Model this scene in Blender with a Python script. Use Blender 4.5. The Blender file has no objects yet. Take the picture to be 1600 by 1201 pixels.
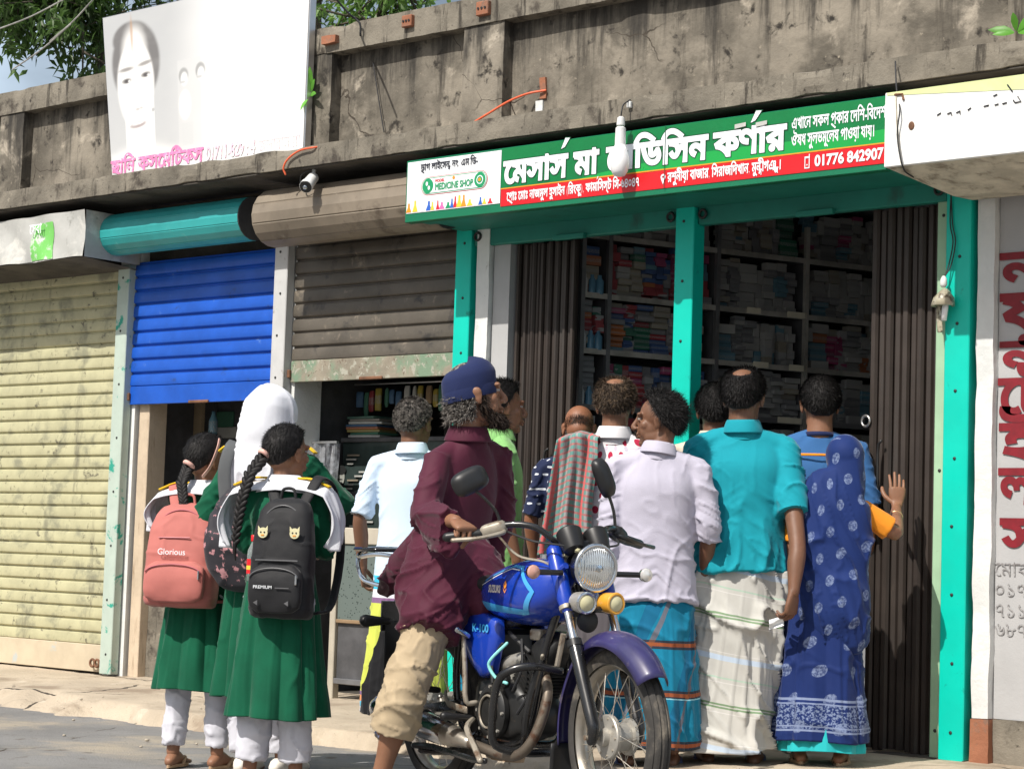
import bpy, math, random
import numpy as np
from mathutils import Vector, Matrix
from mathutils.geometry import delaunay_2d_cdt

random.seed(7)
rng = np.random.default_rng(11)
sc = bpy.context.scene
COL = sc.collection
R = math.radians

# ---------------------------------------------------------------- camera
CAM = np.array([0.0, -8.06, 0.9])
F = 3270.0
_up = np.array([1320., -40160., F]); _up /= np.linalg.norm(_up)
_lf = np.array([-3750., 143., F]); _lf /= np.linalg.norm(_lf)
_lf = _lf - _up*(_lf@_up); _lf /= np.linalg.norm(_lf)
ROT = np.stack([-_lf, np.cross(_up, -_lf), _up], 1)      # camera = ROT @ world
cam = bpy.data.cameras.new('camera'); cam.sensor_width = 36.0
cam.lens = F/1600*36; cam.clip_end = 600; cam.clip_start = 0.1
camo = bpy.data.objects.new('camera', cam); COL.objects.link(camo)
r_, u_, b_ = ROT.T@[1, 0, 0], ROT.T@[0, -1, 0], ROT.T@[0, 0, -1]
camo.matrix_world = Matrix(((r_[0], u_[0], b_[0], CAM[0]), (r_[1], u_[1], b_[1], CAM[1]),
                            (r_[2], u_[2], b_[2], CAM[2]), (0, 0, 0, 1)))
sc.camera = camo

# ---------------------------------------------------------------- light
world = bpy.data.worlds.new('World'); sc.world = world; world.use_nodes = True
wt = world.node_tree; wt.nodes.clear()
sky = wt.nodes.new('ShaderNodeTexSky'); sky.sky_type = 'NISHITA'; sky.sun_disc = False
SUN = Vector((0.03, 0.88, -1.0)).normalized()            # the way the light travels
elev = math.asin(-SUN.z); az = math.atan2(-SUN.x, -SUN.y)
sky.sun_elevation = elev; sky.sun_rotation = az
sky.dust_density = 5.0; sky.air_density = 1.0; sky.ozone_density = 0.6
bg = wt.nodes.new('ShaderNodeBackground'); bg.inputs['Strength'].default_value = 0.05
wo = wt.nodes.new('ShaderNodeOutputWorld')
# thin bright haze with scattered clouds over the whole sky
tcs = wt.nodes.new('ShaderNodeTexCoord'); mps = wt.nodes.new('ShaderNodeMapping'); mps.inputs['Scale'].default_value = (1, 1, 2.2); mps.inputs['Location'].default_value = (.35, .9, .2)
wt.links.new(tcs.outputs['Generated'], mps.inputs[0]); nzs = wt.nodes.new('ShaderNodeTexNoise'); nzs.inputs['Scale'].default_value = 2.6; nzs.inputs['Detail'].default_value = 6
wt.links.new(mps.outputs[0], nzs.inputs['Vector']); mrs = wt.nodes.new('ShaderNodeMapRange'); mrs.interpolation_type = 'SMOOTHSTEP'
wt.links.new(nzs.outputs['Fac'], mrs.inputs[0]); mrs.inputs[1].default_value = .44; mrs.inputs[2].default_value = .60; mrs.inputs[3].default_value = .12; mrs.inputs[4].default_value = .66
veil = wt.nodes.new('ShaderNodeBackground'); wt.links.new(mrs.outputs[0], veil.inputs['Strength'])
veil.inputs['Color'].default_value = (.72, .86, 1.0, 1); ads = wt.nodes.new('ShaderNodeAddShader')
wt.links.new(sky.outputs[0], bg.inputs[0]); wt.links.new(bg.outputs[0], ads.inputs[0]); wt.links.new(veil.outputs[0], ads.inputs[1]); wt.links.new(ads.outputs[0], wo.inputs[0])
sl = bpy.data.lights.new('sun', 'SUN'); sl.energy = 4.3; sl.angle = R(0.5); sl.color = (1.0, 0.95, 0.87)
so = bpy.data.objects.new('sun', sl); COL.objects.link(so)
so.rotation_euler = SUN.to_track_quat('-Z', 'Y').to_euler(); so.location = (-8, -8, 12)
sc.view_settings.view_transform = 'Standard'; sc.view_settings.look = 'None'
sc.view_settings.exposure = 0.25; sc.view_settings.gamma = 1.0; sc.view_settings.use_curve_mapping = False

def ray(u, v):
    return ROT.T@np.array([(u-800)/F, (v-600)/F, 1.0])
def at(u, v, Y):
    """the point of the plane y=Y that the photograph shows at pixel u, v"""
    d = ray(u, v); return CAM + d*((Y-CAM[1])/d[1])
def atx(u, v, Y): return float(at(u, v, Y)[0])
def atz(u, v, Y): return float(at(u, v, Y)[2])

# ---------------------------------------------------------------- noise
def _hash(i, j, k, seed):
    h = (i*374761393 + j*668265263 + k*2147483647 + seed*974634777) & 0xffffffff
    h = ((h ^ (h >> 13))*1274126177) & 0xffffffff
    h = (h ^ (h >> 16)) & 0xffffffff
    return h/2147483647.5 - 1.0
def vnoise(p, seed=0):
    p = np.asarray(p, float); i = np.floor(p).astype(np.int64); f = p-i
    f = f*f*f*(f*(f*6-15)+10); out = 0
    for dx in (0, 1):
        wx = f[:, 0] if dx else 1-f[:, 0]
        for dy in (0, 1):
            wy = f[:, 1] if dy else 1-f[:, 1]
            for dz in (0, 1):
                wz = f[:, 2] if dz else 1-f[:, 2]
                out = out + wx*wy*wz*_hash(i[:, 0]+dx, i[:, 1]+dy, i[:, 2]+dz, seed)
    return out
def fbm(p, seed=0, o=3):
    s = 0; a = 1; t = 0
    for q in range(o):
        s = s + a*vnoise(p*(2**q)+q*17.3, seed+q); t += a; a *= .5
    return s/t
def ridge(p, seed=0):
    return 1-np.abs(vnoise(p, seed))*2.2
def sstep(a, b, x):
    t = np.clip((x-a)/(b-a), 0, 1); return t*t*(3-2*t)

# ---------------------------------------------------------------- materials
MATS = {}
def nd(nt, typ, **kw):
    n = nt.nodes.new(typ)
    for k, v in kw.items():
        if k in ('operation', 'blend_type', 'noise_dimensions', 'feature', 'distance', 'wave_type', 'bands_direction', 'data_type', 'attribute_name', 'interpolation_type', 'uv_map', 'wave_profile', 'layer_name'):
            setattr(n, k, v)
        else:
            s = n.inputs[k]
            if isinstance(v, bpy.types.NodeSocket): nt.links.new(v, s)
            else: s.default_value = v
    return n
def mth(nt, op, a, b=None, c=None, clamp=False):
    n = nt.nodes.new('ShaderNodeMath'); n.operation = op; n.use_clamp = clamp
    for i, x in enumerate((a, b, c)):
        if x is None: continue
        if isinstance(x, bpy.types.NodeSocket): nt.links.new(x, n.inputs[i])
        else: n.inputs[i].default_value = x
    return n.outputs[0]
def mixc(nt, fac, a, b, mode='MIX'):
    n = nt.nodes.new('ShaderNodeMix'); n.data_type = 'RGBA'; n.blend_type = mode
    for s, x in ((n.inputs[0], fac), (n.inputs[6], a), (n.inputs[7], b)):
        if isinstance(x, bpy.types.NodeSocket): nt.links.new(x, s)
        else: s.default_value = x if not isinstance(x, tuple) or len(x) != 3 else (*x, 1)
    return n.outputs[2]
def ramp(nt, fac, lo, hi):
    n = nt.nodes.new('ShaderNodeMapRange'); n.interpolation_type = 'SMOOTHSTEP'
    nt.links.new(fac, n.inputs[0]); n.inputs[1].default_value = lo; n.inputs[2].default_value = hi
    return n.outputs[0]
def coords(nt, scale=(1, 1, 1), kind='Object'):
    mp = nt.nodes.new('ShaderNodeMapping'); mp.inputs['Scale'].default_value = scale
    if kind == 'Position': nt.links.new(nt.nodes.new('ShaderNodeNewGeometry').outputs['Position'], mp.inputs[0])
    else: nt.links.new(nt.nodes.new('ShaderNodeTexCoord').outputs[kind], mp.inputs[0])
    return mp.outputs[0]
def noise(nt, vec, scale, detail=4, rough=.6, dist=0.0):
    n = nt.nodes.new('ShaderNodeTexNoise'); nt.links.new(vec, n.inputs['Vector'])
    n.inputs['Scale'].default_value = scale; n.inputs['Detail'].default_value = detail
    n.inputs['Roughness'].default_value = rough; n.inputs['Distortion'].default_value = dist
    return n.outputs['Fac']
def new_mat(name):
    m = bpy.data.materials.new(name); m.use_nodes = True; MATS[name] = m
    nt = m.node_tree; b = nt.nodes['Principled BSDF']; return m, nt, b
def setc(nt, sock, c):
    if isinstance(c, bpy.types.NodeSocket): nt.links.new(c, sock)
    else: sock.default_value = (*c, 1)
def M(name, col, rough=.6, metal=0.0, var=.12, vs=6.0, dirt=None, streak=None, bump=0.0, bs=60, coat=0.0, sheen=0.0, spec=.5, sss=0.0, trans=0.0, emis=None, rv=.1, pos=False, crack=None, drip=None):
    """colour with soft variation; dirt / streak = list of (colour, scale, lo, hi) noise masks; bump in metres"""
    m, nt, b = new_mat(name)
    kd = 'Position' if pos else 'Object'; v = coords(nt, kind=kd)
    c = col
    if var:
        f = noise(nt, v, vs, 5)
        c = mixc(nt, ramp(nt, f, .3, .7), tuple(x*(1-var) for x in col), tuple(min(1, x*(1+var)) for x in col))
    for (dc, s, lo, hi) in (dirt or []):
        f = noise(nt, v, s, 6, .65, .3)
        c = mixc(nt, ramp(nt, f, lo, hi), c, dc)
    if streak:
        vv = coords(nt, (1, 1, .12), kd)
        for (dc, s, lo, hi) in streak:
            f = noise(nt, vv, s, 6, .7)
            c = mixc(nt, ramp(nt, f, lo, hi), c, dc)
    if drip:      # rain stains running down from an edge at height z0 over a length
        dc, z0, ln = drip; sz = nt.nodes.new('ShaderNodeSeparateXYZ'); nt.links.new(coords(nt, kind='Position'), sz.inputs[0])
        f1 = noise(nt, coords(nt, (1, 1, .06), 'Position'), 5, 6, .7); f2 = noise(nt, coords(nt, (1, 1, .25), 'Position'), 30, 3, .6)
        hgt = mth(nt, 'MULTIPLY_ADD', sz.outputs[2], 1/ln, -(z0-ln)/ln)
        c = mixc(nt, ramp(nt, mth(nt, 'ADD', mth(nt, 'MULTIPLY', hgt, .28), mth(nt, 'MULTIPLY_ADD', f2, .25, f1)), .74, .98), c, dc)
    if crack:
        vo = nt.nodes.new('ShaderNodeTexVoronoi'); vo.feature = 'DISTANCE_TO_EDGE'; vo.inputs['Scale'].default_value = crack[0]
        wn = nt.nodes.new('ShaderNodeTexNoise'); nt.links.new(v, wn.inputs['Vector']); wn.inputs['Scale'].default_value = crack[0]*2.2; wn.inputs['Detail'].default_value = 5
        vm = nt.nodes.new('ShaderNodeMix'); vm.data_type = 'VECTOR'; vm.inputs[0].default_value = .22; nt.links.new(v, vm.inputs[4]); nt.links.new(wn.outputs['Color'], vm.inputs[5]); nt.links.new(vm.outputs[1], vo.inputs['Vector'])
        ck = mth(nt, 'MULTIPLY', mth(nt, 'LESS_THAN', vo.outputs['Distance'], crack[1]), ramp(nt, noise(nt, v, crack[0]*.9, 2), .48, .55)); c = mixc(nt, ck, c, (.05, .04, .03))
    setc(nt, b.inputs['Base Color'], c)
    rr = noise(nt, v, vs*2.3, 3)
    nt.links.new(mth(nt, 'MULTIPLY_ADD', rr, rv*2, rough-rv, True), b.inputs['Roughness'])
    b.inputs['Metallic'].default_value = metal; b.inputs['Specular IOR Level'].default_value = spec
    b.inputs['Coat Weight'].default_value = coat; b.inputs['Coat Roughness'].default_value = .08
    b.inputs['Sheen Weight'].default_value = sheen; b.inputs['Sheen Roughness'].default_value = .5
    b.inputs['Transmission Weight'].default_value = trans
    if sss:
        b.inputs['Subsurface Weight'].default_value = sss; b.inputs['Subsurface Radius'].default_value = (.012, .005, .003)
        b.inputs['Subsurface Scale'].default_value = 1.0
    if emis:
        b.inputs['Emission Color'].default_value = (*emis[0], 1); b.inputs['Emission Strength'].default_value = emis[1]
    if bump:
        bn = nt.nodes.new('ShaderNodeBump'); bn.inputs['Distance'].default_value = bump; bn.inputs['Strength'].default_value = 1
        nt.links.new(noise(nt, v, bs, 5, .6), bn.inputs['Height']); nt.links.new(bn.outputs[0], b.inputs['Normal'])
    return m

# ---------------------------------------------------------------- mesh builder
class MB:
    def __init__(s): s.v = []; s.f = []; s.uv = None; s.n = 0
    def add(s, verts, faces, uv=None):
        k = s.n; vv = np.asarray(verts, float).reshape(-1, 3); s.v.append(vv); s.n += len(vv)
        s.f += [tuple(i+k for i in f) for f in faces]
        if uv is not None:
            if s.uv is None: s.uv = []
            s.uv.append(np.asarray(uv, float))
        return s
    def verts(s): return np.concatenate(s.v) if s.v else np.zeros((0, 3))
    def box(s, x0, y0, z0, x1, y1, z1, bev=0.0):
        if x0 > x1: x0, x1 = x1, x0
        if y0 > y1: y0, y1 = y1, y0
        if z0 > z1: z0, z1 = z1, z0
        if bev <= 0:
            s.add([(x0, y0, z0), (x1, y0, z0), (x1, y1, z0), (x0, y1, z0), (x0, y0, z1), (x1, y0, z1), (x1, y1, z1), (x0, y1, z1)],
                  [(3, 2, 1, 0), (4, 5, 6, 7), (0, 1, 5, 4), (1, 2, 6, 5), (2, 3, 7, 6), (3, 0, 4, 7)])
        else:
            e = min(bev, (x1-x0)*.45, (y1-y0)*.45, (z1-z0)*.45); L = []
            for z, k in ((z0, e), (z0+e, 0), (z1-e, 0), (z1, e)):
                a, b, c, d = x0+k, x1-k, y0+k, y1-k
                o = e if k == 0 else 0
                L.append([(a+o, c, z), (b-o, c, z), (b, c+o, z), (b, d-o, z), (b-o, d, z), (a+o, d, z), (a, d-o, z), (a, c+o, z)] if k == 0 else
                         [(a, c, z), (b, c, z), (b, c, z), (b, d, z), (b, d, z), (a, d, z), (a, d, z), (a, c, z)])
            V = [p for r in L for p in r]; Fc = []
            for r in range(3):
                for i in range(8):
                    j = (i+1) % 8; Fc.append((r*8+i, r*8+j, r*8+8+j, r*8+8+i))
            Fc.append(tuple(range(7, -1, -1))); Fc.append(tuple(range(24, 32)))
            s.add(V, Fc)
        return s
    def rings(s, L, close=True, caps=True, uv=False):
        n = len(L[0]); V = np.concatenate([np.asarray(r, float) for r in L]); Fc = []
        for r in range(len(L)-1):
            for i in range(n if close else n-1):
                j = (i+1) % n; Fc.append((r*n+i, r*n+j, r*n+n+j, r*n+n+i))
        if caps and close:
            Fc.append(tuple(range(n-1, -1, -1))); Fc.append(tuple(range((len(L)-1)*n, len(L)*n)))
        s.add(V, Fc); return s
    def grid(s, G, uv=None):
        """G: rows x cols x 3"""
        G = np.asarray(G, float); r, c = G.shape[:2]; Fc = []
        for i in range(r-1):
            for j in range(c-1):
                a = i*c+j; Fc.append((a, a+1, a+c+1, a+c))
        s.add(G.reshape(-1, 3), Fc, None if uv is None else np.asarray(uv).reshape(-1, 2)); return s
    def loft(s, pts, rad, lat=(1, 0, 0), n=16, sub=3, power=2.0, dome=True, off=0.0, capmul=1.0):
        """tube through pts; rad scalars or (r along lat, r across); Catmull-Rom smoothed"""
        P = np.array(pts, float); Q = np.array([(a, a) if np.isscalar(a) else a for a in rad], float)
        if sub > 1 and len(P) > 2:
            A = np.concatenate([P, Q], 1); A = np.concatenate([[2*A[0]-A[1]], A, [2*A[-1]-A[-2]]]); out = []
            for i in range(1, len(A)-2):
                for k in range(sub):
                    t = k/sub
                    out.append(.5*((2*A[i])+(-A[i-1]+A[i+1])*t+(2*A[i-1]-5*A[i]+4*A[i+1]-A[i+2])*t*t+(-A[i-1]+3*A[i]-3*A[i+1]+A[i+2])*t**3))
            out.append(A[-2]); A = np.array(out); P = A[:, :3]; Q = np.maximum(A[:, 3:], 1e-4)
        T = np.gradient(P, axis=0); T /= np.linalg.norm(T, axis=1)[:, None]+1e-12
        rr = []; lat = np.array(lat, float); a = lat.copy()
        th = np.linspace(0, 2*math.pi, n, endpoint=False)
        c, si = np.cos(th), np.sin(th)
        if power != 2.0:
            c = np.sign(c)*np.abs(c)**(2/power); si = np.sign(si)*np.abs(si)**(2/power)
        frames = []
        for i in range(len(P)):
            t = T[i]; aa = a - t*(a@t)
            if np.linalg.norm(aa) < .15: aa = np.cross(t, [0, 0, 1.0]) if abs(t[2]) < .9 else np.cross(t, [0, 1.0, 0])
            aa /= np.linalg.norm(aa); b = np.cross(t, aa); a = aa if i == 0 else aa
            frames.append((P[i], Q[i], aa, b, t))
        def rg(p, q, aa, b): return p + np.outer(c*q[0], aa)+np.outer(si*q[1], b)
        if dome:
            p, q, aa, b, t = frames[0]; d = min(q)*capmul
            for k in (.97, .8, .45): rr.append(rg(p-t*d*k, q*math.sqrt(1-k*k), aa, b))
        for p, q, aa, b, t in frames: rr.append(rg(p, q, aa, b))
        if dome:
            p, q, aa, b, t = frames[-1]; d = min(q)*capmul
            for k in (.45, .8, .97): rr.append(rg(p+t*d*k, q*math.sqrt(1-k*k), aa, b))
        s.rings(rr); return s
    def tube(s, pts, r, n=8, sub=1, dome=False): return s.loft(pts, [r]*len(pts) if np.isscalar(r) else r, n=n, sub=sub, dome=dome)
    def ell(s, c, r, rot=None, n=20, m=14):
        c = np.array(c, float); th = np.linspace(0, 2*math.pi, n, endpoint=False); L = []
        for ph in np.linspace(-math.pi/2*.985, math.pi/2*.985, m):
            L.append(np.stack([np.cos(ph)*np.cos(th)*r[0], np.cos(ph)*np.sin(th)*r[1], np.full(n, math.sin(ph)*r[2])], 1))
        if rot is not None: L = [l@np.array(rot).T for l in L]
        s.rings([l+c for l in L]); return s
    def lathe(s, prof, c=(0, 0, 0), ax=(0, 0, 1), n=24, caps=True):
        ax = np.array(ax, float); ax /= np.linalg.norm(ax); a = np.cross(ax, [0, 0, 1.0]) if abs(ax[2]) < .9 else np.array([1.0, 0, 0])
        a /= np.linalg.norm(a); b = np.cross(ax, a); th = np.linspace(0, 2*math.pi, n, endpoint=False)
        s.rings([np.array(c)+ax*h+np.outer(np.cos(th)*r, a)+np.outer(np.sin(th)*r, b) for r, h in prof], caps=caps); return s
    def torus(s, c, ax, Rr, r, n=48, m=10, r2=None):
        ax = np.array(ax, float); ax /= np.linalg.norm(ax); a = np.cross(ax, [0, 0, 1.0]) if abs(ax[2]) < .9 else np.array([1.0, 0, 0])
        a /= np.linalg.norm(a); b = np.cross(ax, a); r2 = r2 or r; V = []; Fc = []
        for i in range(n):
            t = 2*math.pi*i/n; d = a*math.cos(t)+b*math.sin(t)
            for j in range(m):
                q = 2*math.pi*j/m; V.append(np.array(c)+d*(Rr+r*math.cos(q))+ax*r2*math.sin(q))
        for i in range(n):
            for j in range(m):
                Fc.append((i*m+j, ((i+1) % n)*m+j, ((i+1) % n)*m+(j+1) % m, i*m+(j+1) % m))
        s.add(V, Fc); return s
    def prism(s, poly, h0, h1, fn=None):
        """2-D polygon (x,z) extruded along y"""
        n = len(poly); V = [(p[0], h0, p[1]) for p in poly]+[(p[0], h1, p[1]) for p in poly]
        Fc = [tuple(range(n)), tuple(range(2*n-1, n-1, -1))]+[(i, i+n, (i+1) % n+n, (i+1) % n) for i in range(n)]
        if fn is not None: V = [fn(*v) for v in V]
        s.add(V, Fc); return s
    def xf(s, mtx):
        A = np.array(mtx); s.v = [v@A[:3, :3].T+A[:3, 3] for v in s.v]; return s
    def mesh(s, name, smooth=False):
        me = bpy.data.meshes.new(name); me.from_pydata(s.verts().tolist(), [], s.f); me.update()
        if smooth: me.polygons.foreach_set('use_smooth', [True]*len(me.polygons))
        if s.uv is not None:
            uv = np.concatenate(s.uv); l = me.uv_layers.new(name='UVMap')
            idx = np.empty(len(me.loops), int); me.loops.foreach_get('vertex_index', idx)
            l.data.foreach_set('uv', uv[idx].ravel())
        return me
    def build(s, name, mat, parent=None, smooth=False, world=False, ang=None):
        """world=True: vertices are world coordinates and parent is an unrotated Empty"""
        if world and parent is not None:
            L = np.array(parent.location); s.v = [v-L for v in s.v]
        me = s.mesh(name, smooth); o = bpy.data.objects.new(name, me)
        me.materials.append(MATS[mat] if isinstance(mat, str) else mat)
        COL.objects.link(o)
        if parent is not None: o.parent = parent
        if ang: me.set_sharp_from_angle(angle=R(ang))
        return o
def share(o, name=None, parent=None):
    c = o.copy(); COL.objects.link(c); 
    if parent is not None: c.parent = parent
    return c
def thing(name, label, cat, loc=(0, 0, 0), rz=0.0, group=None):
    o = bpy.data.objects.new(name, None); COL.objects.link(o); o.location = loc; o.rotation_euler = (0, 0, rz)
    o.empty_display_size = .1
    return tag(o, label, cat, group)
def tag(o, label=None, cat=None, group=None, kind=None):
    if label: o['label'] = label
    if cat: o['category'] = cat
    if group: o['group'] = group
    if kind: o['kind'] = kind
    return o
def recenter(o):
    """put the origin of a single-mesh thing at its base"""
    me = o.data; n = len(me.vertices); a = np.empty(n*3); me.vertices.foreach_get('co', a); a = a.reshape(-1, 3)
    c = np.array([a[:, 0].mean(), a[:, 1].mean(), a[:, 2].min()]); a -= c; me.vertices.foreach_set('co', a.ravel()); me.update()
    o.location = Vector(c)+o.location; return o

# ---------------------------------------------------------------- remeshing in a scratch scene
_tmp = bpy.data.scenes.new('scratch')
def remesh(mb, voxel, smooth=0, fac=.5):
    me = mb.mesh('r'); o = bpy.data.objects.new('r', me); _tmp.collection.objects.link(o)
    m = o.modifiers.new('r', 'REMESH'); m.mode = 'VOXEL'; m.voxel_size = voxel; m.adaptivity = 0
    if smooth:
        q = o.modifiers.new('s', 'SMOOTH'); q.iterations = smooth; q.factor = fac
    vl = _tmp.view_layers[0]; vl.update(); dg = vl.depsgraph
    ev = o.evaluated_get(dg); r = ev.to_mesh()
    n = len(r.vertices); V = np.empty(n*3); r.vertices.foreach_get('co', V); V = V.reshape(-1, 3)
    N = np.empty(n*3); r.vertices.foreach_get('normal', N); N = N.reshape(-1, 3)
    Fc = [tuple(p.vertices) for p in r.polygons]
    ev.to_mesh_clear(); bpy.data.objects.remove(o); bpy.data.meshes.remove(me)
    return V, N, Fc

# ---------------------------------------------------------------- lettering
_tc = {}
MARKS = '\u09c1\u09c2\u09c3\u09cd\u09bc\u0981'
def _contours(s):
    cu = bpy.data.curves.new('t', 'FONT'); cu.body = s; cu.size = 1.0; cu.resolution_u = 4
    o = bpy.data.objects.new('t', cu); _tmp.collection.objects.link(o)
    vl = _tmp.view_layers[0]; vl.update(); dg = vl.depsgraph
    c2 = o.evaluated_get(dg).to_curve(dg); out = []
    for sp in c2.splines:
        P = []
        if sp.type == 'BEZIER':
            bp = sp.bezier_points; n = len(bp)
            for i in range(n):
                a, b = bp[i], bp[(i+1) % n]
                p0, p1, p2, p3 = [np.array(x[:2]) for x in (a.co, a.handle_right, b.handle_left, b.co)]
                straight = abs(np.cross(p1-p0, p3-p0))+abs(np.cross(p2-p0, p3-p0)) < 1e-6
                for t in ((0,) if straight else (0, .25, .5, .75)):
                    P.append((1-t)**3*p0+3*(1-t)**2*t*p1+3*(1-t)*t*t*p2+t**3*p3)
        else:
            P = [np.array(p.co[:2]) for p in sp.points]
        if len(P) > 2: out.append(np.array(P))
    o.to_curve_clear() if hasattr(o, 'to_curve_clear') else None
    bpy.data.objects.remove(o); bpy.data.curves.remove(cu); return out
def glyph(ch):
    if ch in _tc: return _tc[ch]
    if ch == ' ': _tc[ch] = ([], .27); return _tc[ch]
    if '|' not in _tc: _tc['|'] = (_contours('|'), .3)
    x0 = min(c[:, 0].min() for c in _tc['|'][0])
    if ch in MARKS: _tc[ch] = (_contours(ch), 0.0); return _tc[ch]
    c = _contours(ch); c2 = _contours(ch+'|')
    adv = c2[-1][:, 0].min()-x0
    if not c or adv < .05: adv = .05 if not c else max(.3, adv)
    _tc[ch] = (c, adv); return _tc[ch]
def text_mesh(s, bold=0.0):
    """flat letters: ^ = reph stroke, ~ = ra-phala stroke over the glyph before, {x} = x set small and low. Returns V2, triangles, width"""
    C = []; x = 0.0; prev = None; low = False; last = 0.0
    for ch in s:
        if ch == '^':
            C.append(np.array([(x-.20, .86), (x-.13, .90), (x+.03, 1.08), (x-.06, 1.08)])[::-1] if True else None); continue
        if ch == '~':
            C.append(np.array([(last+.06, -.02), (last+.12, .05), (x-.05, -.20), (x-.12, -.26)])); continue
        if ch == '{': low = True; x -= .28; continue
        if ch == '}': low = False; x += .04; continue
        c, a = glyph(ch); last = x
        if low: C += [q*.6+(x, -.22) for q in c]; x += a*.6
        else: C += [q+(x, 0) for q in c]; x += a
    if not C: return None
    big = max(C, key=lambda q: abs(_area(q))); sg = 1 if _area(big) > 0 else -1
    out = []
    for q in C:
        if len(q) == 4 and _area(q)*sg < 0: q = q[::-1]
        d = np.linalg.norm(q-np.roll(q, 1, 0), axis=1); q = q[d > 1e-5]
        if len(q) < 3: continue
        if bold:
            a = q-np.roll(q, 1, 0); b = np.roll(q, -1, 0)-q
            a /= np.linalg.norm(a, axis=1)[:, None]; b /= np.linalg.norm(b, axis=1)[:, None]
            na = np.stack([a[:, 1], -a[:, 0]], 1)*sg; nb = np.stack([b[:, 1], -b[:, 0]], 1)*sg
            m = na+nb; l = np.linalg.norm(m, axis=1)[:, None]; m = m/np.maximum(l, .3)
            k = np.clip(1/np.maximum((m*na).sum(1), .5), 1, 1.6)[:, None]
            q = q+m*k*bold
        out.append(q)
    V = np.concatenate(out); E = []; k = 0
    for q in out:
        n = len(q); E += [(k+i, k+(i+1) % n) for i in range(n)]; k += n
    r = delaunay_2d_cdt([Vector(p) for p in V], E, [], 0, 1e-5)
    W = np.array([tuple(p) for p in r[0]]); T = [tuple(f) for f in r[2]]
    cen = np.array([W[list(t)].mean(0) for t in T])
    wn = np.zeros(len(T))
    for q in out:
        a = q; b = np.roll(q, -1, 0)
        for i in range(len(a)):
            y0, y1 = a[i, 1], b[i, 1]
            if y0 == y1: continue
            xi = a[i, 0]+(cen[:, 1]-y0)/(y1-y0)*(b[i, 0]-a[i, 0])
            if y1 > y0: wn += ((cen[:, 1] >= y0) & (cen[:, 1] < y1) & (xi > cen[:, 0]))
            else: wn -= ((cen[:, 1] >= y1) & (cen[:, 1] < y0) & (xi > cen[:, 0]))
    T = [t for t, w in zip(T, wn) if abs(w) > .5]
    return W, T, x
def _area(q):
    x, y = q[:, 0], q[:, 1]; return .5*np.sum(x*np.roll(y, -1)-y*np.roll(x, -1))
def letters(s, mat, o, ux, uy, parent=None, width=None, height=None, bold=0.0, name='lettering', push=0.0, world=True, sx=1.0):
    """lay text on a plane: o = baseline start, ux / uy = unit directions; height = em size; width fits the line"""
    r = text_mesh(s, bold)
    if r is None: return None
    W, T, w = r; o, ux, uy = [np.array(q, float) for q in (o, ux, uy)]; n = np.cross(ux, uy)
    ky = height; kx = (width/w) if width else height*sx
    P = o+np.outer(W[:, 0]*kx, ux)+np.outer(W[:, 1]*ky, uy)+n*push
    mb = MB(); mb.add(P, T)
    return mb.build(name, mat, parent, world=world)
# ================================================================ materials of the place
M('concrete_old', (.195, .172, .138), .95, drip=((.035, .031, .026), 3.70, .55), crack=(1.1, .0018), vs=2.5, var=.4, dirt=[((.10, .088, .070), 1.9, .46, .62), ((.42, .37, .30), 4.5, .57, .72), ((.025, .021, .017), 9.5, .55, .68), ((.30, .26, .20), 26, .62, .72)],
  streak=[((.04, .034, .027), 5.0, .52, .68), ((.30, .26, .205), 13.0, .64, .76)], bump=.005, bs=30)
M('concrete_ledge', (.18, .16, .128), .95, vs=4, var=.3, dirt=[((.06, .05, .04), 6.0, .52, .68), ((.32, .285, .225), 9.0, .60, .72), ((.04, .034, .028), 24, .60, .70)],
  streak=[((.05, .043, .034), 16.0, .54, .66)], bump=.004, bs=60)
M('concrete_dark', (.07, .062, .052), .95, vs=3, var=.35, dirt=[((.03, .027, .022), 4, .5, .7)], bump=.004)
M('plaster_white', (.66, .67, .66), .85, vs=5, var=.08, dirt=[((.30, .29, .26), 6, .62, .78), ((.10, .09, .08), 24, .70, .76)], bump=.003, bs=40)
M('plaster_grey', (.40, .40, .405), .9, vs=3, var=.06, dirt=[((.27, .27, .27), 4, .62, .8)], bump=.001)
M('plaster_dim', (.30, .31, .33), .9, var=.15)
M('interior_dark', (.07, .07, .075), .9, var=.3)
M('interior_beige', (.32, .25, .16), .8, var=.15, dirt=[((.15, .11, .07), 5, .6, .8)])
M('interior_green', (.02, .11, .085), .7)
M('rail_paint', (.50, .50, .50), .6, vs=9, var=.06, dirt=[((.02, .30, .22), 5, .72, .76), ((.28, .25, .22), 12, .64, .74)], pos=True)
M('rail_green', (.42, .50, .44), .6, vs=9, var=.06, dirt=[((.02, .30, .22), 7, .60, .66), ((.28, .25, .22), 12, .64, .74)], pos=True)
M('wood_pale', (.52, .42, .31), .75, vs=8, var=.1, streak=[((.28, .20, .13), 30, .55, .75)], bump=.002, pos=True)
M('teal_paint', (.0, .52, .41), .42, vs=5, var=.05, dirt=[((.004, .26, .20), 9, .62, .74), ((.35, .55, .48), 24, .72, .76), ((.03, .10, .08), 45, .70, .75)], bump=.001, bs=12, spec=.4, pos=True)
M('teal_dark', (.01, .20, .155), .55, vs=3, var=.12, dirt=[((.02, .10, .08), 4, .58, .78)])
M('green_pale', (.33, .50, .33), .6, vs=6, var=.08, dirt=[((.70, .72, .66), 18, .72, .77), ((.16, .20, .13), 30, .68, .74)], pos=True)
M('shutter_cream', (.44, .42, .26), .55, vs=7, var=.10, streak=[((.20, .19, .13), 9, .56, .72)], dirt=[((.11, .10, .07), 15, .58, .70), ((.25, .245, .165), 5, .50, .68)], bump=.0015, pos=True)
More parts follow.
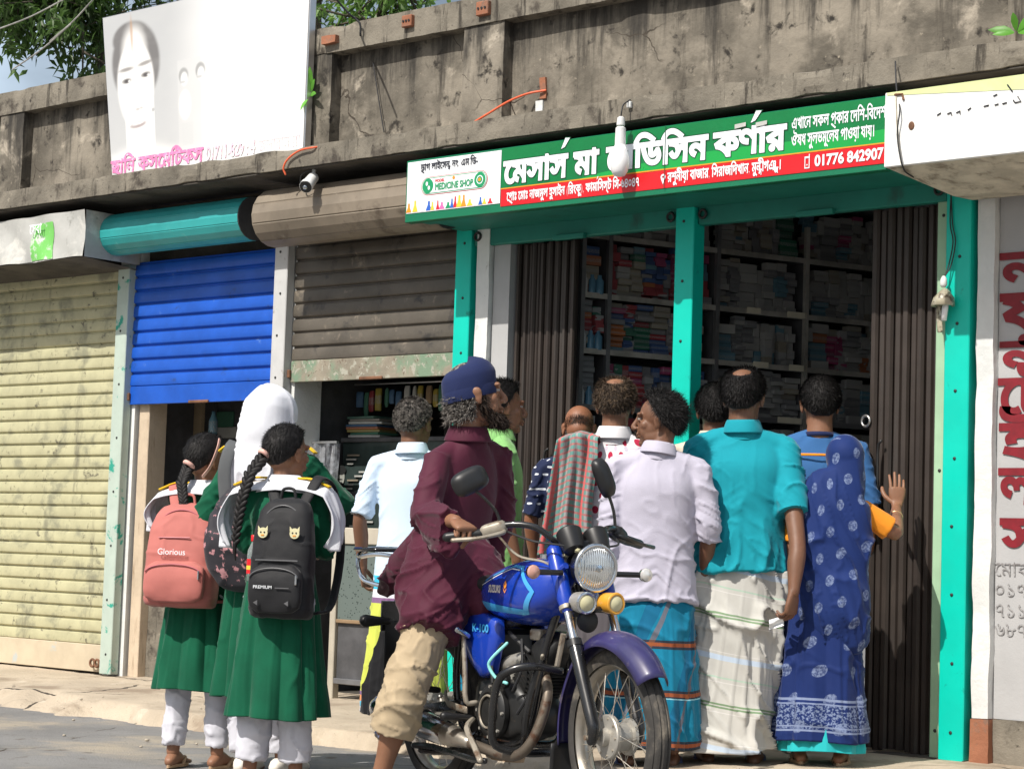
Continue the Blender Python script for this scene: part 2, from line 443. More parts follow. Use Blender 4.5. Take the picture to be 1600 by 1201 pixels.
M('shutter_blue', (.010, .085, .46), .36, vs=4, var=.14, dirt=[((.10, .20, .50), 16, .66, .76), ((.02, .05, .18), 7, .60, .74), ((.16, .10, .07), 30, .72, .76)], spec=.5, bump=.002, bs=9, pos=True)
M('shutter_dark', (.095, .082, .066), .5, vs=4, var=.2, dirt=[((.24, .20, .155), 10, .58, .74), ((.035, .032, .03), 7, .55, .7)], bump=.001, pos=True)
M('peeling_panel', (.25, .22, .17), .8, vs=6, var=.2, dirt=[((.17, .25, .17), 4, .46, .62), ((.36, .35, .29), 26, .55, .62), ((.12, .08, .055), 34, .60, .68)], bump=.002)
M('cream_panel', (.52, .44, .32), .7, vs=6, var=.08, dirt=[((.42, .45, .44), 4, .64, .72), ((.22, .15, .09), 18, .70, .76)], bump=.001)
M('hood_teal', (.03, .32, .32), .45, vs=4, var=.1, dirt=[((.10, .40, .38), 9, .6, .75)])
M('hood_brown', (.20, .165, .125), .6, vs=3, var=.2, dirt=[((.10, .075, .055), 5, .55, .72), ((.32, .28, .22), 9, .62, .78)])
M('gate_metal', (.040, .030, .025), .55, vs=6, var=.15, metal=.2, streak=[((.045, .038, .034), 16, .5, .7), ((.09, .068, .052), 20, .64, .78)], pos=True)
M('rust', (.16, .075, .04), .85, vs=14, var=.3)
M('black_metal', (.02, .02, .02), .5)
M('black_plastic', (.014, .014, .015), .42)
M('white_plastic', (.75, .75, .74), .35)
M('cable_orange', (.75, .13, .05), .5); M('cable_black', (.02, .02, .022), .6)
M('brick_orange', (.30, .12, .065), .9, dirt=[((.18, .12, .09), 12, .5, .7)], bump=.003)
M('road_mat', (.20, .195, .19), .95, crack=(.9, .004), vs=2, var=.14, dirt=[((.36, .31, .24), 1.3, .48, .70), ((.12, .10, .08), 6, .60, .72), ((.13, .125, .12), 45, .58, .70), ((.45, .42, .37), 80, .66, .74), ((.10, .085, .06), 3.2, .64, .72)], bump=.006, bs=90)
M('pave_mat', (.45, .375, .285), .95, crack=(.8, .0045), vs=2, var=.12, dirt=[((.28, .22, .16), 2.2, .50, .68), ((.56, .49, .39), 5, .58, .75), ((.16, .125, .09), 22, .62, .72), ((.12, .10, .08), 60, .66, .74)], bump=.006, bs=60)
M('sign_white', (.80, .82, .84), .35, var=.02)
M('sign_green', (.002, .17, .045), .3, var=.10, vs=3, bump=.006, bs=5); M('sign_green_edge', (.002, .15, .07), .4, var=.05)
M('sign_green_light', (.01, .33, .06), .3, var=.04)
M('sign_red', (.62, .012, .018), .3, var=.04); M('ink_white', (.82, .84, .88), .35, var=0); M('ink_black', (.02, .02, .03), .4, var=0)
M('ink_green', (.01, .28, .11), .4, var=0); M('ink_darkgreen', (.002, .06, .02), .4, var=0); M('ink_red', (.60, .02, .03), .4, var=0)
M('ink_pink', (.74, .22, .44), .5, vs=30, var=.2, dirt=[((.85, .6, .72), 26, .52, .66)])
M('ink_pink_faded', (.80, .55, .66), .5, vs=30, var=.1, dirt=[((.86, .84, .85), 30, .44, .58)])
M('ink_orange', (.8, .28, .02), .4, var=0); M('ink_blue', (.03, .12, .5), .4, var=0); M('ink_yellow', (.75, .55, .05), .4, var=0); M('ink_pinkdot', (.8, .15, .4), .4, var=0)
M('paint_red', (.19, .004, .012), .6, vs=20, var=.15)
M('pencil', (.22, .21, .21), .9, vs=60, var=.2, dirt=[((.38, .38, .385), 60, .45, .6)])
M('board_blank', (.84, .84, .82), .4, vs=2, var=.02, dirt=[((.70, .66, .55), 3, .66, .82)])
M('board_lime', (.62, .68, .34), .45, var=.1); M('board_edge', (.55, .50, .40), .8, vs=8, var=.2, dirt=[((.25, .21, .16), 9, .5, .7)], bump=.003)
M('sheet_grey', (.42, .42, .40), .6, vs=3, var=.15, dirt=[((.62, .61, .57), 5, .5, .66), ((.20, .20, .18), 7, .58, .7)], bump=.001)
M('sheet_green', (.18, .55, .12), .6, dirt=[((.6, .62, .58), 12, .5, .6)])
M('alu', (.60, .60, .60), .35, metal=.9)
M('bulb_glass', (.85, .85, .86), .18, var=0)

# ================================================================ ground
def sheet(name, mat, X, Y, fz, label_kind='structure', side=None):
    G = np.array([[(x, y, 0) for x in X] for y in Y], float)
    G[..., 2] = fz(G[..., 0], G[..., 1])
    if side is not None: G = np.concatenate([[[(x, Y[0], side) for x in X]], G])
    mb = MB(); mb.grid(G); o = mb.build(name, mat, smooth=True); o['kind'] = label_kind; return o
def N2(x, y, s, seed=0, o=3):
    p = np.stack([x.ravel()*s, y.ravel()*s, np.zeros(x.size)], 1); return fbm(p, seed, o).reshape(x.shape)
mb = MB(); mb.grid([[(x, y, 0) for x in (-260, -16, 3, 260)] for y in (-120, -8, 12, 400)])
g = mb.build('ground', 'road_mat'); g['kind'] = 'structure'; g.location.z = -.03
sheet('road', 'road_mat', np.linspace(-16, 3, 320), np.linspace(-8, -.9, 130),
      lambda x, y: N2(x, y, .7, 3)*.008 + N2(x, y, 4, 5)*.004 - .006*sstep(-2.2, -1.4, y))
def pave_z(x, y):
    e = -1.28+.10*N2(x, y*0, 1.1, 9)+.05*N2(x, y*0, 5, 10)
    e = e - .25*sstep(-6.4, -5.4, x)
    w = .05+.30*sstep(-8.2, -9.3, x)
    z = .092 + .02*y + N2(x, y, 2.2, 21)*.006 + N2(x, y, 9, 22, 2)*.003
    ragged = .5*N2(x, y, 6, 30)*w + .05*N2(x, y, 14, 31, 2)
    return np.where(y+ragged > e, z, -.02) * sstep(0, 1, (y+ragged-e)/w+.0) + -.02*(1-sstep(0, 1, (y+ragged-e)/w))
sheet('pavement', 'pave_mat', np.linspace(-15, 1, 520), np.linspace(-2.05, .3, 90), pave_z)

# ================================================================ the row of shops
BX = (-7.5, 0.0, 0.0)
bld = thing('shop_building', 'long weathered single storey concrete shop building with stained parapet', 'building', BX)
def P(name, mb, mat, smooth=False, ang=None): return mb.build(name, mat, bld, smooth=smooth, world=True, ang=ang)
def rough_box(x0, y0, z0, x1, y1, z1, res=.05, amp=.006, seed=1, freq=5, chip=0.0):
    mb = MB(); n = [max(1, int(round(abs(b-a)/res))) for a, b in ((x0, x1), (y0, y1), (z0, z1))]
    X, Y, Z = [np.linspace(a, b, k+1) for (a, b), k in zip(((x0, x1), (y0, y1), (z0, z1)), n)]
    def face(A, B, fn, flip):
        G = np.array([[fn(a, b) for b in B] for a in A]);
        if flip: G = G[:, ::-1]
        mb.grid(G)
    face(Z, X, lambda z, x: (x, y0, z), False); face(Z, X, lambda z, x: (x, y1, z), True)
    face(Y, X, lambda y, x: (x, y, z1), False); face(Y, X, lambda y, x: (x, y, z0), True)
    face(Z, Y, lambda z, y: (x1, y, z), False); face(Z, Y, lambda z, y: (x0, y, z), True)
    V = mb.verts(); c = np.array([(x0+x1)/2, (y0+y1)/2, (z0+z1)/2]); h = np.array([abs(x1-x0), abs(y1-y0), abs(z1-z0)])/2
    d = np.stack([vnoise(V*freq, seed+k)+.5*vnoise(V*freq*3.3, seed+7+k) for k in range(3)], 1)*amp
    if chip:
        e = (np.abs(V-c) > h-1e-4)[:, 1:].sum(1) >= 2      # long front edges
        k = sstep(.15, .75, vnoise(V*np.array([6, 6, 6]), seed+50))*chip*e
        d -= np.sign(V-c)*k[:, None]*np.array([0, 1, 1])
    mb.v = [V+d]; return mb
XL, XR = -15.0, -1.2
# floor, roof, back
P('floor', MB().box(XL, .02, -.1, XR, 5, .085), 'concrete_dark')
P('ledge_underside', MB().box(XL, -.435, 2.938, XR, .02, 2.9435), 'concrete_dark')  # added dark sheet: shade under the ledge painted in, together with its mold
P('roof', rough_box(XL, .02, 2.96, XR, 5.2, 3.06, .5, .003), 'concrete_dark')
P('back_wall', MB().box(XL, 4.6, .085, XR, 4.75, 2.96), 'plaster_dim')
P('ledge', rough_box(XL, -.45, 2.945, XR, .02, 3.055, .035, .0022, 3, 9, .010), 'concrete_ledge')
# parapet: panel, piers, coping
P('parapet_panel', rough_box(XL, 0, 3.055, XR, .16, 3.70, .05, .002, 8, 5), 'concrete_old')
PIER = [(atx(722, 150, -.075), atx(784, 150, -.075)), (atx(1574, 60, -.075), atx(1574, 60, -.075)+.3),
        (-8.62, -8.42), (-11.55, -11.3), (-13.8, -13.5)]
for a, b in PIER:
    P('parapet_pier', rough_box(a, -.075, 3.055, b, .01, 3.69, .04, .004, int(abs(a*10)), 4), 'concrete_old')
P('coping', rough_box(XL, -.085, 3.67, XR, .22, 3.82, .035, .0025, 12, 8, .010), 'concrete_ledge')
# pillars and partition walls
def pil(x0, x1, mat, y0=0.03, y1=.25, z1=2.95, name='pillar'): P(name, MB().box(x0, y0, .085, x1, y1, z1), mat)
pil(-10.36, -10.16, 'plaster_white', .04); pil(-8.92, -8.74, 'plaster_white', .04)
pil(-7.47, -7.32, 'concrete_dark', .05); pil(-13.2, -13.0, 'plaster_white')
P('pillar', MB().box(-7.205, -.01, .085, -7.095, .25, 2.95), 'plaster_grey')
P('pillar', rough_box(-7.30, -.04, .085, -7.215, .2, 2.95, .05, .004, 5), 'plaster_white')
P('pillar', rough_box(-4.395, -.03, .28, -4.315, .2, 2.62, .04, .004, 6, 7, .012), 'plaster_white')
P('pillar_base', rough_box(-4.40, -.035, .05, -4.31, .2, .278, .04, .005, 6, 7, .012), 'brick_orange')
P('door_panel', MB().box(-4.312, .01, .28, -2.4, .05, 2.56), 'plaster_grey')
P('door_panel_base', rough_box(-4.312, .005, .05, -2.4, .05, .278, .05, .004, 3), 'concrete_ledge')
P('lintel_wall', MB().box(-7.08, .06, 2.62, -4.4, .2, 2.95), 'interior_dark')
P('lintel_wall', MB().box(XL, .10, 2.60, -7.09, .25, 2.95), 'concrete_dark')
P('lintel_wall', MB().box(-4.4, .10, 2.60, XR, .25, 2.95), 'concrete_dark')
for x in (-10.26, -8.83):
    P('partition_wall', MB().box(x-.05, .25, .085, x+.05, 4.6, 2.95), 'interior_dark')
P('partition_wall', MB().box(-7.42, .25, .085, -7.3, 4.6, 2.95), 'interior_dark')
P('partition_wall', MB().box(-4.45, .25, .085, -4.33, 4.6, 2.95), 'plaster_white')
P('shop_back_wall', MB().box(-7.29, 3.9, .085, -4.46, 4.0, 2.95), 'plaster_white')
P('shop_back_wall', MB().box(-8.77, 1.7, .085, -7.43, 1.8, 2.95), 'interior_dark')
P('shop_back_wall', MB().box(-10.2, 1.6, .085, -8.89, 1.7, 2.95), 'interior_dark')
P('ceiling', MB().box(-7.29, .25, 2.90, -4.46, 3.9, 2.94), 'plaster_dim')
P('wall_end', MB().box(XL-.1, .02, 0, XL, 4.7, 2.96), 'plaster_white'); P('wall_end', MB().box(XR, .02, 0, XR+.1, 4.7, 2.96), 'plaster_white')
# exposed bricks in the coping and ledge
for (u, v, w, h) in ((755, 13, .085, .075), (637, 33, .075, .065)):
    c = at(u, v, -.10); mb = MB().box(c[0]-w/2, -.112, c[2]-h/2, c[0]+w/2, -.08, c[2]+h/2, .004)
    b = P('brick', mb, 'brick_orange')
    for k in (-1, 0, 1):
        MB().lathe([(.007, 0), (.007, .004)], (c[0]+k*w*.28, -.1125, c[2]), (0, -1, 0), 8).build('brick_hole', 'black_metal', b, world=False).data.transform(Matrix.Translation((7.5, 0, 0)))
c = at(515, 62, -.10); P('brick', rough_box(c[0]-.05, -.115, c[2]-.025, c[0]+.06, -.08, c[2]+.02, .02, .006, 4), 'brick_orange')
c = at(850, 140, 0); P('brick', rough_box(c[0]-.018, -.012, c[2]-.05, c[0]+.02, .02, c[2]+.06, .015, .006, 9), 'brick_orange')
c = at(845, 165, 0); P('plaster_patch', rough_box(c[0]-.03, -.010, c[2]-.04, c[0]+.02, .02, c[2]+.03, .02, .006, 19), 'plaster_white')
# wooden jambs and low plinth of the blue shop
P('door_jamb', MB().box(-10.14, .06, .06, -10.045, .2, 1.9, .004), 'wood_pale')
P('plinth', rough_box(-10.045, .12, .06, -8.9, .22, .78, .06, .004, 14), 'concrete_ledge')
# collapsible-gate sill
P('sill', rough_box(-7.09, -.05, .05, -4.42, .06, .095, .06, .004, 23), 'concrete_dark')

# ---------------------------------------------------------------- roller shutters
def slat_profile(h, d):
    return [(0, 0), (-d*.9, h*.07), (-d*1.05, h*.14), (-d*.95, h*.40), (-d*.80, h*.66), (-d*.55, h*.80), (-d*.1, h*.85), (.006, h*.88), (.007, h*.95), (0, h)]
def shutter(name, label, x0, x1, z0, z1, pitch, y, mat, panel_mat, panel_h, colour_fn=None, d=.009):
    xm = (x0+x1)/2; t = thing(name, label, 'shutter', (xm, y, z0))
    w = (x1-x0)/2; pr = slat_profile(pitch, d); proto = None; n = int((z1-z0-panel_h)/pitch)
    protos = []
    for q in range(3):
        mb = MB(); G = []
        nx = 24
        for xx in np.linspace(-w, w, nx):
            wob = .0006*math.sin(xx*7+q*2.1)
            G.append([(xx, p[0]+wob, p[1]) for p in pr])
        mb.grid(np.array(G).transpose(1, 0, 2)); o = mb.build('slat', mat, t, smooth=True, ang=28); protos.append(o)
    for i in range(n):
        o = protos[i] if i < 3 else share(protos[random.randrange(3)], parent=t)
        o.location = (0, random.uniform(-.0015, .0015), panel_h+i*pitch)
    mb = MB().box(-w, -.012, .004, w, .006, panel_h, .003); b = mb.build('bottom_bar', panel_mat, t)
    MB().box(-.09, -.024, .0, .09, -.012, .018, .004).build('handle', 'rust', b)
    return t
sL = shutter('roller_shutter', 'closed cream roller shutter with grimy slats at left end of row', -12.95, -10.305, .10, 2.62, .0775, .03, 'shutter_cream', 'cream_panel', .17)
# latch plates at its foot
for dx in (1.255, 1.30):
    mb = MB().torus((0, -.01, 0), (0, 1, 0), .022, .008, 16, 6); mb.xf(Matrix.Translation((dx-.02, -.03, .06))); mb.build('latch_ring', 'rust', sL, smooth=True)
sB = shutter('roller_shutter', 'bright blue roller shutter pulled halfway down', -10.19, -8.885, 1.735, 2.68, .085, .03, 'shutter_blue', 'shutter_blue', .115, d=.012)
sD = shutter('roller_shutter', 'dark brown roller shutter raised above the book shop with peeling bottom panel', -8.755, -7.455, 1.83, 2.70, .083, .03, 'shutter_dark', 'peeling_panel', .125)
for s_, x in ((sB, -.69), (sD, -.69)):
    MB().torus((x, -.03, .05), (.3, 1, 0), .021, .006, 16, 6).build('lock_ring', 'black_metal', s_, smooth=True)
    MB().box(x+.01, -.03, .03, x+.05, -.013, .075, .003).build('bracket', 'rust', s_)
# guide rails
def rail(label, x0, x1, z0, z1, mat, y=-.03, bolts=8, y1=.03):
    t = thing('guide_rail', label, 'rail', ((x0+x1)/2, y, z0)); w = (x1-x0)/2
    MB().box(-w, 0, 0, w, y1-y, z1-z0, .004).build('post', mat, t)
    proto = None
    for k in range(bolts):
        z = .12+(z1-z0-.2)*k/(bolts-1)
        if proto is None: proto = MB().lathe([(.008, 0), (.007, -.003), (.002, -.0045)], (0, 0, 0), (0, 1, 0), 8).build('bolt', 'black_metal', t); o = proto
        else: o = share(proto, parent=t)
        o.location = (.01*random.uniform(-1, 1), 0, z)
    return t
rail('white and green peeling steel rail between cream shutter and blue shutter', -10.30, -10.19, .1, 2.60, 'rail_green')
rail('white steel rail between blue shutter and dark shutter', -8.875, -8.765, .78, 2.66, 'rail_paint')
rail('bright teal steel post beside the dark brown shutter', -7.445, -7.335, .09, 2.60, 'teal_paint', -.05, 9)
rail('bright teal steel post standing in the middle of the pharmacy front', -6.0, -5.89, .09, 2.60, 'teal_paint', -.06, 9)
rail('bright teal steel post at right end of the pharmacy with lamp hung on it', -4.54, -4.42, .09, 2.62, 'teal_paint', -.05, 9)
rail('pale green scratched strip beside the right folding gate', -4.60, -4.545, .09, 2.52, 'green_pale', -.02, 3)
# ---------------------------------------------------------------- roll boxes
def roll_box(label, x0, x1, yc, zc, r, mat, seg=9):
    t = thing('roll_box', label, 'shutter box', ((x0+x1)/2, yc, zc-r)); w = (x1-x0)/2
    L = []
    xs = np.linspace(-w, w, 14)
    for x in xs:
        L.append([(x, math.sin(2*math.pi*(k+.3)/seg)*r, r+math.cos(2*math.pi*(k+.3)/seg)*r) for k in range(seg)])
    for k in range(seg):
        G = []
        a0, a1 = 2*math.pi*(k+.3)/seg, 2*math.pi*(k+1.3)/seg
        pr = [(math.sin(a0+(a1-a0)*q)*r*(1+(.03*(1 if 0 < i < 4 else 0)-.02)), r+math.cos(a0+(a1-a0)*q)*r*(1+(.03*(1 if 0 < i < 4 else 0)-.02))) for i, q in enumerate((0, .05, .5, .95, 1))]
        MB().grid([[(x, p[0], p[1]) for x in (-w, w)] for p in pr]).build('panel', mat, t)
    for sx in (-1, 1):
        MB().lathe([(r*1.0, 0), (r*1.0, .006)], (sx*w, 0, r), (sx, 0, 0), seg*2).build('end_cap', 'interior_dark' if sx > 0 else mat, t)  # right cap coloured dark to paint the shadow of an open end
    return t
roll_box('turquoise rolled shutter box above the blue shutter', atx(150, 360, -.29), atx(377, 360, -.26), -.17, atz(265, 357, -.17), .125, 'hood_teal')
roll_box('brown weathered shutter box above the dark shutter', atx(396, 335, -.38), -7.35, -.23, atz(500, 333, -.23), .16, 'hood_brown')
# sheet hood over the cream shutter
h = thing('sheet_hood', 'dented grey sheet metal hood with green sticker above cream shutter', 'hood', (-11.5, -.3, 2.6))
xr = atx(133, 370, -.40); z0, z1 = atz(60, 408, -.40), atz(60, 337, -.40)
HY = -.40
def bent(xx, z): return HY+.012*math.sin(xx*5)+.008*math.sin(xx*17+z*20)
xs = np.linspace(-13.4, xr, 70)
mb = MB(); mb.grid([[(x, bent(x, z), z+.006*math.sin(x*9)*(z < z0+.01)) for x in xs] for z in np.linspace(z0, z1, 9)])
mb.build('front_sheet', 'sheet_grey', h, smooth=True, world=True)
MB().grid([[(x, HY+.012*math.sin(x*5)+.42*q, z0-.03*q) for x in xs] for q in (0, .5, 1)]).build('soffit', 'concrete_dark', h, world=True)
MB().grid([[(xr, HY+.42*q, z) for z in (z0, z1)] for q in (0, 1)]).build('end_sheet', 'sheet_grey', h, world=True)
a, b = at(48, 345, -.42), at(80, 405, -.42)
mb = MB().grid([[(x+.01*math.sin(z*30), bent(x, z)-.004, z) for x in np.linspace(a[0], b[0], 8)] for z in np.linspace(z0+.005, a[2]-.02, 8)])
st = mb.build('sticker', 'sheet_green', h, smooth=True, world=True)
letters('েসবা', 'ink_white', (a[0]+.01, -.42, a[2]-.085), (1, 0, 0), (0, 0, 1), h, width=.12, height=.09, bold=.01, push=.012)

# ---------------------------------------------------------------- pharmacy lintel (raised shutters) and soffit
def lintel(label, x0, x1, z0, z1, y=-.035):
    t = thing('lintel_bar', label, 'beam', ((x0+x1)/2, y, z0)); w = (x1-x0)/2
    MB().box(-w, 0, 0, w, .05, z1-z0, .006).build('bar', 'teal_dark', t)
    MB().box(-.1, -.03, -.012, .1, -.001, .014, .003).build('handle', 'teal_dark', t)
    for sx in (-1, 1):
        MB().torus((sx*(w-.035), -.012, .05), (0, 1, 0), .02, .007, 14, 6).build('lock_ring', 'black_metal', t, smooth=True)
lintel('dark teal shutter bottom bar above the left pharmacy opening', -7.33, -6.005, 2.50, 2.615)
lintel('dark teal shutter bottom bar above the right pharmacy opening', -5.885, -4.545, 2.50, 2.615)
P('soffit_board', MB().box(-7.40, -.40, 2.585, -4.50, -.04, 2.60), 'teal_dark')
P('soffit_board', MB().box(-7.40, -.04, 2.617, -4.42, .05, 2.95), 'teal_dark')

# ---------------------------------------------------------------- folding gates
def gate(label, x0, x1, n, z0=.1, z1=2.50, y=.05, lean=0):
    t = thing('folding_gate', label, 'gate', ((x0+x1)/2, y, z0)); w = (x1-x0); p = w/n; proto = None
    for i in range(n):
        if proto is None:
            q = p*.45
            prof = [(-q, .018), (-q, -.012), (-q*.6, -.020), (q*.5, -.020), (q, -.008), (q, .018), (q*.75, .018), (q*.7, -.004), (-q*.7, -.010), (-q*.75, .018)]
            mb = MB(); m_ = len(prof); V = [(a_, b_, z) for z in (0, z1-z0) for a_, b_ in prof]
            mb.add(V, [(k, (k+1) % m_, (k+1) % m_+m_, k+m_) for k in range(m_)]); proto = mb.build('slat', 'gate_metal', t); o = proto
        else: o = share(proto, parent=t)
        o.location = (-w/2+p*(i+.5), random.uniform(-.006, .006)+(.012 if i % 2 else 0), random.uniform(-.004, .01))
        o.rotation_euler = (0, 0, random.uniform(-.15, .15))
    MB().box(-w/2, .02, .3, w/2, .03, .33).build('cross_bar', 'gate_metal', t); MB().box(-w/2, .02, 1.5, w/2, .03, 1.53).build('cross_bar', 'gate_metal', t)
    return t
gL = gate('dark brown folding steel gate bunched at left of the pharmacy opening', -7.085, -6.69, 15)
gR = gate('dark brown folding steel gate bunched at right that the woman holds', -4.965, -4.605, 9)
MB().torus((.215, -.02, 1.42), (.2, 1, 0), .03, .012, 16, 6).build('lock_ring', 'black_metal', gL, smooth=True)
MB().tube([(.05, -.03, 1.05), (.05, -.045, 1.3), (.08, -.05, 1.34)], .006, sub=3).build('handle', 'black_metal', gL, smooth=True)
MB().torus((-.19, -.02, 1.45), (.2, 1, 0), .024, .006, 16, 6).build('lock_ring', 'alu', gR, smooth=True)
MB().tube([(-.11, -.03, .9), (-.11, -.045, 1.3), (-.085, -.055, 1.36)], .006, sub=3).build('handle', 'black_metal', gR, smooth=True)
# pale hood at the far right
t = thing('roll_box', 'pale olive shutter box at the right edge above the grey door', 'shutter box', (-3.6, -.1, 2.56))
MB().box(-4.40, -.12, 2.555, -2.4, .0, 2.70, .01).build('bottom_bar', 'green_pale' if 0 else 'shutter_cream', t, world=True)
MB().box(-4.41, -.20, 2.705, -2.4, .0, 2.95, .01).build('box', 'hood_brown', t, world=True)
MB().box(-4.47, -.135, 2.53, -4.36, -.10, 2.62, .004).build('bracket', 'rust', t, world=True)
MB().torus((-4.455, -.14, 2.575), (0, 1, 0), .03, .008, 16, 6).build('lock_ring', 'black_metal', t, smooth=True, world=True)

# ================================================================ pharmacy sign
YS = -.445
sg = thing('shop_sign', 'long green white and red pharmacy sign board with white lettering', 'sign', (-6.0, YS, 2.585))
SX0, SX1 = atx(634, 300, YS), atx(1385, 200, YS)
SZ0, SZ1 = 2.577, 2.897
MB().box(SX0, YS, SZ0, SX1, YS+.05, SZ1, .003).build('frame', 'sign_green_edge', sg, world=True)
def plate(name, mat, x0, z0, x1, z1, lift, par=sg, zl=None):
    return MB().add([(x0, YS-lift, z0), (x1, YS-lift, z0 if zl is None else zl), (x1, YS-lift, z1), (x0, YS-lift, z1)], [(0, 1, 2, 3)]).build(name, mat, par, world=True)
XM = atx(783, 290, YS)
plate('white_panel', 'sign_white', SX0+.012, SZ0+.045, XM-.002, SZ1-.01, .003)
plate('green_panel', 'sign_green', XM+.002, SZ0+.115, SX1, SZ1-.004, .003)
zr0, zr1 = SZ0+.028, SZ0+.112
plate('red_band', 'sign_red', XM+.002, zr0, SX1, zr1, .003)
# light green swoosh along the foot of the green panel
xs = np.linspace(XM+.5, SX1, 40)
MB().grid([[(x, YS-.0042, zr1+.004) for x in xs], [(x, YS-.0042, zr1+.006+.075*((x-xs[0])/(xs[-1]-xs[0]))**.6*(1+.25*math.sin(x*3))) for x in xs]]).build('light_green_sweep', 'sign_green_light', sg, world=True)
plate('orange_line', 'ink_orange', XM+.002, zr1+.0005, SX1, zr1+.006, .0045)
def sline(txt, mat, u0, u1, zbase, em, bold=.02, push=.006, name='lettering', outline=None):
    x0, x1 = atx(u0, 250, YS), atx(u1, 250, YS)
    if outline: letters(txt, outline, (x0, YS, zbase), (1, 0, 0), (0, 0, 1), sg, width=x1-x0, height=em, bold=bold+.028, name='letter_outline', push=push-.0015)
    return letters(txt, mat, (x0, YS, zbase), (1, 0, 0), (0, 0, 1), sg, width=x1-x0, height=em, bold=bold, name=name, push=push)
zb = SZ0+.165
zb = atz(916, 271, YS); EM = .165
sline('েমসাস^', 'ink_white', 790, 887, zb, EM, .045, outline='ink_darkgreen')
sline('মা', 'ink_white', 899, 935, zb, EM, .045, outline='ink_darkgreen')
sline('েমিডিসন', 'ink_white', 950, 1105, zb+.003, EM, .045, outline='ink_darkgreen')
sline('কণ^ার', 'ink_white', 1117, 1227, zb+.004, EM, .045, outline='ink_darkgreen')
sline('এখােন সকল প~কার েদিশ-িবেদশ', 'ink_white', 1237, 1384, SZ0+.225, .075, .02)
sline('ঔষধ সুলভমূেলয পাওয়া যায়।', 'ink_white', 1237, 1367, SZ0+.150, .075, .02)
sline('েপ~াঃ েমাঃ নাজমুল হুসাইন (িরংকু), ফামা^িসস্ট িস-৬৪০৪৭', 'ink_white', 795, 1001, zr0+.024, .062, .025)
sline('রশুনীয়া বাজার, িসরাজিদখান, মুন{স}ীগঞ{জ}।', 'ink_white', 1045, 1222, zr0+.026, .066, .025)
sline('01776 842907', 'ink_white', 1274, 1381, zr0+.022, .066, .035)
# pin and phone symbols
xp = atx(1037, 285, YS); mb = MB(); th = np.linspace(R(-30), R(210), 14)
pin = [(xp+.014*math.cos(a), zr0+.052+.014*math.sin(a)) for a in th]+[(xp, zr0+.018)]
n = len(pin); inner = [(xp+.006*math.cos(a), zr0+.052+.006*math.sin(a)) for a in np.linspace(R(-30), R(210), 14)]+[(xp, zr0+.046)]
mb.add([(x, YS-.006, z) for x, z in pin]+[(x, YS-.006, z) for x, z in inner], [(i, (i+1) % n, (i+1) % n+n, i+n) for i in range(n)]); mb.build('pin_symbol', 'ink_white', sg, world=True)
xp = atx(1262, 262, YS)
mb = MB()
for a in ((-.013, .015, -.009, .068), (.009, .015, .013, .078), (-.009, .015, .009, .02), (-.009, .06, .009, .068), (-.003, .028, .003, .034)):
    mb.add([(xp+a[0], YS-.006, zr0+a[1]), (xp+a[2], YS-.006, zr0+a[1]), (xp+a[2], YS-.006, zr0+a[3]), (xp+a[0], YS-.006, zr0+a[3])], [(0, 1, 2, 3)])
mb.build('phone_symbol', 'ink_white', sg, world=True)
# white panel: licence line, pill-shaped badge, coloured flasks
sline('ড~াগ লাইেসন{স} নং: এম.িড-', 'ink_black', 659, 748, SZ1-.062, .052, .02)
def pill(name, mat, x0, x1, z0, z1, lift):
    r = (z1-z0)/2; zc = (z0+z1)/2; L = [(x0+r+r*math.cos(a), zc+r*math.sin(a)) for a in np.linspace(R(90), R(270), 14)]+[(x1-r+r*math.cos(a), zc+r*math.sin(a)) for a in np.linspace(R(-90), R(90), 14)]
    return MB().add([(x, YS-lift, z) for x, z in L], [tuple(range(len(L)))]).build(name, mat, sg, world=True)
bx0, bx1 = atx(659, 290, YS), atx(763, 280, YS); bz0, bz1 = SZ0+.128, SZ0+.222
pill('badge_rim', 'ink_red', bx0, bx1, bz0, bz1, .0045); pill('badge_gap', 'ink_white', bx0+.003, bx1-.003, bz0+.003, bz1-.003, .0055)
pill('badge_ring', 'ink_green', bx0+.005, bx1-.005, bz0+.006, bz1-.006, .0062); pill('badge_face', 'sign_white', bx0+.008, bx1-.008, bz0+.010, bz1-.010, .0069)
def disc(name, mat, x, z, r, lift, n=20, par=sg, sx=1):
    return MB().add([(x+sx*r*math.cos(2*math.pi*k/n), YS-lift, z+r*math.sin(2*math.pi*k/n)) for k in range(n)], [tuple(range(n))]).build(name, mat, par, world=True)
zc = (bz0+bz1)/2; rr = (bz1-bz0)/2-.009
disc('badge_emblem', 'ink_green', bx0+.05, zc, rr, .0076); disc('badge_emblem', 'ink_green', bx1-.05, zc, rr, .0076)
disc('emblem_detail', 'ink_white', bx0+.043, zc+.012, .011, .0083, sx=.7); disc('emblem_detail', 'ink_white', bx0+.058, zc-.010, .011, .0083, sx=.7)
disc('emblem_detail', 'ink_white', bx1-.05, zc, .022, .0083); disc('emblem_detail', 'ink_green', bx1-.05, zc, .017, .0089); disc('emblem_detail', 'ink_orange', bx1-.051, zc, .009, .0094)
def bl(txt, mat, x0, x1, z, em, bold): letters(txt, mat, (x0, YS, z), (1, 0, 0), (0, 0, 1), sg, width=x1-x0, height=em, bold=bold, push=.0085)
bl('MEDICINE SHOP', 'ink_green', bx0+.10, bx1-.095, bz0+.022, .047, .035)
bl('MODEL', 'ink_red', bx0+.10, bx0+.165, bz0+.062, .02, .03)
disc('crest', 'ink_orange', (bx0+bx1)/2, zc+.027, .009, .0085)
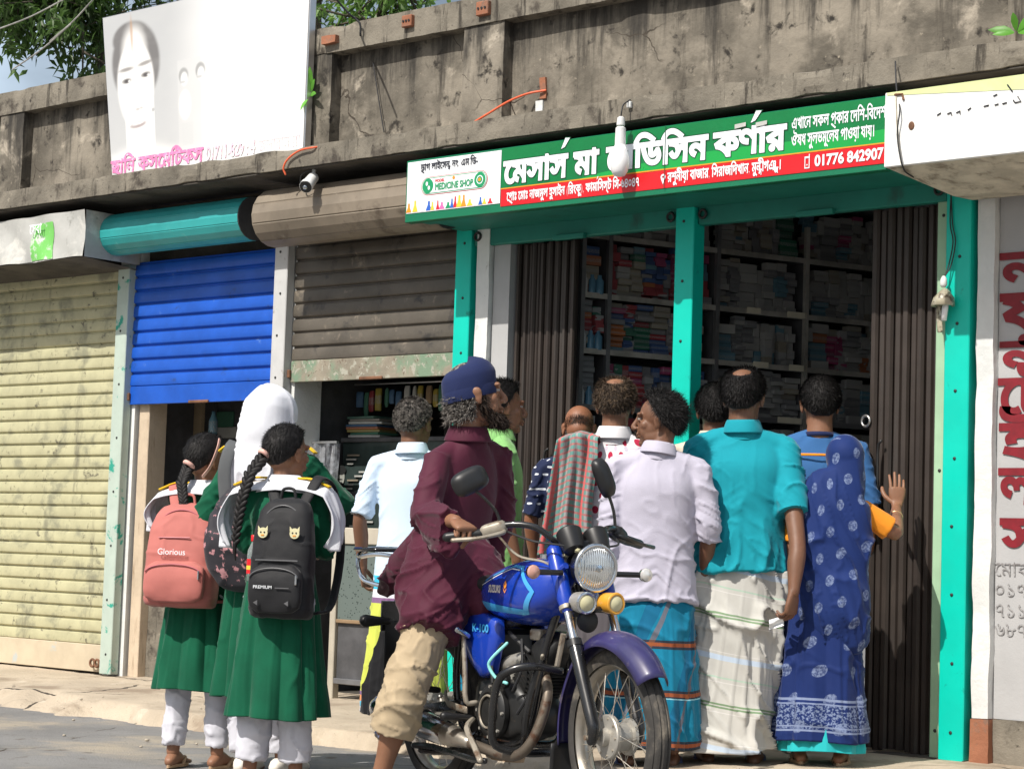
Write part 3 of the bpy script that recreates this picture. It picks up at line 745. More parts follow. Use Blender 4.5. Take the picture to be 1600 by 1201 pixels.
rq = random.Random(5); xw = SX0+.03; cols = ['ink_orange', 'ink_yellow', 'sign_white', 'ink_blue', 'ink_yellow', 'ink_red', 'ink_pinkdot', 'ink_green', 'ink_blue', 'ink_red', 'ink_yellow']
q = 0
while xw < XM-.04:
    hh = rq.uniform(.025, .06); m_ = cols[q % len(cols)]; r = rq.uniform(.012, .022)
    base = [(xw-r, 0), (xw+r, 0), (xw+r*.35, hh*.6), (xw+r*.3, hh), (xw-r*.3, hh), (xw-r*.35, hh*.6)]
    MB().add([(x, YS-.0045-.0002*(q % 3), SZ0+.05+z) for x, z in base], [tuple(range(6))]).build('flask_picture', m_, sg, world=True)
    xw += rq.uniform(.022, .05); q += 1
for u in (1040,):
    x = atx(u, 260, YS); MB().add([(x-.0015, YS-.0095, SZ0+.02), (x+.0015, YS-.0095, SZ0+.02), (x+.0015, YS-.0095, SZ1), (x-.0015, YS-.0095, SZ1)], [(0, 1, 2, 3)]).build('seam', 'ink_darkgreen', sg, world=True)

# ================================================================ billboard with faded beauty print
YB = -.145
bb = thing('billboard', 'large bleached white billboard with faded woman face above cream and blue shutters', 'billboard', (-9.0, YB, 3.0))
x0, x1 = atx(168, 200, YB), atx(477, 200, YB); z0, z1 = 3.058, atz(163, 27, YB)
LB = at(175, 278, YB); LT = at(160, 28, YB)
def xl(z): return LB[0]+(LT[0]-LB[0])*(z-LB[2])/(LT[2]-LB[2])
MB().prism([(xl(z0), z0), (x1, z0), (x1, z1), (xl(z1), z1)], YB+.002, YB+.045).build('frame', 'alu', bb, world=True)
nx, nz = 240, 200
X, Z = np.meshgrid(np.linspace(0, 1, nx), np.linspace(z0+.004, z1-.004, nz)); S_ = X; X = xl(Z)+.004+(x1-.012-xl(Z)-.004)*X
# print painted in picture pixels of the flat sheet: s to the right 0..1, t downward 0..1 of the visible part
s_ = S_; ZT_ = atz(320, 12, YB); ZB_ = atz(320, 262, YB); t_ = (ZT_-Z)/(ZT_-ZB_)
img = np.ones(X.shape+(3,))*.72
def blob(cx, cy, rx, ry, soft=.25, rot=0):
    dx, dy = s_-cx, t_-cy; c, s = math.cos(rot), math.sin(rot); a, b = (dx*c+dy*s)/rx, (-dx*s+dy*c)/ry
    return 1-sstep(1-soft, 1+soft, np.sqrt(a*a+b*b))
def put(mask, col, k=1.0):
    global img
    img = img*(1-mask[..., None]*k)+np.array(col)*mask[..., None]*k
NZ = lambda sc_, sd: fbm(np.stack([s_.ravel()*sc_, t_.ravel()*sc_, s_.ravel()*0], 1), sd).reshape(s_.shape)
gm = (1-sstep(.28, .62, s_+.05*NZ(3, 4)))*(sstep(1.0, .0, (t_-.05))*.2+.8)*(1-sstep(.80, .90, t_))
put(gm, (.36, .37, .38), .72)
put(blob(.17, .95, .20, .16, .3), (.71, .71, .71), .95)                   # shoulders
put(((s_ > .09) & (s_ < .25) & (t_ > .5) & (t_ < .9)).astype(float), (.70, .70, .70), .95)   # neck
hair = np.maximum(blob(.16, .26, .125, .27, .08), blob(.145, .10, .10, .12, .1)); put(hair, (.10, .09, .085), .80)
face = blob(.155, .40, .098, .29, .07); put(face, (.72, .715, .71), 1)
put(blob(.155, .19, .062, .17, .35), (.72, .71, .70), 1)
for cx, cy, r in ((.108, .345, -.12), (.21, .325, -.25)):
    put(blob(cx, cy-.055, .036, .012, .5, r), (.15, .13, .12), .75)
    put(blob(cx, cy+.02, .024, .016, .3, r), (.18, .17, .16), .85); put(blob(cx, cy+.022, .013, .012, .3), (.06, .05, .05), .85)
    put(blob(cx+.014, cy+.024, .007, .007, .3), (.8, .8, .8), .8)
put(blob(.16, .56, .010, .008, .5), (.3, .25, .23), .5); put(blob(.18, .555, .008, .006, .5), (.3, .25, .23), .5)
put(blob(.158, .66, .042, .018, .25, -.18), (.28, .2, .2), .75); put(blob(.158, .652, .034, .009, .25, -.18), (.72, .72, .72), .9)
put(blob(.242, .58, .006, .012, .3), (.2, .2, .2), .6)
# jar and bottle, nearly bleached away
put(((s_ > .375) & (s_ < .49) & (t_ > .30) & (t_ < .88)).astype(float), (.60, .60, .60), .55)
put(((s_ > .39) & (s_ < .45) & (t_ > .70) & (t_ < .84)).astype(float), (.55, .56, .56), .45)
for cx, cy in ((.405, .40), (.49, .385)):
    put(blob(cx, cy, .024, .050, .15), (.22, .22, .22), .7); put(blob(cx+.003, cy+.022, .018, .045, .2), (.71, .71, .71), 1)
    put(blob(cx-.004, cy+.04, .013, .008, .4), (.3, .3, .3), .5)
put(blob(.41, .60, .038, .10, .1), (.60, .60, .60), .4); put(blob(.41, .585, .032, .095, .1), (.71, .71, .71), .9)
put(blob(.60, .72, .10, .10, .9), (.72, .72, .71), .4)
put(np.clip(NZ(14, 9)*.5, 0, 1), (.62, .62, .60), .3)
put(blob(.145, .06, .006, .10, .6), (.45, .25, .12), .6)
img = np.clip(img, 0, 1)
mb = MB(); mb.grid(np.stack([X, np.full_like(X, YB), Z], -1)); 
pr = mb.build('print', 'sign_white', bb, world=True)
me = pr.data; ca = me.color_attributes.new('Print', 'FLOAT_COLOR', 'POINT'); cc = np.ones((nx*nz, 4)); cc[:, :3] = img.reshape(-1, 3); ca.data.foreach_set('color', cc.ravel())
m, nt, b = new_mat('print_mat'); an = nt.nodes.new('ShaderNodeVertexColor'); an.layer_name = 'Print'
nt.links.new(an.outputs[0], b.inputs['Base Color']); b.inputs['Roughness'].default_value = .35
me.materials.clear(); me.materials.append(m)
def bline(txt, mat, u0, v0, u1, em, bold, push=.004):
    zbase = ZB_+.045
    a = at(u0, v0, YB); b = at(u1, v0, YB); letters(txt, mat, (a[0], YB, zbase), (1, 0, 0), (0, 0, 1), bb, width=b[0]-a[0], height=em, bold=bold, push=push)
bline('ছািন কসেমিটকস', 'ink_pink', 174, 270, 316, .125, .035)
bline('01711-829 : 4 জলাবাস রা', 'ink_pink_faded', 322, 250, 468, .11, .025)
# ================================================================ blank box sign at the right
YR = -.62
rb = thing('box_sign', 'white blank sign box with scratched writing at the upper right', 'sign', (-3.6, YR, 2.6))
X0 = atx(1382, 200, YR); Z0 = atz(1392, 260, YR); Z1 = atz(1377, 146, YR); X1 = -2.2
MB().box(X0, YR, Z0, X1, YR+.02, Z1, .003).build('face', 'board_blank', rb, world=True)
XE = atx(1600, 130, YR); MB().add([(X0+.01, YR-.002, Z1-.012), (XE, YR-.002, Z1-.062), (X1, YR-.002, Z1-.062), (X1, YR-.002, Z1-.001), (X0+.01, YR-.002, Z1-.001)], [(0, 1, 2, 3, 4)]).build('lime_strip', 'board_lime', rb, world=True)
xb = atx(1465, 290, -.3)
L = [[(X0+.004, YR+.02, Z0), (X0+.004, YR+.02, Z1-.004), (X0+.004, -.05, Z1-.004), (X0+.10, -.05, Z0-.06), (X0+.12, -.25, Z0-.075)],
     [(X1, YR+.02, Z0), (X1, YR+.02, Z1-.004), (X1, -.05, Z1-.004), (X1, -.05, Z0-.06), (X1, -.25, Z0-.075)]]
MB().rings(L).build('casing', 'board_edge', rb, world=True)
def scr(pts, r=.004, mat='ink_black', par=rb): MB().tube([at(u, v, YR-.003) for u, v in pts], r, n=5).build('scratch', mat, par, world=True)
for s0 in ([(1464, 180), (1470, 176)], [(1480, 178), (1486, 175), (1487, 180)], [(1494, 176), (1500, 173), (1500, 178)], [(1512, 172), (1517, 168)], [(1537, 166), (1545, 164)], [(1554, 164), (1560, 162)],
           [(1566, 162), (1573, 160)], [(1583, 156), (1586, 160), (1595, 158), (1590, 150)], [(1574, 132), (1582, 143)], [(1552, 150), (1558, 147)]): scr(s0, .0028)
scr([(1400, 150), (1401, 190), (1408, 255)], .003, 'board_edge'); scr([(1398, 148), (1410, 147), (1412, 156)], .006, 'rust')
MB().ell(at(1424, 196, YR-.002), (.014, .004, .018)).build('hole', 'rust', rb, world=True)

# red hand-painted vertical letters and pencilled figures on the grey door
dw = thing('painted_lettering', 'red hand painted vertical letters on the grey door at right edge', 'lettering', (-4.2, .0, .3))
YD = .008
for ch, v0, v1, w in (('ন', 395, 448, 1), ('য়', 458, 520, 1), ('ন', 533, 580, 1), ('েট', 590, 645, 1.25), ('ই', 660, 720, 1.1), ('লা', 730, 785, 1.2), ('স^', 808, 862, 1.1)):
    a = at(1566, v1, YD); b = at(1566, v0, YD); hh = b[2]-a[2]
    letters(ch, 'paint_red', (a[0]+(-.0 if w < 1.2 else -.01), YD, a[2]), (1, 0, 0), (0, 0, 1), dw, width=.175*w, height=hh/.66, bold=.035, push=.004, name='letter')
for txt, v in (('েমাবাইল', 898), ('০১৭৪', 930), ('৭১১৯', 962), ('৬৮৭৭', 992)):
    a = at(1554, v, YD); letters(txt, 'pencil', (a[0], YD, a[2]), (1, 0, 0), (0, 0, 1), dw, height=.085, bold=0, push=.003, name='figure')
# ================================================================ motorcycle
M('bike_blue', (.006, .042, .38), .26, vs=3, var=.08, coat=.7, spec=.5, rv=.08, dirt=[((.10, .10, .16), 14, .62, .80)])
M('bike_lightblue', (.06, .36, .72), .25, vs=3, var=.04, coat=.6, rv=.05)
M('bike_violet', (.028, .023, .10), .40, vs=8, var=.2, coat=.4, dirt=[((.15, .12, .15), 14, .58, .76)])
M('chrome', (.66, .67, .69), .16, vs=9, var=.1, metal=1.0, rv=.10, dirt=[((.22, .18, .14), 16, .62, .76)])
M('chrome_dull', (.46, .42, .36), .34, vs=9, var=.2, metal=.85, dirt=[((.16, .09, .05), 14, .60, .74)], rv=.1)
M('steel_dirty', (.36, .32, .26), .5, vs=9, var=.2, metal=.4, dirt=[((.14, .08, .045), 16, .5, .68)])
M('alloy', (.42, .40, .36), .45, vs=12, var=.12, metal=.5, dirt=[((.20, .16, .11), 14, .56, .72)], bump=.0006)
M('engine_black', (.022, .022, .022), .42, vs=12, var=.3, metal=.3, dirt=[((.13, .10, .075), 20, .60, .76)])
M('frame_black', (.012, .012, .013), .28, vs=8, var=.2, coat=.4, dirt=[((.12, .10, .08), 22, .66, .8)])
M('tyre', (.040, .037, .034), .85, vs=14, var=.2, dirt=[((.22, .19, .15), 7, .48, .72)], bump=.0015)
M('seat_black', (.015, .015, .016), .55, vs=9)
M('lamp_glass', (.85, .88, .9), .06, vs=3, var=0, trans=.0, metal=.9)
M('lamp_clear', (.80, .78, .74), .12, var=.05, metal=.4); M('lamp_amber', (.75, .36, .04), .25, var=.1, coat=.5)
M('lamp_cream', (.62, .58, .36), .2, var=.1); M('lamp_orange', (.55, .30, .24), .15, var=.1, coat=.5)
M('hose_cyan', (.25, .65, .62), .3); M('mirror_glass', (.5, .55, .6), .04, metal=1.0, var=0)
M('decal_silver', (.70, .66, .60), .3, var=0); M('decal_orange', (.85, .30, .03), .35, var=0)
BK = thing('motorcycle', 'blue motorcycle with chrome headlight ridden by man in maroon shirt', 'motorcycle', (-4.987, -2.244, 0), R(-18.435))
def sub(name, mb, mat, par=None, smooth=True, ang=40): return mb.build(name, mat, par or BK, smooth=smooth, ang=ang)
def wheel(x, y, z, yaw, front=True):
    w = thing_part('wheel', BK, (x, y, z), yaw)
    # tyre section with four grooves
    prof = []
    for k in range(30):
        a = R(-118+236*k/29); rr = .262+.041*math.cos(a); yy = .041*math.sin(a)
        if abs(a) < R(62) and k % 4 == 1: rr -= .005; 
        prof.append((rr, yy))
    mb = MB(); n = 72; V = []; Fc = []
    for i in range(n):
        t = 2*math.pi*i/n
        for r, yy in prof: V.append((r*math.cos(t), yy, r*math.sin(t)))
    m_ = len(prof)
    for i in range(n):
        for j in range(m_-1):
            a, b = i*m_+j, ((i+1) % n)*m_+j; Fc.append((a, a+1, b+1, b))
    mb.add(V, Fc); sub('tyre', mb, 'tyre', w)
    rp = [(.247, -.030), (.238, -.031), (.232, -.022), (.226, -.012), (.2245, 0), (.226, .012), (.232, .022), (.238, .031), (.247, .030)]
    mb = MB(); V = []; Fc = []
    for i in range(n):
        t = 2*math.pi*i/n
        for r, yy in rp: V.append((r*math.cos(t), yy, r*math.sin(t)))
    for i in range(n):
        for j in range(len(rp)-1):
            a, b = i*len(rp)+j, ((i+1) % n)*len(rp)+j; Fc.append((a, b, b+1, a+1))
    mb.add(V, Fc); sub('rim', mb, 'chrome_dull', w)
    sub('hub', MB().lathe([(.02, -.075), (.03, -.070), (.032, -.05), (.072, -.047), (.076, -.043), (.076, -.030), (.05, -.026), (.048, .03), (.062, .034), (.064, .045), (.03, .05), (.018, .075)], (0, 0, 0), (0, 1, 0), 32), 'alloy', w)
    for k in range(9):
        t = 2*math.pi*k/9
        sub('hub_bolt', MB().lathe([(.005, 0), (.004, .004)], (.062*math.cos(t), -.047, .062*math.sin(t)), (0, -1, 0), 6), 'steel_dirty', w, False)
    proto = {}
    for k in range(36):
        sd = -1 if k % 2 else 1; cr = 1 if (k//2) % 2 else -1
        if (sd, cr) not in proto:
            a1 = .32*cr; mb = MB().tube([(.068 if sd < 0 else .055, sd*.038, 0), (.228*math.cos(a1), sd*.006, .228*math.sin(a1))], .0014, n=5)
            o = mb.build('spoke', 'chrome_dull', w); proto[(sd, cr)] = o
        else: o = share(proto[(sd, cr)], parent=w)
        o.rotation_euler = (0, -2*math.pi*k/36, 0)
    return w
def thing_part(name, par, loc, yaw=0):
    o = bpy.data.objects.new(name, None); COL.objects.link(o); o.parent = par; o.location = loc; o.rotation_euler = (0, 0, yaw); o.empty_display_size = .05
    return o
YAW = R(-3)
wf = wheel(.62, 0, .302, YAW); wr = wheel(-.615, 0, .302, 0)
def fst(p):   # steer
    c, s = math.cos(YAW), math.sin(YAW); x = p[0]-.35; return (.35+x*c-p[1]*s, x*s+p[1]*c, p[2])
def F_(pts): return [fst(p) for p in pts]
# front mudguard
def guard(x0, z0, r, a0, a1, w, mat, name, flare=0, steer=True, th=.004, deep=.030):
    mb = MB(); G = []; 
    for a in np.linspace(R(a0), R(a1), 40):
        row = []
        k = (a-R(a0))/(R(a1)-R(a0)); ww = w*(.72+.28*math.sin(math.pi*min(1, k*1.25+.12)))
        for q in np.linspace(-1, 1, 13):
            yy = ww*q; rr = r-deep*abs(q)**3.0+.004*(1-abs(q))
            p = (x0+rr*math.cos(a), yy, z0+rr*math.sin(a)); row.append(fst(p) if steer else p)
        G.append(row)
    mb.grid(G); o = sub(name, mb, mat, ang=60)
    md = o.modifiers.new('t', 'SOLIDIFY'); md.thickness = th; return o
guard(.62, .302, .352, 38, 190, .072, 'bike_violet', 'front_mudguard', deep=.05)
mb = MB(); G = []
for k in range(9):
    t = k/8; G.append([fst((.62-.345-.012*t+.01*abs(q), .060*q, .25-.20*t)) for q in np.linspace(-1, 1, 7)])
mb.grid(G); o = sub('mud_flap', mb, 'black_plastic'); o.modifiers.new('t', 'SOLIDIFY').thickness = .004
guard(-.615, .302, .355, 55, 150, .075, 'frame_black', 'rear_mudguard', steer=False)
# fork
ax = np.array([.62, 0, .30]); dr = np.array([-.475, 0, .88]); dr = dr/np.linalg.norm(dr)
def fk(y, a, b, off=0.03): 
    o = np.array([off, y, 0]); return [tuple(ax+o*np.array([1, 1, 1])+dr*a), tuple(ax+o+dr*b)]
for sd in (-1, 1):
    y = sd*.088
    sub('fork_leg', MB().loft(F_([ax+np.array([0.0, y, -.01]), ax+np.array([.012, y, .03]), ax+np.array([.03, y, 0])+dr*.09, ax+np.array([.03, y, 0])+dr*.34]), [.018, .022, .023, .024], n=16, sub=2), 'frame_black')
    sub('fork_tube', MB().tube(F_(fk(y, .33, .50)), .0155, n=16), 'chrome')
    sub('fork_seal', MB().tube(F_(fk(y, .335, .36)), .0265, n=16), 'black_plastic')
    sub('fork_cover', MB().loft(F_([fk(y, .48, .5)[0], fk(y, .52, .5)[0], fk(y, .62, .5)[0], fk(y, .70, .5)[0]]), [.022, .028, .031, .028], n=16), 'bike_blue')
    sub('fork_ring', MB().tube(F_(fk(y, .475, .49)), .027, n=16), 'steel_dirty')
sub('axle', MB().tube(F_([ax+np.array([0, -.115, 0]), ax+np.array([0, .115, 0])]), .009, n=10), 'steel_dirty')
for zz in (.49, .71):
    a, b = fk(-.1, zz, zz+.03), fk(.1, zz, zz+.03)
    sub('fork_yoke', MB().tube(F_([a[0], b[0]]), .022, n=10), 'frame_black')
sub('steering_stem', MB().tube(F_([ax+np.array([-.035, 0, 0])+dr*.46, ax+np.array([-.035, 0, 0])+dr*.76]), .028, n=14), 'frame_black')
# headlight
H = np.array(fst((.455, 0, .865))); hd = np.array([math.cos(YAW)*.995, math.sin(YAW), -.04])
hl = sub('headlight', MB().lathe([(.02, -.10), (.052, -.085), (.074, -.045), (.081, 0), (.083, .006)], H, hd, 36, caps=True), 'bike_blue' if 0 else 'frame_black')
sub('lamp_ring', MB().torus(H+hd*.006, hd, .0785, .0075, 48, 10), 'chrome', hl)
mb = MB(); ring = []
for r, h_ in ((.074, .006), (.066, .014), (.05, .021), (.025, .026), (.006, .028)): ring.append((r, h_))
sub('lens', MB().lathe(ring, H, hd, 40), 'lamp_lens' if 'lamp_lens' in MATS else 'lamp_glass', hl)
# ribbed reflections behind the lens: facets
m_, nt_, b_n = new_mat('lens_glass'); tcv = coords(nt_, (1, 1, 1)); wv = nd(nt_, 'ShaderNodeTexWave', Scale=38.0, Distortion=.4); nt_.links.new(tcv, wv.inputs['Vector']); wv.bands_direction = 'Y'
bn_ = nt_.nodes.new('ShaderNodeBump'); bn_.inputs['Distance'].default_value = .004; nt_.links.new(wv.outputs['Fac'], bn_.inputs['Height']); nt_.links.new(bn_.outputs[0], b_n.inputs['Normal'])
b_n.inputs['Base Color'].default_value = (.72, .76, .78, 1); b_n.inputs['Metallic'].default_value = .85; b_n.inputs['Roughness'].default_value = .12; b_n.inputs['Coat Weight'].default_value = 1
hl.children[-1].data.materials.clear(); hl.children[-1].data.materials.append(m_)
sub('bulb', MB().lathe([(.014, .026), (.012, .033), (.003, .036)], H, hd, 16), 'mirror_glass', hl)
for sd in (-1, 1):
    sub('lamp_bracket', MB().tube(F_([(.40, sd*.085, .87), (.36, sd*.09, .85)]), .012), 'bike_blue')
    a = fst((.40, sd*.10, .845)); b = fst((.415, sd*.205, .845))
    st_ = sub('indicator', MB().tube([a, b], .010, n=8), 'black_plastic')
    c = np.array(fst((.425, sd*.225, .845)))
    sub('lamp_shell', MB().lathe([(.010, -.026), (.022, -.016), (.025, 0)], c, (1, 0, 0), 18), 'chrome', st_)
    sub('indicator_lens', MB().lathe([(.0245, 0), (.022, .008), (.012, .014), (.003, .016)], c, (1, 0, 0), 18), 'lamp_orange' if sd < 0 else 'lamp_clear', st_)
    c = np.array(fst((.50, sd*.058-.005, .745)))
    fgl = sub('fog_lamp', MB().lathe([(.015, -.07), (.033, -.055), (.037, -.02), (.037, .012)], c, (1, sd*.08, -.05), 24), 'alloy' if sd < 0 else 'lamp_amber')
    sub('fog_rim', MB().torus(c+np.array([.012, 0, 0]), (1, sd*.08, -.05), .033, .006, 24, 8), 'lamp_amber' if sd > 0 else 'chrome', fgl)
    sub('fog_lens', MB().lathe([(.031, .010), (.024, .018), (.003, .022)], c, (1, sd*.08, -.05), 20), 'lamp_cream', fgl)
sub('lamp_bar', MB().tube(F_([(.45, -.10, .735), (.47, 0, .725), (.45, .10, .735)]), .009, sub=3), 'frame_black')
sub('horn', MB().lathe([(.012, -.03), (.036, -.02), (.040, 0), (.02, .006), (.0, .002)][:4], fst((.42, .0, .68)), (1, 0, 0), 20), 'black_plastic')
# gauges
for sd in (-1, 1):
    c = np.array(fst((.36, sd*.052, .975)))
    gd = sub('gauge', MB().lathe([(.018, -.075), (.036, -.062), (.044, -.02), (.046, .012), (.041, .018)], c, (-.55, 0, .84), 28), 'black_plastic')
    sub('gauge_glass', MB().lathe([(.039, .0185), (.001, .020)], c, (-.55, 0, .84), 24), 'mirror_glass', gd)
sub('gauge_bracket', MB().box(.36, -.05, .93, .39, .05, .96, .006), 'black_plastic')
# handlebar
for sd in (-1, 1):
    P_ = F_([(.30, 0, .945), (.30, sd*.07, .95), (.27, sd*.14, 1.0), (.20, sd*.22, 1.005), (.13, sd*.30, .965), (.09, sd*.385, .955)])
    sub('handlebar', MB().loft(P_, [.0115]*6, n=10, sub=4), 'frame_black')
    g = sub('grip', MB().loft(F_([(.155, sd*.275, .975), (.09, sd*.395, .955)]), [.0175, .0175], n=14, sub=1), 'black_plastic')
    sub('switch_box', MB().loft(F_([(.185, sd*.235, .995), (.155, sd*.275, .98)]), [.026, .024], n=12, sub=1, power=4), 'steel_dirty' if sd < 0 else 'black_plastic', g)
    lv = sub('lever', MB().loft(F_([(.20, sd*.225, .985), (.225, sd*.25, .975), (.21, sd*.33, .955), (.165, sd*.41, .945)]), [.007, .008, .007, .008], n=8, sub=4), 'steel_dirty' if sd < 0 else 'frame_black')
    # mirror
    if sd < 0:
        S = F_([(.185, -.235, 1.0), (.18, -.25, 1.05), (.17, -.30, 1.10), (.16, -.335, 1.125)]); c = np.array(fst((.155, -.345, 1.155))); rx, rz = .068, .045; tilt = R(28)
    else:
        S = F_([(.185, .235, 1.0), (.185, .225, 1.07), (.18, .20, 1.14)]); c = np.array(fst((.175, .185, 1.19))); rx, rz = .034, .075; tilt = R(24)
    ms = sub('mirror', MB().loft(S, [.006]*len(S), n=8, sub=3), 'frame_black')
    n_ = np.array([.96, -.22 if sd < 0 else .1, .1]); n_ /= np.linalg.norm(n_); e1 = np.cross([0, 0, 1], n_); e1 /= np.linalg.norm(e1); e2 = np.cross(n_, e1)
    e1, e2 = e1*math.cos(tilt)+e2*math.sin(tilt), -e1*math.sin(tilt)+e2*math.cos(tilt)
    th = np.linspace(0, 2*math.pi, 36, endpoint=False); cs, sn = np.cos(th), np.sin(th); pw = 2/3.2
    cs, sn = np.sign(cs)*abs(cs)**pw, np.sign(sn)*abs(sn)**pw
    L = [c+n_*h_+np.outer(cs*rx*k_, e1)+np.outer(sn*rz*k_, e2) for h_, k_ in ((-.010, .96), (-.008, 1.0), (.006, .98), (.020, .80), (.027, .45), (.028, .1))]
    sub('mirror_shell', MB().rings(L), 'black_plastic', ms)
    sub('mirror_face', MB().rings([c+n_*-.0105+np.outer(cs*rx*k_, e1)+np.outer(sn*rz*k_, e2) for k_ in (.93, .1)]), 'mirror_glass', ms)
for sd in (-1, 1):
    sub('cable', MB().loft(F_([(.19, sd*.22, .985), (.32, sd*.17, .95), (.40, sd*.06, .93), (.36, 0, .86), (.25, sd*.03, .78)]), [.004]*5, n=6, sub=5), 'cable_black')
sub('brake_hose', MB().loft([(.17, -.24, .975), (.22, -.18, .90), (.30, -.12, .88), (.33, -.08, .85)], [.0045]*4, n=6, sub=5), 'steel_dirty')
sub('cable_bundle', MB().loft(F_([(.33, -.05, .90), (.40, -.06, .93), (.41, -.02, .905), (.36, .0, .88)]), [.010, .012, .011, .01], n=8, sub=3), 'lamp_cream')
# tank
def tank_ring(x, w, z0, z1, pw=3.0):
    n = 36; L = []
    for k in range(n):
        a = 2*math.pi*k/n; c, s = math.cos(a), math.sin(a); c = math.copysign(abs(c)**(2/pw), c); s = math.copysign(abs(s)**(2/pw), s)
        zz = (z0+z1)/2+(z1-z0)/2*s; ww = w*(1-.12*max(0, s)**2-.25*max(0, -s)**3); L.append((x, ww*c, zz))
    return L
TK = [(-.175, .085, .715, .80), (-.165, .105, .69, .825), (-.12, .118, .665, .845), (-.04, .135, .655, .865), (.06, .150, .648, .885), (.15, .155, .65, .893), (.23, .145, .668, .892), (.29, .120, .70, .882), (.325, .09, .74, .865), (.335, .05, .77, .845)]
A = np.array(TK); xs = np.linspace(0, len(A)-1, 40)
A2 = np.stack([np.interp(xs, range(len(A)), A[:, c]) for c in range(4)], 1)
for _ in range(3): A2[1:-1] = (A2[:-2]+A2[1:-1]*2+A2[2:])/4
tk = sub('fuel_tank', MB().rings([tank_ring(*r) for r in A2]), 'bike_blue', ang=60)
def side_y(x, z):
    w, z0, z1 = [np.interp(x, A2[:, 0], A2[:, c]) for c in (1, 2, 3)]
    s = np.clip((z-(z0+z1)/2)/((z1-z0)/2), -.999, .999); q = np.sign(s)*abs(s)**1.5; c = math.sqrt(max(0, 1-q*q))**(2/3.0)
    return w*c*(1-.12*max(0, s)**2-.25*max(0, -s)**3)
def tank_band(pts, hw, mat, name, sd=-1, lift=.0025):
    G = []; P_ = np.array(pts, float)
    dd = [0]+list(np.cumsum(np.linalg.norm(np.diff(P_, axis=0), axis=1))); t = np.linspace(0, dd[-1], 60)
    Q = np.stack([np.interp(t, dd, P_[:, c]) for c in (0, 1)], 1); T = np.gradient(Q, axis=0); T /= np.linalg.norm(T, axis=1)[:, None]; N_ = np.stack([-T[:, 1], T[:, 0]], 1)
    hw_ = np.interp(t, dd, hw) if not np.isscalar(hw) else np.full(60, hw)
    for e in (-1, -.33, .33, 1):
        B = Q+N_*(hw_*e)[:, None]; G.append([(x, sd*(side_y(x, z)+lift), z) for x, z in B])
    mb = MB(); mb.grid(G); sub(name, mb, mat, tk)
for sd in (-1, 1):
    tank_band([(-.15, .80), (.10, .862), (.17, .858), (.255, .775), (.20, .70), (-.14, .715)], [.004, .004, .006, .009, .010, .016], 'bike_lightblue', 'tank_stripe', sd)
    tank_band([(-.15, .785), (.10, .852), (.165, .848)], .0018, 'ink_white', 'tank_pinstripe', sd, .003)
def tank_text(txt, x0, z0, w, em, mat, bold=.02, par=tk, fy=None, sd=-1, slant=0.0):
    r = text_mesh(txt, bold); W, T, wd = r; k = w/wd; fy = fy or side_y
    P_ = []
    for a, b in W:
        x = x0+(a*k)*( -sd); z = z0+b*em+slant*a*k; P_.append((x, sd*(fy(x, z)+.004), z))
    sub('lettering', MB().add(P_, T), mat, par, False)
tank_text('SUZUKI', -.055, .765, .115, .036, 'decal_silver', .045)
# the S emblem: two stacked chevrons
mb = MB()
for poly in ([(0, .014), (.010, .026), (.022, .014), (.022, .019), (.012, .034), (.009, .034), (-.002, .019)], [(0, .014), (.012, .004), (.022, .013), (.010, .022)], [(0, .010), (.012, -.006), (.024, .008), (.024, .003), (.014, -.010), (.010, -.010), (-.002, .004)]):
    mb.add([(.085+x, -(side_y(.085+x, .775+z)+.004), .775+z) for x, z in poly], [tuple(range(len(poly)))])
sub('emblem', mb, 'decal_orange', tk, False)
sub('fuel_cap', MB().lathe([(.035, 0), (.034, .012), (.02, .018)], (.12, 0, .892), (0, 0, 1), 24), 'chrome', tk)
# side panel, seat, tail
def panel(sd):
    mb = MB(); pts = [(-.13, .685), (-.02, .665), (-.01, .60), (-.05, .47), (-.12, .45), (-.20, .50), (-.30, .60), (-.28, .68)]
    P_ = np.array(pts); c = P_.mean(0); L = []
    for k, y in ((1, .085), (1.0, .110), (.93, .122), (.6, .128), (.15, .129)): L.append([(c[0]+(p[0]-c[0])*k, sd*y, c[1]+(p[1]-c[1])*k) for p in P_])
    mb.rings(L); return sub('side_panel', mb, 'bike_blue', ang=50)
for sd in (-1, 1): spn = panel(sd)
tank_text('K-100', -.17, .618, .12, .040, 'bike_lightblue', .03, par=[c for c in BK.children if c.name.startswith('side_panel')][0], fy=lambda x, z: .1285)
sub('seat', MB().loft([(-.12, 0, .79), (-.2, 0, .785), (-.4, 0, .79), (-.62, 0, .82), (-.78, 0, .83)], [(.10, .035), (.12, .045), (.13, .05), (.12, .05), (.09, .035)], (0, 1, 0), n=24, sub=4, power=3), 'seat_black')
sub('tail_cowl', MB().loft([(-.30, 0, .70), (-.5, 0, .725), (-.72, 0, .755), (-.90, 0, .785)], [(.115, .05), (.125, .05), (.11, .045), (.06, .03)], (0, 1, 0), n=24, sub=4, power=3), 'bike_blue')
tl = sub('tail_lamp', MB().lathe([(.04, -.03), (.045, 0), (.03, .02)], (-.93, 0, .78), (-1, 0, .1), 20), 'black_plastic')
for sd in (-1, 1):
    sub('grab_rail', MB().loft([(-.42, sd*.145, .74), (-.60, sd*.155, .745), (-.90, sd*.16, .765), (-1.05, sd*.155, .79), (-1.12, sd*.14, .87), (-1.13, sd*.09, .905), (-1.13, 0, .91)], [.009]*7, n=8, sub=4), 'chrome')
    sub('rail_brace', MB().tube([(-.62, sd*.150, .745), (-.78, sd*.150, .88)], .008), 'chrome')
    sub('rail_top', MB().loft([(-1.12, sd*.14, .87), (-.95, sd*.15, .885), (-.78, sd*.150, .88)], [.009]*3, n=8, sub=3), 'chrome')
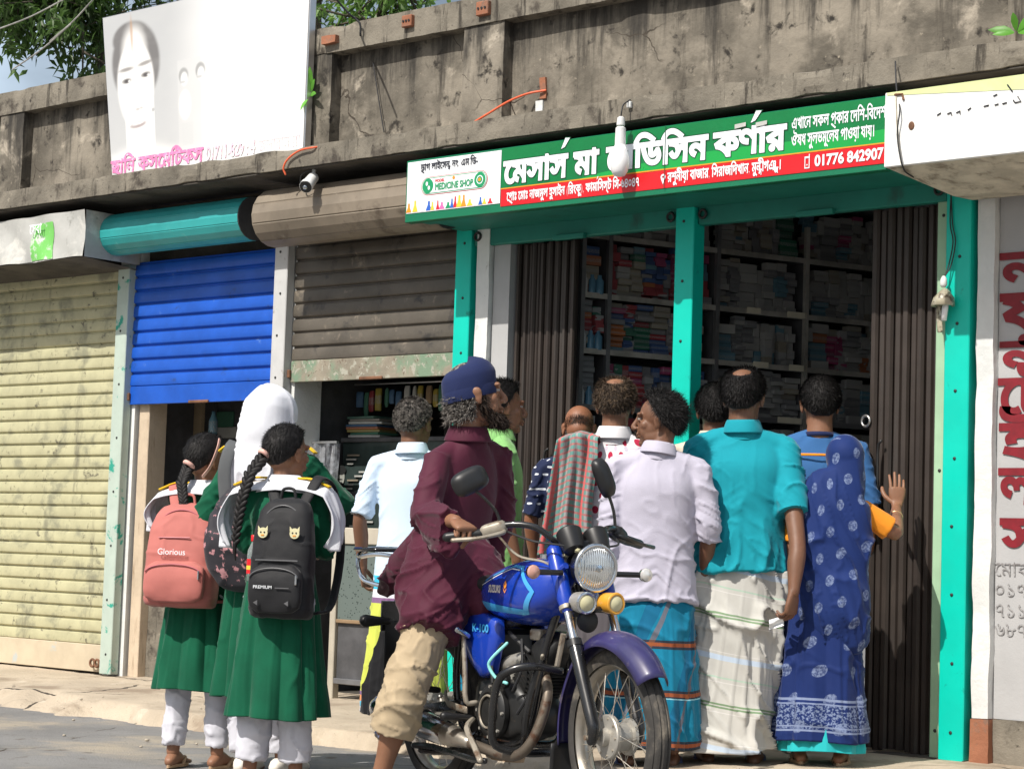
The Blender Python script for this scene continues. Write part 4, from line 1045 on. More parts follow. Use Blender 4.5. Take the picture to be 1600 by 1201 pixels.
sub('rail_plate', MB().box(-1.15, -.15, .895, -.95, .15, .912, .006), 'frame_black')
sub('number_plate', MB().box(-1.0, -.09, .58, -.985, .09, .70, .003), 'frame_black')
sub('rear_indicator', MB().loft([(-.95, -.08, .62), (-.97, -.17, .62)], [.014, .026], n=10, sub=1), 'black_plastic')
# frame and crash guard
for sd in (-1, 1):
    sub('frame_tube', MB().loft([(.30, sd*.02, .80), (.22, sd*.05, .58), (.16, sd*.07, .30), (.05, sd*.08, .22), (-.25, sd*.09, .24), (-.33, sd*.10, .40), (-.30, sd*.11, .62)], [.015]*7, n=10, sub=4), 'frame_black')
    sub('seat_tube', MB().loft([(.28, 0, .74), (-.05, sd*.07, .645), (-.40, sd*.11, .665), (-.85, sd*.10, .75)], [.015]*4, n=8, sub=3), 'frame_black')
    sub('swing_arm', MB().loft([(-.28, sd*.10, .34), (-.615, sd*.10, .30)], [.022, .018], n=10, sub=1, power=4), 'frame_black')
    sp = sub('shock_absorber', MB().tube([(-.47, sd*.125, .66), (-.60, sd*.125, .33)], .012), 'chrome')
    a, b = np.array([-.475, sd*.125, .645]), np.array([-.585, sd*.125, .38]); pts = [a+(b-a)*t+.026*np.array([math.cos(t*60), 0, math.sin(t*60)]) for t in np.linspace(0, 1, 90)]
    sub('spring', MB().tube(pts, .005, n=5), 'frame_black', sp)
    # crash guard loop
    sub('crash_guard', MB().loft([(.27, sd*.02, .50), (.26, sd*.12, .515), (.22, sd*.19, .50), (.17, sd*.215, .45), (.14, sd*.215, .32), (.13, sd*.19, .23), (.15, sd*.08, .205), (.16, 0, .205)], [.0145]*8, n=10, sub=5), 'frame_black')
sub('guard_brace', MB().tube([(.26, -.03, .50), (.30, -.03, .63)], .010), 'steel_dirty')
sub('guard_stay', MB().loft([(.25, -.10, .51), (.22, -.12, .36), (.17, -.10, .24)], [.013]*3, n=8, sub=3), 'frame_black')
# engine
eng = sub('engine', MB().loft([(-.18, 0, .36), (-.08, 0, .35), (.04, 0, .34), (.10, 0, .33)], [(.09, .10), (.10, .12), (.10, .11), (.08, .08)], (0, 1, 0), n=24, sub=3, power=4), 'engine_black')
for k in range(11):
    a = np.array([.055, 0, .40])+np.array([.62, 0, .78])*(k*.0155); u1 = np.array([.78, 0, -.62])
    L = []
    for h_ in (-.0025, .0025):
        c = a+np.array([.62, 0, .78])*h_; L.append([c+u1*x+np.array([0, y, 0]) for x, y in ((-.06, -.07), (.06, -.07), (.075, -.05), (.075, .05), (.06, .07), (-.06, .07), (-.07, .05), (-.07, -.05))])
    sub('fin', MB().rings(L), 'engine_black', eng, False)
sub('cylinder', MB().loft([(.05, 0, .40), (.17, 0, .55)], [.045, .045], n=16, sub=1), 'engine_black', eng)
sub('cylinder_head', MB().loft([(.165, 0, .545), (.20, 0, .585)], [(.06, .065), (.05, .05)], (0, 1, 0), n=16, sub=1, power=4), 'engine_black', eng)
sub('clutch_cover', MB().lathe([(.098, 0), (.098, .018), (.085, .030), (.070, .032), (.066, .028), (.045, .028), (.042, .034), (.02, .036)], (-.035, -.10, .335), (0, -1, 0), 36), 'engine_black', eng)
sub('cover_ring', MB().torus((-.035, -.134, .335), (0, 1, 0), .058, .004, 32, 6), 'steel_dirty', eng)
for k in range(8):
    t = 2*math.pi*k/8; sub('cover_bolt', MB().lathe([(.007, 0), (.006, .008)], (-.035+.090*math.cos(t), -.122, .335+.090*math.sin(t)), (0, -1, 0), 6), 'alloy', eng, False)
sub('oil_filler', MB().lathe([(.03, 0), (.032, .02), (.024, .03)], (.055, -.11, .455), (0, -1, 0), 18), 'engine_black', eng)
sub('carburettor', MB().loft([(-.06, -.04, .50), (.02, -.045, .52), (.07, -.03, .54)], [.032, .028, .022], n=14, sub=2), 'alloy', eng)
sub('carburettor_bowl', MB().lathe([(.026, 0), (.024, -.045)], (-.01, -.045, .50), (0, 0, 1), 14), 'alloy', eng)
sub('clear_hose', MB().loft([(.065, -.12, .585), (.03, -.16, .53), (.02, -.165, .50), (.05, -.15, .46), (.09, -.13, .445)], [.006]*5, n=8, sub=4), 'hose_cyan')
for pts, r in (([(.1, -.08, .60), (.14, -.10, .50), (.10, -.11, .42)], .005), ([(-.02, -.06, .62), (.06, -.08, .60), (.12, -.06, .56)], .008), ([(.22, -.02, .62), (.20, -.06, .52), (.17, -.08, .42), (.12, -.10, .34)], .006), ([(.0, -.1, .58), (-.05, -.11, .52), (-.03, -.12, .44)], .006), ([(.24, .02, .7), (.17, .0, .64), (.05, .02, .62)], .009)):
    sub('cable', MB().loft(pts, [r]*len(pts), n=6, sub=4), 'cable_black')
sub('ignition_coil', MB().box(.10, -.05, .60, .17, .02, .64, .006), 'steel_dirty'); sub('air_box', MB().box(-.20, -.08, .47, -.06, .08, .63, .02), 'black_plastic')
sub('spark_plug_cap', MB().loft([(.20, -.05, .53), (.23, -.07, .55)], [.010, .008], n=8, sub=1), 'steel_dirty')
# exhaust
ex = sub('exhaust_pipe', MB().loft([(.17, -.03, .50), (.24, -.05, .42), (.235, -.08, .30), (.19, -.11, .215), (.10, -.125, .19), (-.05, -.145, .205), (-.18, -.16, .225)], [.019]*7, n=16, sub=5), M('pipe_rusty', (.17, .14, .11), .5, metal=.6, dirt=[((.10, .05, .03), 14, .5, .66)]))
sub('exhaust_joint', MB().loft([(-.13, -.155, .218), (-.20, -.165, .228), (-.28, -.175, .24)], [.024, .036, .046], n=18, sub=2), 'chrome_dull')
mf = sub('silencer', MB().loft([(-.26, -.172, .237), (-.32, -.18, .246), (-.55, -.20, .275), (-.72, -.21, .295), (-.76, -.212, .30)], [.044, .050, .052, .050, .030], n=24, sub=4), 'chrome')
for q in (.22, .46): sub('silencer_band', MB().torus((-.30-.5*q, -.178-.05*q*.8, .244+.07*q), (-1, -.07, .12), .053, .004, 28, 6), 'chrome', mf)
# kick lever, foot pegs, pedals, stands
sub('kick_lever', MB().loft([(-.13, -.13, .36), (-.14, -.165, .365), (-.155, -.165, .48), (-.175, -.165, .60)], [.010, .010, .010, .009], n=10, sub=3), 'steel_dirty')
sub('kick_pedal', MB().loft([(-.17, -.15, .60), (-.17, -.20, .625)], [.011, .013], n=10, sub=1), 'chrome')
sub('brake_pedal', MB().loft([(-.16, -.12, .30), (-.10, -.18, .27), (-.02, -.19, .21), (.04, -.20, .17)], [.011]*4, n=8, sub=3), 'steel_dirty')
sub('foot_peg', MB().loft([(-.16, -.12, .30), (-.165, -.24, .31)], [.012, .016], n=10, sub=1), 'black_plastic')
sub('peg_bracket', MB().loft([(-.36, -.13, .38), (-.28, -.16, .345), (-.16, -.15, .33)], [(.014, .006)]*3, (0, 0, 1), n=8, sub=2), 'steel_dirty')
sub('pillion_peg', MB().loft([(-.42, -.13, .385), (-.43, -.25, .395)], [.012, .017], n=10, sub=1), 'black_plastic')
sub('stand_bar', MB().loft([(.02, -.17, .165), (-.10, -.16, .16), (-.40, -.15, .175), (-.52, -.17, .17)], [.012]*4, n=8, sub=2), 'frame_black')
sub('centre_stand', MB().loft([(-.18, -.09, .24), (-.36, -.11, .16), (-.50, -.15, .155)], [.013]*3, n=8, sub=2), 'frame_black')
sub('chain_case', MB().loft([(-.12, .10, .36), (-.615, .10, .31)], [(.03, .05), (.03, .06)], (0, 1, 0), n=14, sub=1, power=4), 'frame_black')
sub('mud_flap', MB().box(-.98, -.08, .33, -.97, .08, .62, .003), 'black_plastic')
# ================================================================ people
def skin(name, c, red=.0): 
    return M(name, c, .52, vs=9, var=.10, sss=.12, bump=.0006, bs=180, dirt=[((c[0]*.72, c[1]*.62, c[2]*.6), 9, .50, .80)], rv=.08)
skin('skin_dark', (.175, .082, .046)); skin('skin_mid', (.25, .12, .068)); skin('skin_light', (.27, .135, .08)); skin('skin_bald', (.25, .105, .055))
def hairm(name, c, c2=None, k=.5):
    m, nt, b = new_mat(name); v = coords(nt); f = noise(nt, v, 60, 3)
    cc = mixc(nt, ramp(nt, f, k, k+.12), c, c2 or tuple(min(1, x*2.2) for x in c)); setc(nt, b.inputs['Base Color'], cc)
    b.inputs['Roughness'].default_value = .62; b.inputs['Specular IOR Level'].default_value = .3
hairm('hair_black', (.008, .007, .007)); hairm('hair_brown', (.022, .014, .010)); hairm('hair_grey', (.025, .022, .02), (.22, .20, .18), .42); hairm('hair_salt', (.014, .012, .011), (.16, .14, .12), .55)
hairm('hair_straw', (.05, .035, .025), (.16, .11, .07), .5)
M('eye_white', (.36, .32, .29), .35, var=0); M('eye_dark', (.01, .008, .007), .1, var=0); M('lip', (.20, .07, .055), .45, var=.1)

def cloth(name, c, rough=.85, pat=None, var=.06, bump=.0007, trans=0.0, sheen=.15, weave=420, crease=.022):
    """pat(nt, u, v, base) -> colour socket; u, v in metres from the UV map"""
    m, nt, b = new_mat(name); v = coords(nt); f = noise(nt, v, 7, 4)
    base = mixc(nt, ramp(nt, f, .3, .7), tuple(x*(1-var) for x in c), tuple(min(1, x*(1+var)) for x in c))
    if pat:
        uv = nt.nodes.new('ShaderNodeUVMap'); uv.uv_map = 'UVMap'; sp = nt.nodes.new('ShaderNodeSeparateXYZ'); nt.links.new(uv.outputs[0], sp.inputs[0])
        base = pat(nt, sp.outputs[0], sp.outputs[1], base)
    setc(nt, b.inputs['Base Color'], base)
    b.inputs['Roughness'].default_value = rough; b.inputs['Sheen Weight'].default_value = sheen; b.inputs['Sheen Roughness'].default_value = .4
    b.inputs['Specular IOR Level'].default_value = .25
    bn = nt.nodes.new('ShaderNodeBump'); bn.inputs['Distance'].default_value = bump; n2 = noise(nt, v, weave, 2); nt.links.new(n2, bn.inputs['Height'])
    rn = nt.nodes.new('ShaderNodeTexNoise'); rn.noise_type = 'RIDGED_MULTIFRACTAL'; rn.inputs['Scale'].default_value = 6.5; rn.inputs['Detail'].default_value = 2.5; rn.inputs['Roughness'].default_value = .45; rn.inputs['Distortion'].default_value = .7
    nt.links.new(coords(nt, (1.25, 1.25, .8)), rn.inputs['Vector']); b2 = nt.nodes.new('ShaderNodeBump'); b2.inputs['Distance'].default_value = crease; b2.inputs['Strength'].default_value = 1
    nt.links.new(ramp(nt, rn.outputs['Fac'], .25, 1.5), b2.inputs['Height']); nt.links.new(bn.outputs[0], b2.inputs['Normal']); nt.links.new(b2.outputs[0], b.inputs['Normal'])
    return m
def band(nt, x, period, lo, hi, off=0.0):
    """1 where frac(x/period+off) lies in lo..hi"""
    f = mth(nt, 'FRACT', mth(nt, 'MULTIPLY_ADD', x, 1/period, off+50))
    return mth(nt, 'MULTIPLY', mth(nt, 'GREATER_THAN', f, lo), mth(nt, 'LESS_THAN', f, hi))
def motif(nt, u, v, pu, pv, r, ru=1.0, stag=.5):
    """staggered blob motifs -> mask"""
    row = mth(nt, 'FLOOR', mth(nt, 'MULTIPLY_ADD', v, 1/pv, 50))
    uu = mth(nt, 'ADD', mth(nt, 'MULTIPLY_ADD', u, 1/pu, 50), mth(nt, 'MULTIPLY', row, stag))
    fu = mth(nt, 'MULTIPLY', mth(nt, 'SUBTRACT', mth(nt, 'FRACT', uu), .5), pu/(r*ru)); fv = mth(nt, 'MULTIPLY', mth(nt, 'SUBTRACT', mth(nt, 'FRACT', mth(nt, 'MULTIPLY_ADD', v, 1/pv, 50)), .5), pv/r)
    d = mth(nt, 'ADD', mth(nt, 'MULTIPLY', fu, fu), mth(nt, 'MULTIPLY', fv, fv))
    return mth(nt, 'LESS_THAN', d, 1.0), d
cloth('cloth_green', (.002, .086, .042), var=.14, crease=.03); cloth('cloth_white', (.66, .67, .72), var=.04, crease=.03); cloth('cloth_yellow', (.75, .48, .02)); cloth('cloth_pants', (.58, .58, .64), var=.04)
cloth('cloth_teal', (.006, .27, .34), weave=260, var=.05); cloth('cloth_lavender', (.47, .45, .54), weave=260, var=.05, bump=.0012); cloth('cloth_sky', (.60, .72, .86), var=.03)
cloth('cloth_maroon', (.070, .010, .026), rough=.7, var=.1, crease=.010); cloth('cloth_khaki', (.42, .33, .215), var=.07, crease=.010); cloth('cloth_navy', (.012, .020, .075), var=.06); cloth('cloth_lime', (.22, .46, .16), var=.06)
cloth('cloth_jersey', (.035, .12, .30), var=.05); cloth('cloth_orange', (.78, .27, .02), var=.05); cloth('cloth_cream', (.60, .52, .42)); cloth('cloth_aqua', (.02, .42, .45)); cloth('cloth_grey', (.10, .09, .10)); cloth('cloth_pink', (.62, .36, .33))
def p_dots(nt, u, v, b):
    m, _ = motif(nt, u, v, .035, .035, .0055); return mixc(nt, m, b, (.65, .68, .75))
cloth('cloth_dotted_navy', (.013, .02, .06), pat=p_dots)
def p_flower(nt, u, v, b):
    m, d = motif(nt, u, v, .075, .06, .017); m2, _ = motif(nt, u, mth(nt, 'ADD', v, .03), .075, .06, .012)
    c = mixc(nt, m, b, (.42, .02, .06)); c = mixc(nt, m2, c, (.55, .50, .60)); return mixc(nt, band(nt, v, .06, .0, .05), c, (.62, .55, .62))
cloth('cloth_print_white', (.70, .68, .70), pat=p_flower)
def p_gamcha(nt, u, v, b):
    c = mixc(nt, band(nt, u, .036, 0, .42), b, (.30, .30, .30)); c = mixc(nt, mth(nt, 'MULTIPLY', band(nt, v, .030, 0, .36), .8), c, (.42, .12, .12)); return mixc(nt, mth(nt, 'MULTIPLY', band(nt, u, .18, 0, .10), .85), c, (.60, .10, .10))
cloth('cloth_gamcha', (.12, .26, .235), pat=p_gamcha, var=.1)
def p_lungi_white(nt, u, v, b):
    c = b
    for (pd, lo, hi, off, col) in ((.36, .0, .022, .05, (.12, .22, .10)), (.36, .034, .056, .05, (.12, .22, .10)), (.36, .0, .06, .52, (.45, .55, .68)), (.36, .0, .018, .72, (.36, .50, .40)), (.12, 0, .03, .3, (.62, .60, .58))):
        c = mixc(nt, mth(nt, 'MULTIPLY', band(nt, v, pd, lo, hi, off), .85), c, col)
    return mixc(nt, mth(nt, 'LESS_THAN', v, .028), c, (.03, .12, .06))
cloth('lungi_white', (.50, .49, .455), pat=p_lungi_white)
def p_lungi_blue(nt, u, v, b):
    c = mixc(nt, mth(nt, 'MULTIPLY', band(nt, u, .21, .0, .24), .65), b, (.006, .10, .22))
    c = mixc(nt, mth(nt, 'MULTIPLY', band(nt, v, .20, .0, .18), .9), c, (.03, .022, .03)); c = mixc(nt, mth(nt, 'MULTIPLY', band(nt, v, .20, .055, .13), .9), c, (.35, .09, .03))
    c = mixc(nt, mth(nt, 'MULTIPLY', band(nt, u, .21, .28, .36), .45), c, (.30, .10, .03)); return mixc(nt, band(nt, v, .40, .5, .512), c, (.3, .6, .7))
cloth('lungi_blue', (.006, .19, .32), pat=p_lungi_blue)
def p_lungi_multi(nt, u, v, b):
    c = b; P_ = .62
    for lo, hi, col in ((.0, .045, (.72, .72, .78)), (.045, .085, (.10, .50, .72)), (.085, .13, (.80, .30, .12)), (.13, .16, (.22, .12, .24)), (.80, .84, (.22, .12, .24)), (.84, .90, (.72, .72, .78)), (.90, 1.0, (.05, .48, .68))):
        c = mixc(nt, band(nt, v, P_, lo, hi, .0), c, col)
    return mixc(nt, band(nt, u, .5, .40, .62, .15), c, (.012, .012, .014))
cloth('lungi_multi', (.55, .60, .10), pat=p_lungi_multi)
def p_saree(nt, u, v, b):
    m, d = motif(nt, u, v, .13, .115, .026, .82); wob = noise(nt, coords(nt), 95, 3)
    c = mixc(nt, mth(nt, 'MULTIPLY', m, mth(nt, 'MULTIPLY_ADD', ramp(nt, wob, .40, .62), .55, .15)), b, (.24, .30, .46))
    bd = mth(nt, 'MULTIPLY', mth(nt, 'GREATER_THAN', v, .05), mth(nt, 'LESS_THAN', v, .155))
    c = mixc(nt, mth(nt, 'MULTIPLY', bd, ramp(nt, noise(nt, coords(nt), 110, 2), .46, .58)), c, (.17, .22, .36))
    for lo, hi in ((.04, .048), (.058, .064), (.15, .156), (.166, .176)):
        c = mixc(nt, mth(nt, 'MULTIPLY', mth(nt, 'GREATER_THAN', v, lo), mth(nt, 'LESS_THAN', v, hi)), c, (.20, .25, .40))
    return c
cloth('saree_blue', (.006, .021, .115), pat=p_saree, rough=.75)
def p_pallu(nt, u, v, b):
    m, d = motif(nt, u, v, .095, .10, .023, .8); wob = noise(nt, coords(nt), 95, 3)
    c = mixc(nt, mth(nt, 'MULTIPLY', m, mth(nt, 'MULTIPLY_ADD', ramp(nt, wob, .40, .62), .55, .15)), b, (.22, .28, .44))
    e = mth(nt, 'MULTIPLY', mth(nt, 'GREATER_THAN', u, .40), mth(nt, 'LESS_THAN', u, .47))
    c = mixc(nt, mth(nt, 'MULTIPLY', e, mth(nt, 'GREATER_THAN', noise(nt, coords(nt), 130, 2), .48)), c, (.42, .46, .58))
    return c
cloth('saree_pallu', (.007, .024, .125), pat=p_pallu, rough=.75)
cloth('bag_pink', (.46, .15, .13), rough=.7, weave=700); cloth('bag_black', (.014, .014, .016), rough=.6, weave=700); M('zip', (.45, .12, .14), .5); M('bag_trim', (.10, .10, .105), .4); M('strap_grey', (.075, .08, .085), .8)
def p_bagflower(nt, u, v, b):
    f = noise(nt, coords(nt), 28, 3); return mixc(nt, ramp(nt, f, .56, .62), b, (.45, .22, .24))
cloth('bag_flower', (.03, .028, .035), pat=p_bagflower, rough=.6)
M('sandal_tan', (.45, .30, .18), .6); M('shoe_white', (.70, .66, .60), .5); M('sandal_blue', (.12, .14, .28), .5); M('band_pink', (.72, .42, .36), .6)

def rotm(yaw, pitch=0, roll=0):
    """columns = right, forward, up of a head turned yaw (left +), pitch up +, roll"""
    return np.array(Matrix.Rotation(yaw, 3, 'Z')@Matrix.Rotation(pitch, 3, 'X')@Matrix.Rotation(roll, 3, 'Y'))
def nrm(a): a = np.array(a, float); return a/np.linalg.norm(a)

class Fig:
    def __init__(s, label, h, loc, rz, skin='skin_mid', cat='person', head_yaw=0, head_pitch=0, head_roll=0, build_=1.0, female=False, lean=(0, 0), headk=1.06, group=None):
        s.k = h/1.70; s.root = thing('person', label, cat, loc, rz, group); s.skin = skin; s.b = build_
        lx, ly = lean
        sh = .165 if female else .185
        s.J = dict(pelvis=(0, 0, .93), waist=(lx*.3, ly*.3, 1.06), chest=(lx*.8, ly*.8, 1.28), neck=(lx, ly, 1.44), head=(lx*1.15, ly*1.15+.012, 1.580),
                   hip0=(-.085, 0, .90), hip1=(.085, 0, .90), knee0=(-.09, .01, .48), knee1=(.09, .01, .48), ank0=(-.10, -.01, .08), ank1=(.10, -.01, .08),
                   sh0=(lx*.9-sh, ly*.9, 1.370), sh1=(lx*.9+sh, ly*.9, 1.370), el0=(lx*.6-sh-.055, ly*.6-.02, 1.10), el1=(lx*.6+sh+.055, ly*.6-.02, 1.10),
                   wr0=(lx*.4-sh-.045, ly*.4+.06, .86), wr1=(lx*.4+sh+.045, ly*.4+.06, .86))
        s.H = rotm(head_yaw, head_pitch, head_roll); s.hk = headk
        s.curl = {0: 35, 1: 35}; s.hand_dir = {}; s.palm_n = {}; s.foot_dir = {0: (-.12, 1, 0), 1: (.12, 1, 0)}; s.hands = {0: True, 1: True}; s.female = female
        s.legs = True; s.thin_arm = .88 if female else 1.0
    def set(s, **kw): s.J.update(kw); return s
    def j(s, n): return np.array(s.J[n], float)*s.k
    def hp(s, p): return s.j('head')+s.H@(np.array(p, float)*s.k*s.hk)
    def headmesh(s):
        mb = MB(); K = s.k*s.hk; E = lambda c, r, rr=None: mb.ell(s.hp(c), np.array(r)*K, s.H if rr is None else s.H@rr, 22, 16)
        E((0, -.012, .030), (.0735, .092, .084)); E((0, -.030, -.020), (.060, .066, .058)); E((0, .028, -.028), (.058, .060, .078)); E((0, .034, -.072), (.046, .046, .036)); E((0, .070, -.094), (.021, .017, .016))
        for q in (-1, 1):
            E((q*.030, .076, .030), (.028, .014, .010)); E((q*.041, .054, -.018), (.019, .021, .022)); E((q*.042, .022, -.066), (.014, .038, .034)); E((q*.034, .058, -.045), (.018, .018, .030))
            E((q*.011, .098, -.030), (.010, .011, .008))
            Rr = rotm(q*R(-22)); E((q*.078, -.006, -.006), (.007, .018, .030), Rr); E((q*.0815, -.012, .008), (.006, .019, .016), Rr); E((q*.076, -.000, -.030), (.006, .010, .011), Rr)
            E((q*.0260, .0800, .0185), (.0150, .0100, .0070)); E((q*.0260, .0790, .0035), (.0140, .0090, .0055))
        mb.loft([s.hp((0, .084, .026)), s.hp((0, .094, .004)), s.hp((0, .109, -.020)), s.hp((0, .108, -.030))], [x*K for x in (.009, .010, .0125, .010)], n=12)
        E((0, .094, -.055), (.023, .009, .0065)); E((0, .091, -.068), (.020, .010, .0075)); E((0, .082, -.045), (.022, .010, .012))
        mb.loft([s.j('neck')+np.array([0, -.01, -.05])*s.k, s.j('neck')*.5+s.hp((0, -.03, -.05))*.5, s.hp((0, -.022, -.035))], [x*s.k*s.b**.5*(.88 if s.female else 1) for x in (.066, .056, .054)], n=20)
        mb.loft([s.hp((0, .0, -.06)), s.hp((0, .035, -.085))], [.035*K, .03*K], n=14, sub=1)
        return remesh(mb, .0040*K, 7, .5)
    def hand(s, mb, i, cl=None, spread=1.0, grip=None):
        K = s.k*getattr(s, 'handk', .92 if s.female else 1.0); q = -1 if i == 0 else 1; w = s.j('wr%d' % i); e = s.j('el%d' % i); fa = nrm(w-e)
        d = nrm(s.hand_dir.get(i, fa*.9+np.array([0, .15, -.1]))); n = np.array(s.palm_n.get(i, (-q*1.0, .15, 0)), float); n = nrm(n-d*(n@d)); sd = np.cross(d, n)*(1 if i == 1 else -1)
        # sd points to the thumb side; make it forward/up for a hanging hand
        cl = s.curl[i] if cl is None else cl
        if np.isscalar(cl): cl = (cl*.8, cl*.95, cl, cl*1.1)
        pc = [w-fa*.015*K, w+d*.02*K, w+d*.055*K, w+d*.088*K]
        mb.loft(pc, [(.024*K, .019*K), (.031*K, .0155*K), (.0405*K, .0145*K), (.041*K, .012*K)], sd, n=16, power=2.6, capmul=.6)
        L = (.071, .079, .073, .057)
        for f in range(4):
            off = (.030, .0105, -.0095, -.029)[f]; r0 = (.0088, .0092, .0088, .0078)[f]
            p = w+d*(.082-.004*abs(f-1.2))*K+sd*off*K; ang = 0; dd = d+sd*off*2.6*spread; dd = nrm(dd); P_ = [p-dd*.018*K, p]; RR = [r0*K, r0*K*1.05]
            for sgm, (fr, cw) in enumerate(((.46, .85), (.30, 1.1), (.24, .75))):
                ang += R(cl[f])*cw; v = dd*math.cos(ang)+n*math.sin(ang); p = p+v*L[f]*fr*1.04*K; P_.append(p); RR.append(r0*K*(1.0-.10*(sgm+1)))
            mb.loft(P_, RR, n=10, sub=3, lat=sd)
        t0 = w+d*.022*K+sd*.026*K+n*.004*K; td = nrm(d*.62+sd*.75+n*.35); t1 = t0+td*.036*K; t2 = t1+nrm(d*.85+sd*.35+n*.45)*.030*K; t3 = t2+nrm(d*.9+sd*.05+n*.55)*.024*K
        if grip: t1, t2, t3 = t0+nrm(d*.6+sd*.4+n*.6)*.034*K, t0+nrm(d*.55+n*.9)*.06*K, t0+nrm(d*.35+n*1.1-sd*.1)*.078*K
        mb.loft([t0-td*.02*K, t0, t1, t2, t3], [.013*K, .0135*K, .0115*K, .0105*K, .0085*K], n=12, sub=3, lat=n)
    def body(s, skirt_only=False):
        V, N, Fc = s.headmesh(); mb = MB(); mb.add(V, Fc); k = s.k; b = s.b
        lat = nrm(s.j('sh1')-s.j('sh0'))
        mb.loft([s.j('pelvis')-(0, 0, .06*k), s.j('pelvis'), s.j('waist'), s.j('chest'), s.j('neck')-(0, 0, .03*k)], [(.13*k*b, .09*k*b), (.14*k*b, .10*k*b), (.125*k*b, .085*k*b), (.135*k*b, .09*k*b), (.06*k, .055*k)], lat, n=20)
        for i in (0, 1):
            a = s.thin_arm*k; S, E, W = s.j('sh%d' % i), s.j('el%d' % i), s.j('wr%d' % i)
            mb.loft([S, S*.5+E*.5, E, E*.62+W*.38, W*.85+E*.15, W], [.034*a*b, .038*a*b, .035*a, .037*a, .026*a, .0235*a], n=16, sub=3)
            if s.hands[i]: s.hand(mb, i, grip=getattr(s, 'grip', {}).get(i), spread=getattr(s, 'spread', {}).get(i, 1.0))
            if s.legs:
                Hh, Kn, A = s.j('hip%d' % i), s.j('knee%d' % i), s.j('ank%d' % i)
                q = -1 if i == 0 else 1
                mb.loft([Hh, Hh*.5+Kn*.5, Kn, Kn*.68+A*.32, A*.7+Kn*.3, A], [.078*k*b, .066*k, .050*k, .052*k*s.thin_arm, .036*k, .033*k], n=16, sub=3)
                s.foot(mb, i)
        o = mb.build('body', s.skin, s.root, smooth=True); s.bodyo = o
        for q in (-1, 1):
            MB().ell(s.hp((q*.0265, .0775, .011)), np.array((.0115, .0105, .0095))*s.k*s.hk, s.H, 14, 10).build('eye', 'eye_white', s.root, smooth=True)
            MB().ell(s.hp((q*.0268, .0850, .011)), np.array((.0058, .0045, .0058))*s.k*s.hk, s.H, 12, 8).build('iris', 'eye_dark', s.root, smooth=True)
            G = []
            for t in np.linspace(0, 1, 7): G.append(s.hp((q*(.012+.032*t), .0925-.012*t*t-.006*t, .030+.006*math.sin(t*math.pi*.9))))
            MB().loft(G, [.0016*s.k]+[.0030*s.k]*5+[.001*s.k], n=6, sub=1).build('eyebrow', 'hair_black', s.root, smooth=True)
        MB().loft([s.hp((-.021, .0975, -.060)), s.hp((-.01, .1015, -.059)), s.hp((0, .1022, -.0605)), s.hp((.01, .1015, -.059)), s.hp((.021, .0975, -.060))], [.0012*s.k, .0026*s.k, .003*s.k, .0026*s.k, .0012*s.k], n=8, sub=2).build('lips', 'lip', s.root, smooth=True)
        return s
    def foot(s, mb, i):
        k = s.k; A = s.j('ank%d' % i); d = nrm(s.foot_dir[i]); up = np.array([0, 0, 1.0]); z0 = A[2]-.075*k
        lat = nrm(np.cross(d, up)); base = np.array([A[0], A[1], z0])
        f = lambda a, z: base+d*a*k+up*z*k
        mb.loft([f(-.045, .028), f(-.03, .032), f(.02, .045), f(.07, .034), f(.12, .022), f(.155, .018)], [(.026*k, .024*k), (.030*k, .030*k), (.032*k, .042*k), (.036*k, .030*k), (.043*k, .019*k), (.040*k, .014*k)], lat, n=16, sub=2, power=2.4)
        for t in range(5):
            o = (-.030+.0145*t)*(-1 if i == 0 else 1)*-1; L_ = (.030, .026, .022, .019, .015)[t if True else 0]; r = (.011, .0085, .008, .0075, .007)[t]
            p = base+d*.155*k+lat*o*(-1 if i else -1)*k
            p = base+d*(.158-.004*t)*k+lat*((-1 if i == 1 else 1)*(.030-.0155*t))*k+up*.013*k
            mb.loft([p-d*.012*k, p+d*L_*.5*k, p+d*L_*k-up*.002*k], [r*k]*3, n=8, sub=1, lat=lat)
    def sandal(s, i, mat, closed=False):
        k = s.k; A = s.j('ank%d' % i); d = nrm(s.foot_dir[i]); up = np.array([0, 0, 1.0]); lat = nrm(np.cross(d, up)); base = np.array([A[0], A[1], A[2]-.075*k])
        t = s.root
        if closed:
            mb = MB(); mb.loft([base+d*a*k+up*z*k for a, z in ((-.055, .03), (-.035, .036), (.03, .040), (.09, .036), (.15, .028), (.19, .024))], [(.030*k, .032*k), (.037*k, .038*k), (.038*k, .042*k), (.044*k, .038*k), (.046*k, .028*k), (.034*k, .018*k)], lat, n=18, power=2.6)
            mb.build('shoe', mat, t, smooth=True)
        n = 26; L = []
        for z in (-.004, .012 if not closed else .004):
            ring = []
            for q in range(n):
                a = 2*math.pi*q/n; x = .062+.128*math.cos(a); w = (.043+.008*math.cos(a)-.010*(math.cos(a) < -.3))*math.sin(a); ring.append(base+d*x*k+lat*w*k*1.08+up*z*k)
            L.append(ring)
        MB().rings(L).build('sole', mat, t)
        if not closed:
            for q in (-1, 1):
                MB().loft([base+d*.145*k+up*.02*k, base+d*.11*k+lat*q*.030*k+up*.045*k, base+d*.05*k+lat*q*.042*k+up*.012*k], [(.010*k, .004*k)]*3, lat, n=8, sub=4).build('strap', mat, t, smooth=True)
